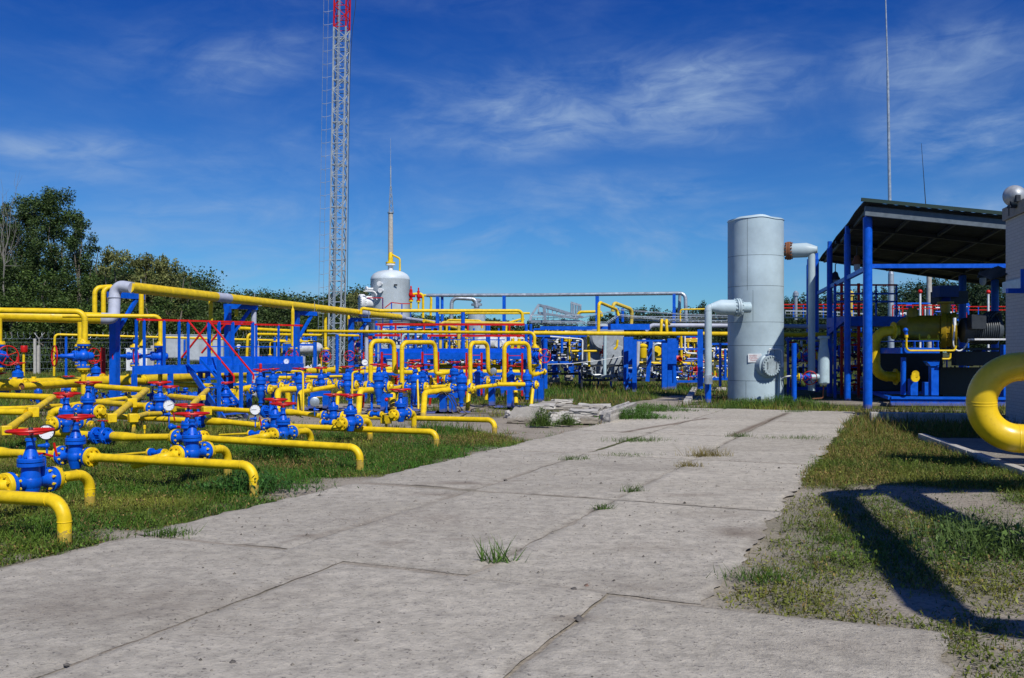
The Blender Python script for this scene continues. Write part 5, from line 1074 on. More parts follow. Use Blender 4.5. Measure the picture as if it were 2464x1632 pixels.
# ================================================================ background pipework, row by row
BP = [
 ('yellow gooseneck beside the first red relief valve', [(993,708,50),(1018,706,50),(1018,765,50)], .07, 'Y'),
 ('yellow gooseneck right of the red relief valves', [(1013,711,51),(1038,711,51),(1036,768,51)], .07, 'Y'),
 ('long silver pipe on high blue posts across the background', [(1026,711,50),(1300,710,49),(1649,706,47),(1651,775,47)], .095, 'S'),
 ('silver drop pipe doubling the end of the high silver pipe', [(1636,710,47.5),(1633,775,47.5)], .085, 'S'),
 ('silver gooseneck reaching over to the grey column', [(1086,775,52),(1087,717,52),(1145,720,52),(1147,740,52)], .11, 'S'),
 ('high yellow pipe in the background ending in an elbow down at right', [(868,756,40),(869,742,40),(915,748,40),(1257,748,42),(1257,782,42)], .075, 'Y'),
 ('second yellow pipe just below the high yellow one', [(1055,754,46),(1275,754,46)], .055, 'Y'),
 ('pale yellow gooseneck pipe left of a twin, behind the loops', [(1059.5,842,42),(1060,776,42),(1110,777,42.5)], .075, 'D'),
 ('pale yellow gooseneck pipe right of its twin, long top run', [(1104,842,41),(1104,776,41),(1258,779,42)], .075, 'D'),
 ('thin yellow gooseneck between the pale twins', [(1074,842,43),(1075,770,43),(1158,772,43),(1160,790,43)], .05, 'Y'),
 ('thin yellow vertical pipe right of the pale gooseneck', [(1124,812,41),(1123.5,842,41)], .05, 'Y'),
 ('yellow gooseneck by the grey truss', [(1218,800,45),(1219,778,45),(1250,769,46),(1262,768,46)], .05, 'Y'),
 ('white grey pipe behind the loops under the red rail', [(968,842,44),(969,805,44),(1098,806,44)], .06, 'G'),
 ('big yellow main running level behind the rubble to the grey tank', [(1284,801.5,35),(1500,803,35),(1770,804,34),(2075,806,33)], .083, 'Y'),
 ('yellow riser left of the grey heater, bent over to the right', [(1440,802,36),(1441,727,36),(1484,745,38),(1488,760,38)], .065, 'Y'),
 ('pale yellow bent pipe rising over the grey heater', [(1474,750,42),(1476,728,42),(1521,745,43),(1519,780,43)], .085, 'D'),
 ('short yellow gooseneck on the big main, left of two', [(1590,800,35.5),(1592,770,35.5),(1600,778,37)], .06, 'Y'),
 ('short yellow gooseneck on the big main, right of two', [(1605,800,35.5),(1603,770,35.5),(1610,780,37)], .06, 'Y'),
 ('pale grey lagged pipe running level left of the tank', [(1554,797,38),(1568,783,38),(1760,784,38),(2070,787,37)], .09, 'L'),
 ('thin yellow frame pipe left of the tank elbow', [(1637,775,44),(1637,745,44),(1700,744,44)], .04, 'Y'),
 ('yellow arch pipe behind the blue rack post', [(1390,765,50),(1392,751,50),(1446,750,50),(1448,762,50)], .08, 'Y'),
 ('thin white pipe bending down between the blue posts', [(1324,810,36),(1395,816,36),(1402,818,36),(1401,882,36)], .03, 'W'),
 ('yellow pipe joining the big red relief valve', [(1375,845,38),(1438,845,38)], .045, 'Y'),
 ('yellow vertical pipe left of the big red relief valve', [(1415,808,38.5),(1418,882,38.5)], .06, 'Y'),
 ('grey vertical pipe in front of the heater box', [(1456,805,37),(1455,902,37)], .07, 'G'),
 ('yellow hook pipe before the heater box', [(1486,818,37),(1484,835,37),(1478,841,37)], .05, 'Y'),
 ('yellow manifold low between the blue columns', [(1536,874,42),(1597,875,42)], .08, 'Y'),
 ('yellow manifold low left of the tank elbow', [(1628,875,42),(1682,876,42)], .085, 'Y'),
 ('thin yellow pipe above the low manifold', [(1566,865,41),(1595,865,41)], .04, 'Y'),
 ('yellow manifold low behind the two blue posts', [(1380,875,42),(1412,876,42)], .09, 'Y'),
 ('white hooked pipe right of the striped blue panel', [(1648,808,38),(1648,846,38),(1655,850,38),(1676,851,38)], .04, 'W'),
 ('yellow upright left of the ladder frame', [(1639,800,43),(1640,872,43)], .06, 'Y'),
 ('yellow upright right of the ladder frame', [(1655,820,43),(1657,868,43)], .05, 'Y'),
 ('yellow cross pipe over the ladder frame', [(1648,822,42),(1684,822,42)], .045, 'Y'),
 ('upper yellow cross pipe over the ladder frame', [(1648,817,42),(1684,817,42)], .04, 'Y'),
 ('silver curled pipe between the blue columns', [(1572,870,40),(1571,832,40),(1582,827,40),(1596,829,40)], .07, 'S'),
 ('grey upright pipe in front of the yellow drum', [(1536,822,37.5),(1533,890,37.5)], .085, 'L'),
 ('pale lagged pipe low before the blue column', [(1533,890,37.5),(1540,905,37.5)], .08, 'G'),
 ('thin yellow tube left of the blue post pair', [(1370,808,41),(1371,872,41)], .04, 'Y'),
 ('yellow tube far behind the white pipe', [(1387,825,42),(1384,875,42)], .035, 'Y'),
 ('yellow upright by the fourth loop', [(1234,815,36),(1232,842,36)], .07, 'Y'),
 ('yellow slanting upright behind the fourth loop', [(1250,815,36),(1246,848,36)], .07, 'Y'),
 ('yellow pipe turning upward by the end riser', [(1300,890,31),(1300,840,31.5)], .0501, 'Y'),
]
for lab, pts_, r_, m_ in BP: pipe(lab, P3(pts_), r_, m_, n=12, welds=r_ > .06)
# posts
PO = [(1053,714,860,48,.09,'front blue rack post at the left of the silver pipe'),(1064,714,842,50,.08,'rear blue rack post at the left of the silver pipe'),(1213,712,842,48,.09,'blue rack post under the middle of the silver pipe'),(1437,713,800,47,.10,'blue rack post right of centre under the silver pipe'),(1622,709,800,47,.09,'blue rack post near the right end of the silver pipe'),
 (941,770,842,38,.07,'blue post in front of the white vessel foot'),(982,785,842,38,.05,'blue post right of the vessel foot'),(1022,804,905,30,.09,'thick blue post standing behind the second loop'),(1114,752,842,40,.09,'blue post right of the pale gooseneck'),(1172,782,842,38,.055,'left post of the blue pair behind the third loop'),(1177,782,842,38,.055,'right post of the blue pair behind the third loop'),(1266,780,900,34,.06,'blue post left of the end riser pipe'),(1277,780,840,36,.06,'blue post behind the end riser pipe'),(847,765,842,41,.06,'blue post left of the first loop top'),(1081,785,842,40,.045,'thin blue post between the pale twins'),(1222,810,842,38,.06,'blue post before the white drum end'),
 (1336,813,913,46,.165,'blue H post on a concrete block'),(1375,815,908,46,.15,'blue H post next to the yellow joint pipe'),(1397,815,923,44,.11,'blue post beside the thin white pipe'),(1312,815,935,32,.08,'blue post right of the end riser valve'),(1527,817,943,36.5,.10,'slim blue post right of the blue frame leg'),(1622,880,922,38.2,.08,'blue post behind the striped panel'),(1685,793,935,31,.11,'dark blue column beside the grey drop pipe'),(1745,840,912,36,.05,'slim blue post left of the tank'),(1352,790,850,40,.06,'blue post behind the H post'),(1485,742,790,42,.08,'blue post under the pale bent pipe'),(1498,742,775,45,.07,'far blue post right of the pale bent pipe'),
 (870,790,842,39,.05,'blue post by the last grey conduit'),(905,772,842,38.5,.06,'blue post at the left end of the red rail'),(1000,788,842,38.2,.05,'blue post behind the second loop top'),(1040,790,842,39,.05,'blue post between the red rail and the deck'),(1140,790,842,39,.045,'thin blue post left of the third loop'),(1200,790,842,39,.045,'thin blue post right of the third loop')]
for sx, y0, y1, Y, r_, lab in PO:
    mb = MB(); a = W(sx,y0,Y); c_ = W(sx,y1,Y)
    if sx > 1330 and r_ > .08 or sx in (1053,1213): mb.beam(c_, a, r_*1.7, r_*1.7, up=(V2[0],V2[1],0))
    else: mb.cyl(c_, a, r_, n=10)
    single(mb, 'steel_post', BLU, lab, 'post')
# long blue deck, red rails
t = thing('service_deck', 'long blue service deck with red rails behind the tall loops', 'platform', dn(W(1090,880,33.5), 0))
mb = MB(); a, c_ = W(915,846,34), W(1285,846,33); mb.beam(a, c_, .1, .22); part(mb, 'edge_beam', BLU, t); mb = MB(); a2, c2_ = W(915,858,33.2), W(1285,858,32.2); mb.beam(a2, c2_, .1, .2); part(mb, 'front_beam', BLU, t)
mb = MB(); mb.add([W(915,853.5,33.2), W(1285,853.5,32.2), W(1285,842,36), W(915,842,36)], [(0,1,2,3),(3,2,1,0)]) if False else mb.beam(W(915,850,34), W(1285,850,33), 1.2, .05); part(mb, 'deck', BLU, t)
for sx in (925,975,1040,1100,1165,1210,1262): mb = MB(); p = W(sx,860,33); mb.beam(p, Vector((p.x,p.y,0)), .12, .12, up=(V2[0],V2[1],0)); part(mb, 'leg', BLU, t)
t = thing('red_railing', 'double red railing above the blue deck behind the loops', 'railing', dn(W(1080,840,37), .9))
for (x0,x1,y) in ((904,1262,781),(902,962,807),(1024,1098,807.5),(1112,1264,808)): mb = MB(); mb.beam(W(x0,y,37), W(x1,y,37), .05, .09); part(mb, 'rail_bar', RED, t)
for x in (918,952,1021,1126,1226): mb = MB(); mb.beam(W(x,781,37), W(x,808,37), .07, .07, up=(1,0,0)); part(mb, 'rail_post', RED, t)
mb = MB(); 
for y in (769,772.5,776): mb.beam(W(885,y-1,44), W(1000,y+3,44), .05, .05)
single(mb, 'cable_bundle', DGRY, 'bundle of dark cables crossing in front of the white vessel', 'cable')
mb = MB(); mb.beam(W(970,817,36.5), W(1215,818,36), .035, .035); single(mb, 'tie_rod', BLU, 'thin blue rod running level behind the loops', 'rod')
# grey column with nozzle and white horizontal drums
b = Vector((W(1147,0,54).x, 54, 0)); t = thing('grey_column', 'pale grey vertical column vessel under the silver gooseneck', 'vessel', b); R_ = 21/F*54; zz_ = EYE+(HY-745)/F*54
mb = MB(); mb.lathe([(R_,.3),(R_,zz_-.1),(R_*.9,zz_),(R_*.3,zz_+.08)], b, Z3, 30); part(mb, 'shell', paint('column_grey', (.30,.37,.42), .45, low=False), t)
mb = MB(); mb.lathe([(.16,0),(.16,.15),(.32,.17),(.32,.3),(.18,.33),(.28,.45),(.28,.55),(.14,.6)], (b.x,b.y,zz_+.05), Z3, 16); part(mb, 'top_flange', SIL, t)
for sx, w_, lab in ((1147,20,'left white bolted drum end between the loops'),(1201,22,'right white bolted drum end inside the fourth loop')):
    Y = 44; c_ = W(sx,826,Y); t = thing('horizontal_vessel', lab, 'vessel', dn(c_, 0)); R_ = w_/F*Y*.85; d = Vector((-.25,-1,0)).normalized()
    mb = MB(); mb.lathe([(R_*.9,-3.5),(R_,-3.3),(R_,-.15),(R_*.9,0)], c_+Vector((.25,0,0)), d, 28); part(mb, 'shell', WHT, t)
    mb = MB(); mb.lathe([(R_*.55,-.1),(R_*.55,.12),(R_*.5,.16)], c_, d, 24); bolts(mb, c_+d*.1, d, R_*.5, 16, .035, .14); part(mb, 'cover', WHT, t)
    mb = MB(); mb.beam(c_-Vector((0,-1,R_*.8)), Vector((c_.x,c_.y+1,0)), .3, .3); part(mb, 'saddle', LGRY, t)
# far dark skids seen through the yard
def clutter(lab, x0, x1, y0, y1, Y, n, seed, name='pipe_skid', cols='BBYRWG', big=.6):
    """a compact skid of real small pipes, valves and struts, each kind a part"""
    R = random.Random(seed); t = thing(name, lab, 'pipe skid', dn(W((x0+x1)/2,(y0+y1)/2,Y), 0)); mbs = {}
    for i in range(n):
        c_ = R.choice(cols); mb = mbs.setdefault(c_, MB()); x = R.uniform(x0,x1); y = R.uniform(y0,y1); yy = Y+R.uniform(0,2.5); k = R.random(); r = R.uniform(.018,.05)
        if k < .4: mb.cyl(W(x,y,yy), W(x,min(y1,y+R.uniform(8,30)),yy), r, n=7)
        elif k < .68: mb.cyl(W(x,y,yy), W(min(x1,x+R.uniform(8,35)),y+R.uniform(-1,1),yy), r, n=7)
        elif k < .86: p = W(x,y,yy); mb.lathe([(r*2,-r*3),(r*2.6,-r*2),(r*1.5,-r*1.5),(r*2.4,0),(r*1.5,r*1.5),(r*2.6,r*2),(r*2,r*3)], p, R.choice([(0,0,1),(1,0,0),(.3,-1,0)]), 9)
        else: p = W(x,y,yy); mb.torus(p, (R.uniform(-.5,.5),-1,R.uniform(-.3,.9)), R.uniform(.08,.16), .014, 16, 5)
    nm = dict(B='blue_fittings', Y='yellow_tubing', R='red_fittings', W='white_fittings', G='grey_tubing', H='dark_frame', S='steel_tubing', L='grey_lagging')
    for c_, mb in mbs.items(): tag(part(mb, nm[c_], MATS[c_], t), kind='stuff')
    mb = MB()
    for xx in (x0, x1): mb.beam(W(xx,y0,Y), dn(W(xx,y0,Y),0), .08, .08, up=(V2[0],V2[1],0))
    mb.beam(W(x0,y1,Y), W(x1,y1,Y), .08, .1); mb.beam(W(x0,y0,Y), W(x1,y0,Y), .06, .08); part(mb, 'frame', BLU if 'dark' not in lab else DGRY, t); return t
clutter('crowded blue and red skid right of the last drop pipe', 848, 905, 805, 880, 42, 90, 1, cols='BBRRBW')
clutter('crowded grey and blue skid behind the first two loops', 915, 1055, 788, 842, 46, 150, 2, cols='BBHGWLR')
clutter('yellow and red instrument skid between the pale goosenecks', 1075, 1125, 800, 842, 45, 70, 3, cols='YYRBW')
clutter('low crowded skid under the long blue deck', 960, 1270, 862, 885, 37, 150, 4, cols='BHRYWB')
clutter('blue and yellow skid behind the fourth loop', 1225, 1285, 800, 870, 38, 60, 5, cols='BYRBW')
clutter('dark grey skid behind the blue H posts', 1300, 1420, 815, 900, 44, 150, 6, cols='HHLYSWB')
clutter('open rack of thin grey and yellow tubes behind the blue H posts', 1305, 1440, 812, 872, 42, 150, 31, cols='SYWHLB'); clutter('rack of thin grey tubes under the cable trays', 1285, 1470, 792, 808, 40, 60, 32, cols='SLHYW'); clutter('tangle of thin white and blue tubes right of the striped panel', 1606, 1700, 840, 918, 41, 110, 33, cols='WBSYRB')
clutter('dark skid with steel tubes under the heater box', 1400, 1600, 880, 915, 39, 160, 7, cols='HHWSHLB')
clutter('skid of steel and white tubes between the blue columns', 1530, 1600, 820, 905, 41, 90, 8, cols='WSHBL')
clutter('yellow ladder framed skid left of the grey tank', 1630, 1690, 810, 905, 44, 80, 9, cols='YYRBW')
clutter('small blue skid behind the drop elbow of the tank', 1700, 1754, 828, 912, 37, 70, 10, cols='BBWRYH')
clutter('blue and red skid behind the far left fence line', 690, 760, 806, 830, 46, 40, 11, cols='BBYG')
clutter('low crowded yellow and blue skid behind the rear row', 600, 870, 902, 925, 31, 130, 12, cols='BYBYRB')
clutter('low blue and yellow skid behind the sloping runs', 225, 600, 925, 968, 28.5, 120, 13, cols='BYBYBB')
clutter('low blue and yellow skid beyond the right collector pipes', 880, 1290, 900, 930, 29.5, 150, 14, cols='BYBYBR')
# heater box, blue frames
t = thing('heater_unit', 'grey heater unit with rounded end and dark openings behind the rubble', 'heater', dn(W(1460,900,40), .2))
HG = paint('heater_grey', (.34,.38,.41), .45, low=False)
mb = MB(); a = W(1412,793,40); c_ = W(1503,903,40); mb.box(((a.x+c_.x)/2, 41.5, (a.z+c_.z)/2), (c_.x-a.x, 2.6, a.z-c_.z)); part(mb, 'casing', HG, t, bevel=.03)
mb = MB(); q = W(1480,866,39.9); mb.lathe([(.01,-.01),(.62,-.0),(.66,.05),(.62,.14),(.3,.17)], q, (0,-1,0), 28); part(mb, 'end_cover', HG, t)
mb = MB(); q = W(1452,812,39.9); mb.lathe([(.01,-.01),(.55,-.0),(.6,.05),(.5,.14)], q, (0,-1,0), 28); part(mb, 'upper_cover', HG, t)
for i in range(4): mb = MB(); q = W(1466+i*11,850+i*4,39.5); mb.beam(q, q+Vector((-.45,0,-.9)), .09, .05); part(mb, 'duct', DGRY if i % 2 else HG, t)
mb = MB(); mb.beam(W(1432,906,39.4), W(1505,903,39.4), .3, .12); part(mb, 'skid_beam', HG, t)
mb = MB(); mb.beam(W(1466,787,37), W(1560,787,37.5), .3, .24); mb.beam(W(1300,789,38), W(1470,789,38), .2, .12); single(mb, 'roof_beam', BLU, 'broad blue beam above the grey heater unit', 'beam')
def frame_leg(x0, x1, y0, y1, Y, lab, dp=.25):
    a, c_ = W(x0,y0,Y), W(x1,y1,Y); mb = MB(); mb.box(((a.x+c_.x)/2, Y+dp/2, a.z/2), (c_.x-a.x, dp, a.z)); return single(mb, 'support_frame', BLU, lab, 'support', bevel=.01)
frame_leg(1501,1512,811,936,38.5,'wide blue column left of the slim blue post'); frame_leg(1512,1524,811,918,39.2,'blue panel joined behind the left wide column',.1); frame_leg(1593,1606,821,937,38.5,'wide blue column left of the striped panel'); frame_leg(1606,1628,815,920,39.5,'tall blue panel with slanting shadow stripes',.1)
mb = MB(); mb.beam(W(1567,818,38), W(1558,918,38), .16, .16, up=(V2[0],V2[1],0)); single(mb, 'brace', BLU, 'leaning blue brace between the wide columns', 'brace')
mb = MB(); mb.beam(W(1502,924,38.3), W(1524,900,38.3), .12, .1); single(mb, 'brace', BLU, 'short blue brace at the foot of the left wide column', 'brace')
t = thing('yellow_drum', 'small yellow drum with a domed lid between the blue columns', 'drum', dn(W(1547,858,40), .6)); mb = MB(); mb.lathe([(.16,-.3),(.17,-.28),(.17,.18),(.2,.19),(.2,.25),(.12,.31),(.04,.34)], W(1547,845,40), Z3, 18); part(mb, 'shell', YEL, t)
mb = MB(); mb.lathe([(.22,-.2),(.24,-.1),(.24,.05),(.2,.1)], W(1580,846,40.5), (.3,-1,0), 20); single(mb, 'blind_flange', YEL, 'round yellow disc right of the yellow drum', 'flange')
for sx, w_, sy, lab in ((1333,27,916,'left concrete block under the blue H post'),(1369,19,910,'right concrete block under the blue H post')): mb = MB(); mb.box(W(sx,sy,46)+Vector((0,.3,0)), (w_/F*46, 1.0, .3)); single(mb, 'concrete_block', CONC, lab, 'block', bevel=.02)
# cable trays and truss
def tray(pts_, w_, h_, lab, m=SIL, ribs=0):
    mb = MB(); P_ = [W(*p) for p in pts_]
    for a, c_ in zip(P_[:-1], P_[1:]):
        mb.beam(a+Vector((0,0,h_)), c_+Vector((0,0,h_)), .03, h_*.4); mb.beam(a-Vector((0,0,h_)), c_-Vector((0,0,h_)), .03, h_*.4); mb.beam(a, c_, w_, .02)
        k = int((c_-a).length/.25)
        for i in range(k): q = a.lerp(c_, i/k); mb.beam(q-Vector((0,0,h_)), q+Vector((0,0,h_)), .02, .02, up=(1,0,0))
    return single(mb, 'cable_tray', m, lab, 'cable tray')
tray([(1280,778,41),(1460,779,41),(1488,760,41),(1612,773,41),(1750,776,41)], .4, .07, 'perforated grey cable tray bending up over the heater unit')
tray([(1404,763,43),(1490,746,43),(1640,757,43),(1750,760,43)], .12, .035, 'narrow grey cable duct above the perforated tray')
tray([(1500,766,46),(1600,767,46),(1750,765,46)], .3, .1, 'level grey cable tray in front of the pine wood')
tray([(1280,765,42),(1398,765,42)], .35, .13, 'wide grey tray under the sloping truss')
tray([(1890,756,44),(1990,758,44),(2090,764,44)], .35, .16, 'grey cable tray right of the tall grey tank')
mb = MB(); A_, B_ = W(1296,734,40), W(1390,762,44); C_, D_ = W(1276,774,39.5), W(1400,774,44)
for (a, c_) in ((A_,B_),(A_+Vector((0,0,-.35)),B_+Vector((0,0,-.1))),(A_,W(1278,760,40)),(W(1278,760,40),C_),(W(1310,737,40),W(1312,774,40)),(C_,D_),(A_+Vector((.3,1,0)),B_+Vector((.3,1,0)))): mb.beam(a, c_, .1, .1)
for i in range(9): mb.beam(A_.lerp(B_,i/9), A_.lerp(B_,i/9)+Vector((.3,1,0)), .05, .05); mb.beam(A_.lerp(B_,i/9), A_.lerp(B_,i/9)-Vector((0,0,.33-.03*i)), .06, .05, up=(1,0,0))
single(mb, 'steel_truss', SIL, 'sloping grey steel truss above the cable trays', 'truss')
mb = MB()
for sx in (1375,1380,1386,1392,1397): mb.cyl(W(sx,730+(sx-1375)*.35,60), W(sx,756,60), .06, n=8)
mb.beam(W(1373,728,60), W(1399,736,60), .12, .14); single(mb, 'vent_stack_group', SIL, 'cluster of short steel vent stacks beyond the truss', 'vent')
mb = MB(); path = [W(1313,877,34), W(1376,875,34.5), W(1439,868,35), W(1499,858,35.5)]; mb.sweep(path, .012, 5); single(mb, 'white_rope', WHT, 'thin white line stretched across in front of the heater unit', 'rope')
# red guard rails far right behind the tank
for (x0,x1,y,Y,lab) in ((1885,2090,733,46,'upper red rail seen right of the tall tank'),(2000,2110,766,47,'red railing under the canopy at left'),(2148,2300,735,52,'red railing far behind the compressor'),(2330,2420,738,52,'red railing beside the white building')):
    t = thing('red_railing', lab, 'railing', dn(W((x0+x1)/2,y,Y), 1.2)); mb = MB()
    for dy in (0,8,): mb.beam(W(x0,y+dy,Y), W(x1,y+dy,Y), .05, .05)
    part(mb, 'rail_bar', RED, t); mb = MB(); x = x0
    while x <= x1: mb.beam(W(x,y,Y), W(x,y+32,Y), .05, .05, up=(1,0,0)); x += 24
    part(mb, 'rail_post', BLU if x0 != 2148 else RED, t)
# ================================================================ broken concrete by the road
def chunk(lab, pts8, m=CONCL, seed=0, name='concrete_slab'):
    mb = MB(); R = random.Random(seed); P_ = [Vector(p) for p in pts8]
    # bottom 4 then top 4, subdivided sides get chipped
    n = 5
    def q(a,b_,c_,d):
        o = [[(a.lerp(b_,i/n)).lerp(d.lerp(c_,i/n), j/n) for j in range(n+1)] for i in range(n+1)]
        for i in range(n):
            for j in range(n): mb.add([o[i][j],o[i+1][j],o[i+1][j+1],o[i][j+1]], [(0,1,2,3)])
    b0,b1,b2,b3,t0,t1,t2,t3 = P_
    for f in ((b3,b2,b1,b0),(t0,t1,t2,t3),(b0,b1,t1,t0),(b1,b2,t2,t1),(b2,b3,t3,t2),(b3,b0,t0,t3)): q(*f)
    def wob(v):
        h = math.sin(v[0]*37+v[1]*19+v[2]*53+seed)*43758.5; h -= math.floor(h); g = math.sin(v[0]*61+v[2]*17-v[1]*23+seed)*2347.1; g -= math.floor(g); return (v[0]+(h-.5)*.06, v[1]+(g-.5)*.05, v[2]+(h*g-.25)*.05)
    mb.v = [wob(v) for v in mb.v]; return single(mb, name, m, lab, 'concrete block', ang=25)
def blk(cx_, cy_, Y, L, D, Hh, rot, z0=0, tiltx=0, m=CONCL, lab='', seed=0, tilty=0):
    R = Matrix.Rotation(math.radians(rot), 3, 'Z')@Matrix.Rotation(math.radians(tiltx), 3, 'X')@Matrix.Rotation(math.radians(tilty), 3, 'Y'); p = G(cx_, cy_); o = Vector((p.x, p.y, z0+Hh/2))
    c8 = [R@Vector((x*L/2, y*D/2, z*Hh/2))+o for z in (-1,1) for x, y in ((-1,-1),(1,-1),(1,1),(-1,1))]; return chunk(lab, c8, m, seed)
blk(1268,1016,21,.78,.62,.14,-20,.06,26,lab='leaning broken slab with pitted top at the left of the rubble',seed=1,m=CONC); blk(1305,1004,21.5,.6,.25,.10,-8,.21,6,lab='thin broken strip resting over the leaning slab',seed=2)
blk(1343,1016,21.5,.42,.35,.22,12,.0,-6,lab='faceted boulder like lump right of the leaning slab',seed=3); blk(1365,1000,23,.75,.35,.10,-6,.16,0,lab='flat brownish slab lying over the lump',seed=4,m=CONC)
blk(1405,1012,21.8,.68,.42,.13,-6,.12,3,lab='upper slab of the low stack in the rubble middle',seed=5); blk(1405,1017,21.8,.64,.48,.13,-6,-.02,0,lab='lower slab of the low stack in the rubble middle',seed=6,m=CONC)
blk(1430,1000,24.2,.8,.22,.12,-4,.16,8,lab='pale thin slab standing behind the low stack',seed=7); blk(1330,1020,20.5,.35,.2,.1,20,0,12,lab='small broken shard in the weeds before the lump',seed=8)
o = blk(1500,996,22.9,2.3,.72,.36,-29+60,.0,0,lab='x',seed=9) if False else None
t_lab = 'long square concrete beam with scrawled marks, its dark end toward the left'
pA, pB = G(1478,1018), G(1530,992); dB = (pB-pA); 
nrm = Vector((-dB.y, dB.x, 0)).normalized(); a0 = G(1442,1017); b0 = G(1470,1019); far = (G(1531,991)-b0)
for k_, (sx_r, sy_r, L_, D_, H_, rot_, z_, tx_, lb_) in enumerate([(1240,1004,.45,.3,.12,30,.0,8,'small broken block at the far left end of the rubble'),(1318,990,.5,.35,.14,-35,.10,10,'broken piece behind the leaning slab'),(1378,1019,.3,.22,.12,40,.0,-8,'small angular block in front of the low stack'),(1438,1004,.4,.3,.14,60,.12,6,'crooked block between the low stack and the long beam'),(1352,984,.55,.3,.12,15,.14,-9,'tilted piece at the back of the rubble')]): blk(sx_r, sy_r, 21, L_, D_, H_, rot_, z_, tx_, lab=lb_, seed=20+k_, m=CONC if k_ % 2 else CONCL)
h_ = .25; B4 = [a0, b0, b0+far, a0+far]; chunk(t_lab, [Vector((p.x,p.y,-.02)) for p in B4]+[Vector((p.x,p.y,h_)) for p in B4], CONCL, 10, 'concrete_beam')
mb = MB(); rr = random.Random(3)
for i in range(16):
    p = (a0.lerp(b0, rr.uniform(.15,.85)))+far*(.04+i*.055); p.z = h_+.022; a_ = rr.uniform(0,3.1); d = Vector((math.cos(a_),math.sin(a_),0))*.055; mb.beam(p-d, p+d, .014, .004); e = Vector((-d.y,d.x,0)); mb.beam(p+d, p+d*.6+e, .014, .004)
single(mb, 'scrawl_marks', DGRY, 'dark scrawled marks on top of the long concrete beam', 'writing')
# weeds round the rubble
def bush(sx, sy, w_, h_, n, lab, col=(.09,.15,.03)):
    p = G(sx, sy); x = rng.normal(0,w_,n); y = rng.normal(0,w_*.5,n); z = rng.random(n)*h_*np.exp(-(x/w_)**2*.5); t = np.array(col)*rng.uniform(.5,1.7,(n,1))
    vs, tt = leaflets(x, y, z, rng.uniform(.03,.08,n), t); bv, bt = blades(x[:n//2], y[:n//2], z[:n//2]*0, z[:n//2]+.12, np.full(n//2,.012), t[:n//2], .8)
    o = bpy.data.objects.new('weed', tri_mesh('weed', np.concatenate([vs,bv]), np.concatenate([tt,bt]), GRASSM)); COL.objects.link(o); o.location = (p.x,p.y,0); tag(o, lab, 'weed')
bush(1303,1026,.13,.40,700,'tall leafy weed between the leaning slab and the lump'); bush(1362,1023,.12,.24,400,'leafy weed right of the lump in the rubble'); bush(1520,1008,.45,.25,1500,'thick grass growing against the right side of the long beam',(.06,.14,.02)); bush(1560,990,.6,.2,1300,'bright grass bank between the beam and the road',(.07,.15,.02))
bush(1795,978,.5,.22,1100,'grass fringe at the left foot of the grey tank',(.07,.14,.02)); bush(1880,975,.45,.30,1300,'tall grass at the right foot of the grey tank',(.06,.14,.02)); bush(1940,978,.5,.2,900,'grass fringe between the tank and the concrete pad',(.07,.13,.02)); bush(2400,1330,.4,.2,700,'lush weeds with broad leaves at the right edge',(.08,.13,.03)); bush(2330,1290,.3,.16,400,'lush weeds in the shade near the right edge',(.07,.12,.03)); bush(680,1100,.3,.3,900,'dark leafy clump under the third long pipe',(.035,.09,.015)); bush(600,1200-20,.35,.22,700,'leafy clump in the grass left of the second elbow',(.04,.11,.02))
# ================================================================ tall grey tank
TX, TY, TR_ = (1818-CX)/F*30.0, 30.0, .895
base = Vector((TX, TY, 0)); tank = thing('filter_tank', 'tall pale grey cylindrical tank with bolted manhole at the road end', 'tank', base)
TANKM = paint('tank_paint', (.43,.545,.60), .42, (.36,.45,.5), .08, .5, low=True, bump=.1)
zt_ = EYE+(HY-531)/F*30
def tank_pt(ang, z, r=TR_): return Vector((TX+math.sin(ang)*r, TY-math.cos(ang)*r, z))
mb = MB(); n = 64; prof = []
seams = [EYE+(HY-y)/F*30 for y in (620,692,777,832,915)]
zl = [0.0]+sorted(seams)+[zt_]
for a, c_ in zip(zl[:-1], zl[1:]): prof += [(TR_+.003, a+.002), (TR_+.003, c_-.002)]
mb.lathe(prof, base, Z3, n); part(mb, 'shell', TANKM, tank, ang=50)
mb = MB()
for s in sorted(seams): mb.lathe([(TR_-.01,-.005),(TR_+.0045,-.005),(TR_+.0045,.005),(TR_-.01,.005)], (TX,TY,s), Z3, n)
part(mb, 'seam', DGRY, tank)
mb = MB(); vs = []; 
for i in range(n):
    a = 2*PI*i/n; w_ = .04*math.sin(3*a+.8)+.02*math.sin(7*a); vs.append((TX+math.cos(a)*(TR_+.025), TY+math.sin(a)*(TR_+.025), zt_-.03+w_*.6)); 
for i in range(n): a = 2*PI*i/n; w_ = .04*math.sin(3*a+.8)+.02*math.sin(7*a); vs.append((TX+math.cos(a)*(TR_*.97), TY+math.sin(a)*(TR_*.97), zt_+.03+w_))
vs.append((TX,TY,zt_+.2)); mb.add(vs, [(i,(i+1)%n,n+(i+1)%n,n+i) for i in range(n)]+[(n+i,n+(i+1)%n,2*n) for i in range(n)]); part(mb, 'lid', TANKM, tank)
mb = MB()
for (z0_, z1_, ang) in ((3.6,zt_-.05,-.55),(2.6,3.6,-.35),(zl[1],zl[2],.45),(0,zl[1],-.6)): mb.beam(tank_pt(ang,z0_,TR_+.003), tank_pt(ang,z1_,TR_+.003), .008, .004, up=(math.sin(ang),-math.cos(ang),0))
part(mb, 'vertical_seam', DGRY, tank)
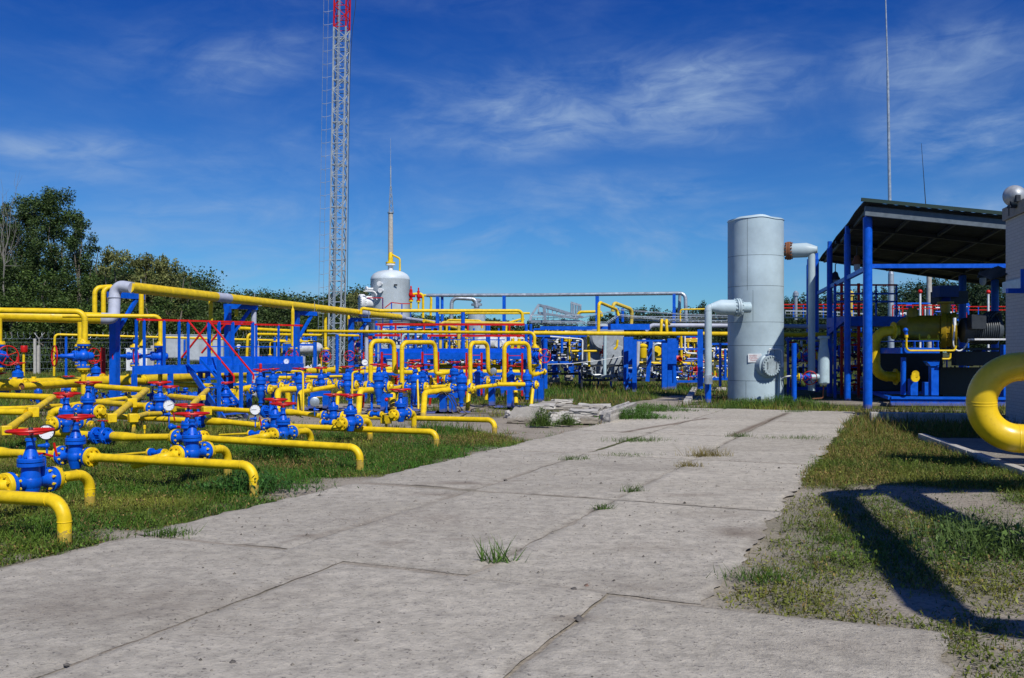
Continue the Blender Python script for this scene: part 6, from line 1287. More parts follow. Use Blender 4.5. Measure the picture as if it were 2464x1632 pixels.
# manhole
ma = .36; md = Vector((math.sin(ma),-math.cos(ma),0)); mz = EYE+(HY-880)/F*29.2; mc = Vector((TX-.18,TY,mz))
man = MB(); man.lathe([(.38,.6),(.38,TR_+.14),(.34,TR_+.17)], mc, md, 40); mo = part(man, 'manhole', TANKM, tank)
def subpart(mb, name, mat, par, **k):
    l = par.parent.location; mb.v = [(x-l.x, y-l.y, z-l.z) for x, y, z in mb.v]; return mb.build(name, mat, par, **k)
mb = MB(); mb.lathe([(.335,TR_+.185),(.335,TR_+.25),(.325,TR_+.26)], mc, md, 44)
subpart(mb, 'cover', paint('cover_grey', (.33,.40,.43), .4, low=False), mo)
mb = MB(); bolts(mb, mc+md*(TR_+.215), md, .295, 20, .024, .17); subpart(mb, 'bolt', TANKM, mo)
side = Vector((0,0,1)).cross(md).normalized()
for s in (-1,1): q = mc+md*(TR_+.30)+side*(.17*s); mb = MB(); path,_ = fillet([q-Vector((0,0,.1))-md*.05, q-Vector((0,0,.1)), q+Vector((0,0,.1)), q+Vector((0,0,.1))-md*.05], .02); mb.sweep(path, .009, 6); subpart(mb, 'grab_handle', DGRY, mo)
q = mc+md*(TR_+.12); sg = side if side.x > 0 else -side
mb = MB(); path,_ = fillet([q+Vector((0,0,.53)), q+Vector((0,0,.54))+sg*.44+md*.08, q+Vector((0,0,-.02))+sg*.44+md*.08], .12); mb.sweep(path, .022, 8); mb.cyl(q+Vector((0,0,.54)), q+Vector((0,0,.36)), .012, n=6); mb.lathe([(.05,-.05),(.05,.1)], q+sg*.44+md*.08, Z3, 8); part(mb, 'davit_arm', WHT, tank)
mb = MB(); mb.cyl(q+sg*.40+Vector((0,0,-.1)), Vector((q.x+sg.x*.36, q.y+sg.y*.36, 0)), .035, n=8); part(mb, 'drain_pipe', TANKM, tank)
# sign plate with four red lines
sa = -.29; sz = EYE+(HY-862)/F*29.1; sn = Vector((math.sin(sa),-math.cos(sa),0)); sx_ = Vector((math.cos(sa),math.sin(sa),0)); sc = Vector((TX,TY,sz))+sn*(TR_+.012)
Rm = Matrix((sx_, sn, Vector((0,0,1)))).transposed(); mb = MB(); mb.box(sc, (.42,.014,.28), Rm); pl = part(mb, 'notice_plate', WHT, tank, bevel=.004)
RT = paint('notice_red', (.5,.05,.05), .5, low=False); mb = MB(); rr = random.Random(8)
for row in range(4):
    x = -.17+(.03 if row == 3 else 0)
    while x < (.06 if row < 2 else .15): w_ = rr.uniform(.012,.022); hh = .03; mb.box(sc+sx_*(x+w_/2)+sn*.009+Vector((0,0,.08-row*.05)), (w_*.35,.002,hh), Rm); mb.box(sc+sx_*(x+w_/2+.004)+sn*.009+Vector((0,0,.08-row*.05+rr.choice((-.012,0,.012)))), (w_,.002,.007), Rm); x += w_+.008
subpart(mb, 'red_lettering', RT, pl)
# side piping left
def nozzle_run(pc, axis, lab, pts_, rb, m_noz, m_pipe, Rf, name='vent_line', bolt_m=None):
    t = thing(name, lab, 'pipe', dn(pts_[-1], max(0,pts_[-1].z)))
    ax_ = Vector(axis).normalized(); mb = MB(); mb.cyl(pc-ax_*.35, pc+ax_*.02, rb*1.5, n=20); part(mb, 'nozzle', GRY, t)
    for s, nm in ((.03,'inner_flange'),(.10,'outer_flange')): mb = MB(); mb.lathe([(rb*1.3,-.03),(Rf,-.028),(Rf,.028),(rb*1.3,.03)], pc+ax_*s, ax_, 28); part(mb, nm, m_noz, t)
    mb = MB(); bolts(mb, pc+ax_*.065, ax_, Rf*.86, 14, .026, .24); part(mb, 'bolt', m_noz, t)
    mb = MB(); mb.lathe([(rb*2.0,.12),(rb*2.1,.2),(rb*2.1,.62),(rb*1.6,.78),(rb*1.05,.92),(rb,.96)], pc, ax_, 24); part(mb, 'reducer', m_pipe, t)
    mb = MB(); pipe_mb(mb, [pc+ax_*.85]+pts_, rb, 1.6, 18); part(mb, 'tube', m_pipe, t); return t
axl = Vector((-.97,-.22,0)); pc = W(1779,740,28.9)
e = pc+axl*1.13; e.z -= .08; e2 = W(1704,760,28.75); e = Vector((e2.x, e2.y, pc.z-.02)); bot = Vector((e.x, e.y, EYE+(HY-912)/F*28.75)); axl = (Vector((e.x,e.y,pc.z))-pc).normalized()
t = nozzle_run(pc, axl, 'pale grey lagged pipe leaving the tank at left and dropping straight down', [e, bot], .115, TANKM, TANKM, .29)
mb = MB(); mb.lathe([(.135,-.16),(.135,.12),(.118,.13)], bot, Z3, 18); part(mb, 'end_cap', SIL, t)
mb = MB(); mb.cyl(Vector((e.x+.05,e.y+.25,0)), Vector((e.x+.05,e.y+.25,bot.z-.05)), .10, n=14); single(mb, 'steel_post', BLU, 'blue post standing under the lagged pipe left of the tank', 'post')
axr = Vector((.98,-.15,0)); pc = W(1893,604,29.9); e = W(1953,606,29.6); e = Vector((e.x,e.y,pc.z-.0)); axr = (e-pc).normalized(); bot = W(1955,925,30.2); bot = Vector((e.x+.03,e.y+.1,.35))
t = nozzle_run(pc, axr, 'tall pale pipe leaving the tank top at right through a rusty flange', [e, bot], .113, RUST, TANKM, .30, 'outlet_line')
pipe('small white sampling pipe low between the tank and canopy', [W(1880,912,29.4), W(1893,906,29.2), W(1912,904,29.2)], .025, 'W', n=8, welds=False)
mb = MB(); mb.cyl(W(1911,968,27.6), W(1911,826,27.6), .075, n=12); single(mb, 'steel_post', BLU, 'blue post right behind the tank at its right side', 'post')
mb = MB(); mb.cyl(W(1733,930,30.5), W(1733,826,30.5), .045, n=10); single(mb, 'steel_post', BLU, 'thin blue post between the lagged pipe and the tank', 'post')
put('riser', W(1944,908,29.2), V2, (0,-1,.0), 'blue valve with a bright red wheel facing the camera right of the tank', 1.0)
put('riser', W(1944,856,30.8), V2, (0,-1,.0), 'blue valve with a dark red wheel in the canopy shade above the bright one', 1.0)
t = thing('condensate_pot', 'pale grey vertical pot with a rusty drain under the canopy edge', 'pot', dn(W(1980,930,28.9), .3)); mb = MB(); P_ = W(1982,925,28.9); z1_ = EYE+(HY-812)/F*28.9; z0_ = EYE+(HY-923)/F*28.9
mb.lathe([(.05,z0_-.06),(.16,z0_),(.175,z0_+.02),(.175,z0_+.9),(.12,z1_-.2),(.12,z1_-.05),(.18,z1_-.04),(.18,z1_+.04),(.05,z1_+.05)], (P_.x,P_.y,0), Z3, 20); mb.cyl(W(1952,908,28.9), W(1975,906,28.9), .09, n=14); part(mb, 'pot', GRY, t)
mb = MB(); path,_ = fillet([Vector((P_.x,P_.y,z0_)), W(1980,958,28.9), W(1955,960,28.9)], .06); mb.sweep(path, .02, 8); part(mb, 'drain', RUST, t)
# ================================================================ canopy
def posX(Y): return 10.1+.2*(Y-25.8)
cp = thing('canopy', 'open steel canopy with dark corrugated roof on blue posts', 'canopy', (12,30,0))
def roof_z(x, y):
    xl = 9.78+.25*(y-25.6); return 5.80-.0*(y-25.6)-(x-xl)*(.098+.0028*(y-25.6))-.012*(y-25.6)
mb = MB(); NX = 60; x1_ = 9.2; vs = []; fs = []
for layer in (0, 1):
    for j in range(9):
        y = 25.3+j*(14.2/8)
        for i in range(NX+1):
            xl = 9.78+.25*(y-25.6)+.07; x = xl+i*x1_/NX; z = roof_z(x, y)+(.009 if i % 2 else -.009)+(0 if layer else -.035)+.03*math.sin(j*2.1+i*.3)*(i < 3)
            vs.append((x, y, z))
o_ = 9*(NX+1)
for j in range(8):
    for i in range(NX): k = j*(NX+1)+i; fs.append((k, k+1, k+NX+2, k+NX+1)); fs.append((o_+k+NX+1, o_+k+NX+2, o_+k+1, o_+k))
for i in range(NX): fs.append((i+1, i, o_+i, o_+i+1))
for j in range(8): k = j*(NX+1); fs.append((k, k+NX+1, o_+k+NX+1, o_+k)) 
mb.add(vs, fs); part(mb, 'roof', ROOFM, cp, ang=20)
mb = MB(); y = 25.28; mb.beam((9.72,y,roof_z(9.72,y)+.05), (19,y,roof_z(19,y)+.05), .04, .10); part(mb, 'roof_trim', GREENM, cp)
mb = MB(); y = 25.5; mb.beam((9.9,y,roof_z(9.9,y)-.22), (19,y,roof_z(19,y)-.22), .1, .26); part(mb, 'fascia_beam', paint('fascia_grey', (.11,.14,.17), .5, low=False), cp)
for k, Yp in enumerate((25.8,29.2,33.0,36.6,39)):
    x = posX(Yp); zt2 = roof_z(x+.1, Yp)-.08; mb = MB(); r_ = .125 if k == 0 else .10; mb.cyl((x,Yp,0), (x,Yp,zt2-.25), r_, n=20); mb.beam((x,Yp,zt2-.3), (x,Yp,zt2), .12, .12, up=(1,0,0)); part(mb, 'post', BLU, cp)
    if k: mb = MB(); mb.beam((9.95+.25*(Yp-25.8),Yp,zt2+.0), (9.78+.25*(Yp-25.6)+8.9,Yp,roof_z(9.78+.25*(Yp-25.6)+8.9,Yp)-.1), .12, .16); part(mb, 'rafter', DGRY, cp)
for i in range(7):
    off = .3+i*1.35; mb = MB(); mb.beam((9.78+off,25.6,roof_z(9.78+off,25.6)-.08), (9.78+off+.25*13.6,39.2,roof_z(9.78+off+3.4,39.2)-.08), .07, .1); part(mb, 'purlin', DGRY, cp)
bl = [(2087,641,25.85),(2400,643,25.3)]; mb = MB(); mb.beam(W(2089,641,25.8), W(2460,640,25.5), .14, .115); part(mb, 'tie_beam', BLU, cp)
mb = MB(); mb.beam(W(2087,645,25.8), W(1968,706,36.6), .11, .13); part(mb, 'side_brace', BLU, cp)
for (sx, Yp, y0) in ((2316,38,660),(2394,38,655),): 
    x = W(sx,0,Yp).x; mb = MB(); mb.cyl((x,Yp,0), (x,Yp,EYE+(HY-y0)/F*Yp), .15, n=16); part(mb, 'post', BLU, cp)
x = 19.0; mb = MB(); mb.cyl((x,26,0),(x,26,roof_z(x,26)-.1), .12, n=14); part(mb, 'post', BLU, cp)
# lamps under the canopy
for (sx, sy, Y, lab) in ((2062,632,30,'explosion proof lamp with a rusty housing under the canopy left'),(2365,665,30,'dark lamp hanging from a bent rod under the canopy right'),(2010,670,33,'small dark floodlight on the slanting blue brace')):
    t = thing('hanging_lamp', lab, 'lamp', W(sx,sy,Y)-Vector((0,0,.35))); p = W(sx,sy,Y); mb = MB(); mb.lathe([(.03,.25),(.09,.2),(.12,.08),(.17,.0),(.17,-.05),(.1,-.06)], p, Z3, 14); part(mb, 'housing', RUST if sx == 2062 else DGRY, t)
    mb = MB(); mb.lathe([(.1,-.06),(.1,-.22),(.05,-.3)], p, Z3, 12); part(mb, 'glass', LGRY, t); mb = MB(); mb.sweep([p+Vector((0,0,.2)), p+Vector((0,0,.5)), p+Vector((.1,0,.62))], .018, 6); part(mb, 'bracket', DGRY, t)
# dark red rail cage and platform under the canopy
t = thing('access_tower', 'dark red and blue railed access tower behind the canopy posts', 'access tower', dn(W(2080,900,31.5), 0))
for sx in (2009,2025,2066): mb = MB(); a = W(sx,682,31.5); mb.beam(dn(a,0), a, .09, .09, up=(V2[0],V2[1],0)); part(mb, 'upright', RED if sx != 2009 else BLU, t)
for (x0,x1,y,m) in ((2008,2158,686,RED),(2008,2158,707,BLU),(2008,2158,726,BLU),(2008,2066,745,RED),(2025,2066,830,RED),(2025,2066,880,RED),(2025,2066,925,RED)): mb = MB(); mb.beam(W(x0,y,31.4), W(x1,y,31.4), .05, .06); part(mb, 'rail', m, t)
for sx in (2108,2157): mb = MB(); mb.beam(W(sx,768,31.4), W(sx,686,31.4), .05, .05, up=(1,0,0)); part(mb, 'upright', BLU, t)
mb = MB(); mb.beam(W(2008,775,32), W(2195,775,32), 1.6, .34); part(mb, 'deck', BLU, t); mb = MB(); mb.beam(W(1996,800,32), W(2045,757,30.5), .1, .18); part(mb, 'ramp_beam', BLU, t)
# ================================================================ compressor skid
sk = thing('compressor_skid', 'blue framed compressor skid with yellow casing in the canopy shade', 'compressor', dn(W(2260,955,27), 0))
SB = BLU
mb = MB(); a, c_ = W(2143,957,27.0), W(2440,959,26.8); mb.beam(a, c_, .14, .075); mb.beam(a+Vector((0,.02,-.11)), c_+Vector((0,.02,-.11)), .06, .15); mb.beam(a+Vector((0,0,-.2)), c_+Vector((0,0,-.2)), .14, .05); part(mb, 'base_beam', SB, sk)
mb = MB(); mb.beam(W(2102,945,30), W(2143,958,27), .14, .09); mb.beam(W(2102,945,30), W(2440,947,30), .14, .09); part(mb, 'rear_beam', SB, sk)
yb_ = 27.2
def col(x0, x1, y0, y1, Y, m=BLU, nm='column', dp=.2, par=sk):
    a, c_ = W(x0,y0,Y), W(x1,y1,Y); mb = MB(); mb.box(((a.x+c_.x)/2, Y+dp/2, (a.z+c_.z)/2), (abs(c_.x-a.x), dp, abs(a.z-c_.z))); return part(mb, nm, m, par, bevel=.006)
mb = MB(); mb.cyl(W(2173,950,27.2), W(2174,860,27.2), .075, n=16); part(mb, 'column', BLU, sk)
col(2191,2209,912,952,27.3); col(2241,2259,880,952,27.2); 
a = W(2231,868,27.2); mb = MB(); q0, q1, q2, q3 = W(2229,869,27.15), W(2261,869,27.15), W(2259,881,27.15), W(2240,881,27.15); dd = Vector((0,.25,0)); mb.add([q0,q1,q2,q3,q0+dd,q1+dd,q2+dd,q3+dd], [(3,2,1,0),(0,1,5,4),(1,2,6,5),(2,3,7,6),(3,0,4,7)]); part(mb, 'bracket', BLU, sk)
col(2167,2261,837,851,27.0,nm='top_frame',dp=1.6); col(2167,2261,820,822,27.05,nm='shelf',dp=1.5)
for sx in (2175,2202,2222,2246,2258): col(sx-1,sx+1,822,838,27.02,nm='shelf_rib',dp=.1)
col(2225,2241,920,952,28,nm='rear_column'); col(2415,2424,830,955,27.2)
# yellow blower casing
YC_ = paint('shade_darkened_yellow', (.36,.235,.008), .35, low=False)  # yellow darkened in the colour itself, standing in for deep canopy shade
a, c_ = W(2184,790,28.6), W(2262,790,28.2); ax_ = (c_-a).normalized(); R_ = .40
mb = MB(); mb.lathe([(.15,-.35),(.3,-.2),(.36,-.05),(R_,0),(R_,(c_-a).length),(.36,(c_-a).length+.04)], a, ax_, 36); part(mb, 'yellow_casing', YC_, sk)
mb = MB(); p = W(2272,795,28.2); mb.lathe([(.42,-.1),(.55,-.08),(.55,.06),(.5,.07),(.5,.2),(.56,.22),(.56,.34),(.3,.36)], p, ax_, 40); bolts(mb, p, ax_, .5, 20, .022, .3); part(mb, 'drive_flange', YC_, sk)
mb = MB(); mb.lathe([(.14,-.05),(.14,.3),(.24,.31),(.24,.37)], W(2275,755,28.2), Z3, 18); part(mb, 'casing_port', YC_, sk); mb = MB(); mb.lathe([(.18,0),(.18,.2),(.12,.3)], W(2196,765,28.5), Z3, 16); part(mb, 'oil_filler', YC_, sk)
mb = MB(); mb.beam(W(2212,817,27.3), W(2260,817,27.3), .05, .03); mb.beam(W(2213,817,27.3), W(2212,804,27.3), .03, .03); mb.beam(W(2258,817,27.3), W(2257,806,27.3), .03, .03); mb.lathe([(.04,0),(.05,.05),(.02,.12)], W(2235,815,27.3), Z3, 8); part(mb, 'saddle_bracket', YEL, sk)
# motor
mb = MB(); p = W(2310,795,28.0); q = W(2408,795,27.8); mb.lathe([(.25,0),(.38,.05),(.40,.3),(.40,(q-p).length-.2),(.3,(q-p).length)], p, (q-p), 28)
for i in range(12): mb.lathe([(.40,-.01),(.435,-.01),(.435,.01),(.40,.01)], p+(q-p).normalized()*(.35+i*.06), (q-p), 28)
part(mb, 'motor', paint('motor_grey', (.06,.075,.09), .45, low=False), sk)
mb = MB(); mb.box(W(2350,775,27.5), (.45,.3,.45)); part(mb, 'terminal_box', DGRY, sk, bevel=.02)
for i in range(4): mb = MB(); path,_ = fillet([W(2362+i*7,812,27.6), W(2362+i*7,760,27.6), W(2385+i*7,748,27.8), W(2398+i*4,770,27.9), W(2398+i*4,812,27.9)], .35); mb.sweep(path, .035, 8); part(mb, 'cable_duct', DGRY, sk)
mb = MB(); mb.beam(W(2337,817,26.9), W(2430,817,26.8), .5, .05); part(mb, 'motor_tray', WHT, sk)
mb = MB(); path,_ = fillet([W(2297,770,27.3), W(2297,790,27.2), W(2293,830,27.2), W(2303,846,27.2), W(2318,842,27.2), W(2333,818,27.1)], .3); mb.sweep(path, .022, 8); mb.cyl(W(2297,765,27.3), W(2297,783,27.3), .045, n=10); part(mb, 'flexible_hose', WHT, sk)
mb = MB(); path,_ = fillet([W(2181,808,26.9), W(2181,844,26.9), W(2298,844,26.9), W(2300,832,26.9)], .12); mb.sweep(path, .03, 10); mb.lathe([(.05,-.03),(.05,.05)], W(2181,810,26.9), Z3, 10); part(mb, 'yellow_tube', YEL, sk)
mb = MB(); path,_ = fillet([W(2267,864,26.95), W(2286,864,26.95), W(2287,850,26.95)], .06); mb.sweep(path, .03, 10); part(mb, 'yellow_hook', YEL, sk)
mb = MB(); mb.sphere(W(2179,795,26.9), .075, 12, 8); mb.cyl(W(2179,795,26.9), W(2181,806,26.9), .045, n=10); part(mb, 'blue_cock', BLU, sk)
mb = MB(); mb.cyl(W(2203,900,26.5), W(2203,900,28.2), .10, n=24); mb.lathe([(.01,-.0),(.125,0),(.13,.02),(.13,.05)], W(2203,909,26.5), (0,1,0), 26); single(mb, 'blind_pipe_end', YEL, 'round yellow blind pipe end facing the camera on a blue stand', 'pipe end') if False else part(mb, 'blind_end', YEL, sk)
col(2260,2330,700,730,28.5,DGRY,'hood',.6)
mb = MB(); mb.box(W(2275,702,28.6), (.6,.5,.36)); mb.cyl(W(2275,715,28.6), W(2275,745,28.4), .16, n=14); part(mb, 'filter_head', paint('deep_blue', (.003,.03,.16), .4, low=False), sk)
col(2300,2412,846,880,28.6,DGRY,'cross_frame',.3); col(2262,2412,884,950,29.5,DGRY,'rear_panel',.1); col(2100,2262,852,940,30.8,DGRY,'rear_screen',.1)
# suction elbow
pipe('yellow U shaped suction pipe behind the front canopy post', [W(2165,795,28.4), W(2106,800,28.6), W(2105,905,28.6), W(2165,907,28.8)], .155, bend=1.4, n=20, flanges=((W(2150,796,28.45),(1,0,0),.28),(W(2155,907,28.8),(1,0,0),.26)))
# dim pipework further in the shade
clutter('dim blue and grey skid in the shade between tank and canopy', 1896, 2000, 815, 935, 34, 150, 21, cols='BBHRWHY'); clutter('dim crowded skid behind the canopy posts', 2000, 2100, 800, 945, 34.5, 150, 22, cols='HBRHWB'); clutter('dark skid under the compressor motor', 2265, 2420, 840, 940, 31, 120, 23, cols='HHBHW'); clutter('far blue railed skid seen beneath the canopy roof', 2150, 2330, 730, 770, 56, 60, 24, cols='BBWRB'); clutter('dark skid deep in the canopy shade', 2100, 2260, 850, 940, 32, 110, 25, cols='HBHBYH')
for sx, sy, lab in ((2214,702,'red ball marker lamp on a pole, left of two'),(2378,703,'red ball marker lamp on a pole, right of two')):
    Y = 50; p = W(sx,sy,Y); t = thing('marker_lamp', lab, 'lamp', Vector((p.x,p.y,0))); mb = MB(); mb.cyl((p.x,p.y,0), p, .06, n=8); part(mb, 'pole', WHT, t); mb = MB(); mb.sphere(p, .12, 12, 8); part(mb, 'lamp', RED, t)
for k, (sx, y0) in enumerate(((1915,712),(2048,712))): mb = MB(); mb.cyl(W(sx,770,46), W(sx,y0,46), .08, n=10); mb.lathe([(.14,0),(.14,.15),(.05,.25)], W(sx,y0,46), Z3, 10); single(mb, 'vent_pipe', DYEL if k else SIL, ['slim vent pipe with a cap right of the tank','pale yellow vent pipe seen between canopy posts'][k], 'vent')
# ================================================================ big yellow U bend, right foreground
Yb = 12.4; r_ = .195
top = W(2470,888,Yb); e0_ = W(2620,877,Yb-.3); e1_ = W(2640,1062,Yb-.4); A_ = [e0_+(e0_-W(2364,885,Yb))*1.9, W(2364,885,Yb), W(2360,1052,Yb+.1), e1_+(e1_-W(2360,1052,Yb+.1))*1.8]
t = thing('return_bend', 'huge glossy yellow U shaped pipe bend at the right edge', 'pipe', dn(W(2400,1060,Yb), .1))
mb = MB(); path, marks = fillet(A_, .56, 14); mb.sweep(path, r_, 40)
for p, d in marks: mb.lathe([(r_*.97,-.014),(r_*1.012,-.008),(r_*1.018,0),(r_*1.012,.008),(r_*.97,.014)], p, d, 40)
part(mb, 'tube', paint('glossy_yellow', (.80,.54,.012), .3, (.45,.28,.03), .35, 2, low=False, spec=.6), t)
# ================================================================ white brick building
Yw = 20.4; wl = W(2420,0,Yw).x; wb = thing('brick_building', 'white brick building with a flat roof cut by the right edge', 'building', (wl+2, 14, 0))
m, nt, b = new_mat('white_brick'); geo = N(nt, 'ShaderNodeNewGeometry'); mp = N(nt, 'ShaderNodeMapping'); mp.inputs['Rotation'].default_value = (0, 0, 0)
sp = N(nt, 'ShaderNodeSeparateXYZ'); nt.links.new(geo.outputs['Position'], sp.inputs[0]); cbx = N(nt, 'ShaderNodeCombineXYZ'); nt.links.new(sp.outputs[1], cbx.inputs[0]); nt.links.new(sp.outputs[2], cbx.inputs[1])
br = N(nt, 'ShaderNodeTexBrick', Scale=1.0); br.inputs['Brick Width'].default_value = .26; br.inputs['Row Height'].default_value = .075; br.inputs['Mortar Size'].default_value = .006; br.inputs['Color1'].default_value = (.50,.49,.46,1); br.inputs['Color2'].default_value = (.46,.45,.43,1); br.inputs['Mortar'].default_value = (.36,.35,.33,1); nt.links.new(cbx.outputs[0], br.inputs[0]); nt.links.new(br.outputs[0], b.inputs['Base Color']); b.inputs['Roughness'].default_value = .85
bp = N(nt, 'ShaderNodeBump', Strength=.5, Distance=.01); nt.links.new(br.outputs[1], bp.inputs['Height']); bp.invert = True; nt.links.new(bp.outputs[0], b.inputs['Normal'])
fwd = -Vector((U2[0],U2[1],0)); rgt = Vector((V2[0],V2[1],0)); c0 = Vector((wl, Yw, 0)); Hb = 4.55; Lb = 9.5; Wb = 6
def prism(mb, P0, f, r, z0, z1): q = [P0, P0+f, P0+f+r, P0+r]; mb.add([Vector((p.x,p.y,z0)) for p in q]+[Vector((p.x,p.y,z1)) for p in q], [(0,1,2,3),(7,6,5,4),(0,4,5,1),(1,5,6,2),(2,6,7,3),(3,7,4,0)]); return mb
part(prism(MB(), c0, fwd*Lb, rgt*Wb, 0, Hb), 'wall', m, wb)
part(prism(MB(), c0-rgt*.06-fwd*.05, fwd*(Lb+.1), rgt*(Wb+.1), Hb+.002, Hb+.28), 'roof_slab', CONC, wb)
mb = MB(); mb.beam(c0-rgt*.05+Vector((0,0,3.05)), c0-rgt*.05+fwd*3+Vector((0,0,3.05)), .04, .24); part(mb, 'cable_channel', SIL, wb)
# corrugated awning poking past the corner
mb = MB(); q0 = W(2386,673,20.9); q1 = W(2440,655,20.0); 
aw = []
for i in range(25): a = q0.lerp(q1, i/24)+Vector((0,0,.018*(1 if i%2 else -1))); aw += [a, a+rgt*.9*0+Vector((.3,1.2,.25))]
mb.add(aw, [(2*i,2*i+2,2*i+3,2*i+1) for i in range(24)]); part(mb, 'awning', ROOFM, wb)
mb = MB(); p = W(2452,700,18.9); mb.beam(p-Vector((.25,0,0)), p+Vector((.3,0,0)), .1, .1); mb.beam(p+Vector((.1,0,0)), p+Vector((.1,0,.45)), .12, .12); part(mb, 'wall_bracket', BLU, wb)
# floodlight on the roof
fl = thing('floodlight', 'round silver floodlight on the roof edge of the white building', 'lamp', W(2441,512,19.6)); p = W(2441,473,19.6); d = Vector((-.25,-.95,.1)).normalized()
mb = MB(); mb.lathe([(.05,-.30),(.10,-.26),(.2,-.14),(.235,-.02),(.245,0),(.235,.012),(.22,.0)], p, d, 32) if False else mb.lathe([(.225,-.0),(.24,.01),(.24,.03),(.21,.08),(.15,.17),(.09,.22),(.03,.24)], p, d, 32); part(mb, 'reflector', paint('polished_steel', (.42,.45,.47), .42, (.3,.3,.3), .3, metal=.35, low=False), fl)
mb = MB(); mb.box(p+d*.22-Vector((0,0,.1)), (.09,.1,.14)); part(mb, 'lamp_holder', DGRY, fl)
mb = MB(); mb.torus(p-Vector((0,0,.14))+d*.1, (0,-1,0), .12, .015, 20, 6); mb.box(p-Vector((0,0,.24))+d*.08, (.3,.12,.05)); mb.beam(p-Vector((.12,0,.24)), p-Vector((.12,0,.42)), .02, .02); mb.beam(p-Vector((-.12,0,.24)), p-Vector((-.12,0,.42)), .02, .02); part(mb, 'bracket', DGRY, fl)
# overhead gas loop standing off the right edge (its shadow crosses the sandy ground)
sv_ = Vector((math.sin(math.radians(156)), math.cos(math.radians(156)), 0))/math.tan(math.radians(47))
def lift(g, z): return Vector((g.x+sv_.x*z, g.y+sv_.y*z, z))
s1, s2, s3 = G(2040,1206), G(2350,1560), G(2010,1182)
zh = 4.5; q1 = lift(G(2015,1183), zh); q2 = lift(G(2290,1490), zh); dq = (q2-q1)
pipe('high yellow pipe loop standing just outside the right edge of view', [dn(q1+Vector((4.2,.6,0))), q1+Vector((4.2,.6,0)), q1, q1+dq*1.02, q1+dq*1.02+Vector((4.5,-.6,0)), dn(q1+dq*1.02+Vector((4.5,-.6,0)))], .17, bend=1.0, n=20)
q3 = lift(G(2140,1168), 3.9); q4 = lift(G(2470,1335), 3.9); pipe('lower yellow pipe loop outside the right edge, beside the high loop', [dn(q3+Vector((3.2,.3,0))), q3+Vector((3.2,.3,0)), q3, q4, q4+Vector((3.2,-.3,0)), dn(q4+Vector((3.2,-.3,0)))], .19, bend=1.0, n=18)
q5 = Vector((6.75,12.3,1.44))+(sv_+Vector((0,0,1)))*2.3; pipe('added overhead pipe, unseen past the right edge, shading the big U bend', [q5+Vector((-.55,.1,0)), q5+Vector((3.4,-.62,0)), dn(q5+Vector((3.4,-.62,0)))], .32, bend=1.0, n=18)  # unseen pipe added only to drop shade on the bend's upper arm
# ---------------------------------------------------------------- sky, sun, camera
SUN_AZ, SUN_EL = math.radians(156.0), math.radians(47.0)
w = bpy.data.worlds.new('World'); scene.world = w; w.use_nodes = True; nt = w.node_tree
bg = nt.nodes['Background']; sky = N(nt, 'ShaderNodeTexSky', sky_type='NISHITA', sun_disc=False, sun_elevation=SUN_EL, sun_rotation=SUN_AZ)
sky.air_density = 1.0; sky.dust_density = 0.35; sky.ozone_density = 3.0; sky.altitude = 200
tc = N(nt, 'ShaderNodeTexCoord'); sep = N(nt, 'ShaderNodeSeparateXYZ'); nt.links.new(tc.outputs['Generated'], sep.inputs[0])
zz = N(nt, 'ShaderNodeMath', operation='ADD'); nt.links.new(sep.outputs[2], zz.inputs[0]); zz.inputs[1].default_value = .12
dx = N(nt, 'ShaderNodeMath', operation='DIVIDE'); nt.links.new(sep.outputs[0], dx.inputs[0]); nt.links.new(zz.outputs[0], dx.inputs[1])
dy = N(nt, 'ShaderNodeMath', operation='DIVIDE'); nt.links.new(sep.outputs[1], dy.inputs[0]); nt.links.new(zz.outputs[0], dy.inputs[1])
cb = N(nt, 'ShaderNodeCombineXYZ'); nt.links.new(dx.outputs[0], cb.inputs[0]); nt.links.new(dy.outputs[0], cb.inputs[1])
def cl(scale, rot, sc, det, dist, loc=(0,0,0)):
    mp = N(nt, 'ShaderNodeMapping'); mp.inputs['Rotation'].default_value = (0,0,rot); mp.inputs['Scale'].default_value = sc; mp.inputs['Location'].default_value = loc
    nt.links.new(cb.outputs[0], mp.inputs[0]); n = N(nt, 'ShaderNodeTexNoise', Scale=scale, Detail=float(det), Roughness=.62, Distortion=dist); nt.links.new(mp.outputs[0], n.inputs['Vector']); return n.outputs[0]
def Pc(sx, sy):
    x = (sx-CX)/F; z = (HY-sy)/F; n = math.sqrt(1+x*x+z*z); return x/n/(z/n+.12), 1/n/(z/n+.12)
def c3(scale, sc, rot, det, dist, loc):
    mp = N(nt, 'ShaderNodeMapping'); mp.inputs['Scale'].default_value = sc; mp.inputs['Rotation'].default_value = rot; mp.inputs['Location'].default_value = loc
    nt.links.new(tc.outputs['Generated'], mp.inputs[0]); n = N(nt, 'ShaderNodeTexNoise', Scale=scale, Detail=float(det), Roughness=.6, Distortion=dist); nt.links.new(mp.outputs[0], n.inputs['Vector']); return n.outputs[0]
wis = ramp(nt, c3(4.5, (1,1,2.4), (0,.3,0), 14, .55, (.3,0,.7)), .40, .74)
fin = ramp(nt, c3(15.0, (1,1,3.2), (0,-.35,0), 10, .8, (1,2,0)), .34, .66)
acc = None
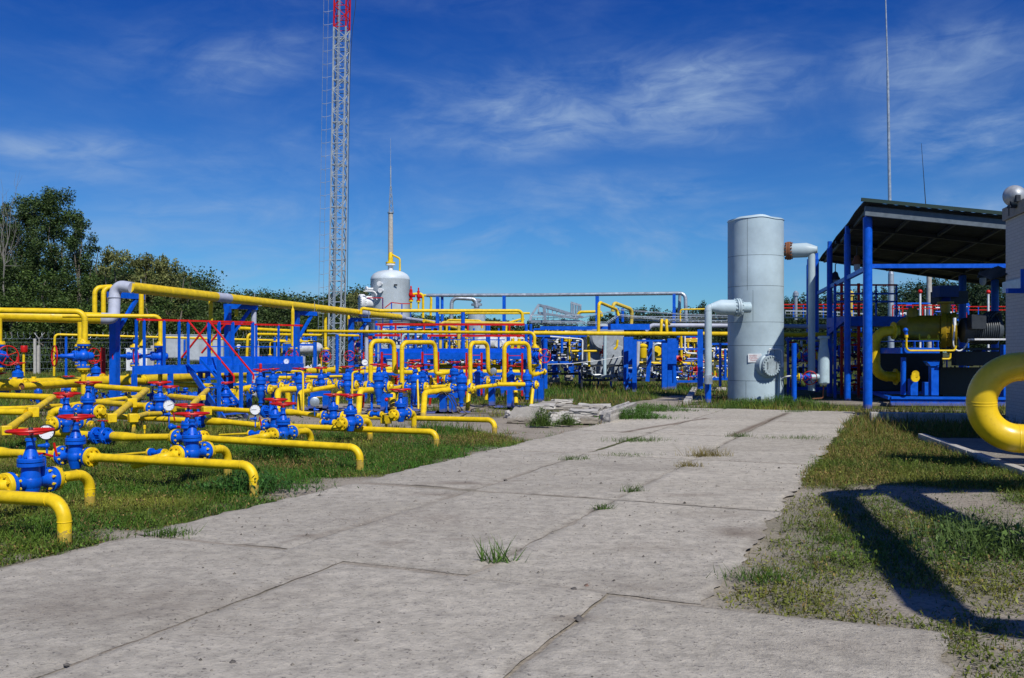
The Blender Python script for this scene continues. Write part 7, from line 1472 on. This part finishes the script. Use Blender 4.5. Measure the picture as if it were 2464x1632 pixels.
# (bearing of the patch, half width and half height on the sky, strength)
for (sx, sy, wx, wy, st) in [(1640,215,300,110,1.0),(1250,290,330,110,.8),(1420,320,420,60,.55),(2330,330,260,130,1.0),(2270,150,260,120,.6),(180,352,240,40,.75),(520,160,330,90,.38),(620,520,520,60,.5),(1500,590,1200,110,.85),(1560,460,330,50,.6),(880,330,200,120,.4),(2250,560,500,110,.8),(300,600,700,120,.5),(900,690,1300,90,.7),(2300,640,500,90,.7),(400,420,500,60,.35)]:
    c0_ = Pc(sx, sy); cx_ = Pc(sx+wx, sy); cy_ = Pc(sx, max(5,sy-wy)); wxx = abs(cx_[0]-c0_[0]); wyy = abs(cy_[1]-c0_[1])
    mp = N(nt, 'ShaderNodeMapping'); mp.inputs['Location'].default_value = (-c0_[0]/wxx, -c0_[1]/wyy, 0); mp.inputs['Scale'].default_value = (1/wxx, 1/wyy, 1); nt.links.new(cb.outputs[0], mp.inputs[0])
    ln = N(nt, 'ShaderNodeVectorMath', operation='LENGTH'); nt.links.new(mp.outputs[0], ln.inputs[0])
    rr_ = N(nt, 'ShaderNodeMapRange', interpolation_type='SMOOTHERSTEP'); nt.links.new(ln.outputs['Value'], rr_.inputs[0]); rr_.inputs[1].default_value = 0; rr_.inputs[2].default_value = 1.7; rr_.inputs[3].default_value = st; rr_.inputs[4].default_value = 0
    if acc is None: acc = rr_.outputs[0]
    else:
        mx_ = N(nt, 'ShaderNodeMath', operation='MAXIMUM'); nt.links.new(acc, mx_.inputs[0]); nt.links.new(rr_.outputs[0], mx_.inputs[1]); acc = mx_.outputs[0]
ad_ = N(nt, 'ShaderNodeMath', operation='ADD'); nt.links.new(acc, ad_.inputs[0]); ad_.inputs[1].default_value = .12
mu = N(nt, 'ShaderNodeMath', operation='MULTIPLY'); nt.links.new(ad_.outputs[0], mu.inputs[0]); nt.links.new(wis, mu.inputs[1])
f2 = N(nt, 'ShaderNodeMath', operation='MULTIPLY_ADD'); nt.links.new(fin, f2.inputs[0]); f2.inputs[1].default_value = .75; f2.inputs[2].default_value = .30
m2 = N(nt, 'ShaderNodeMath', operation='MULTIPLY'); nt.links.new(mu.outputs[0], m2.inputs[0]); nt.links.new(f2.outputs[0], m2.inputs[1])
v3 = N(nt, 'ShaderNodeMath', operation='MULTIPLY', use_clamp=True); nt.links.new(m2.outputs[0], v3.inputs[0]); v3.inputs[1].default_value = 1.1
# deeper blue overhead, as a polarised noon sky
gr = ramp(nt, sep.outputs[2], 0.0, .38, (.37,.74,1.03,1), (.02,.27,.88,1))
base = mixc(nt, 1.0, sky.outputs[0], gr, 'MULTIPLY')
colr = mixc(nt, v3.outputs[0], base, (3.6,5.0,7.2))
nt.links.new(colr, bg.inputs[0]); bg.inputs[1].default_value = .095
sd = bpy.data.lights.new('sun', 'SUN'); sd.energy = 4.8; sd.angle = math.radians(.5); sd.color = (1, .96, .89)
so = bpy.data.objects.new('sun', sd); COL.objects.link(so)
sv = Vector((math.sin(SUN_AZ)*math.cos(SUN_EL), math.cos(SUN_AZ)*math.cos(SUN_EL), math.sin(SUN_EL)))
so.rotation_euler = sv.to_track_quat('Z', 'Y').to_euler(); so.location = (10, -10, 30)
cd = bpy.data.cameras.new('camera'); cd.sensor_width = 36; cd.lens = 36*F/2464; cd.shift_y = (HY-816)/2464; cd.clip_start = .1; cd.clip_end = 9000
co_ = bpy.data.objects.new('camera', cd); COL.objects.link(co_); co_.location = (0,0,EYE); co_.rotation_euler = (PI/2,0,0); scene.camera = co_
scene.view_settings.view_transform = 'Standard'; scene.view_settings.look = 'None'; scene.view_settings.exposure = 0; scene.view_settings.gamma = 1
scene.render.engine = 'CYCLES'; scene.cycles.use_denoising = True
try: scene.cycles.denoiser = 'OPENIMAGEDENOISE'
except Exception: pass
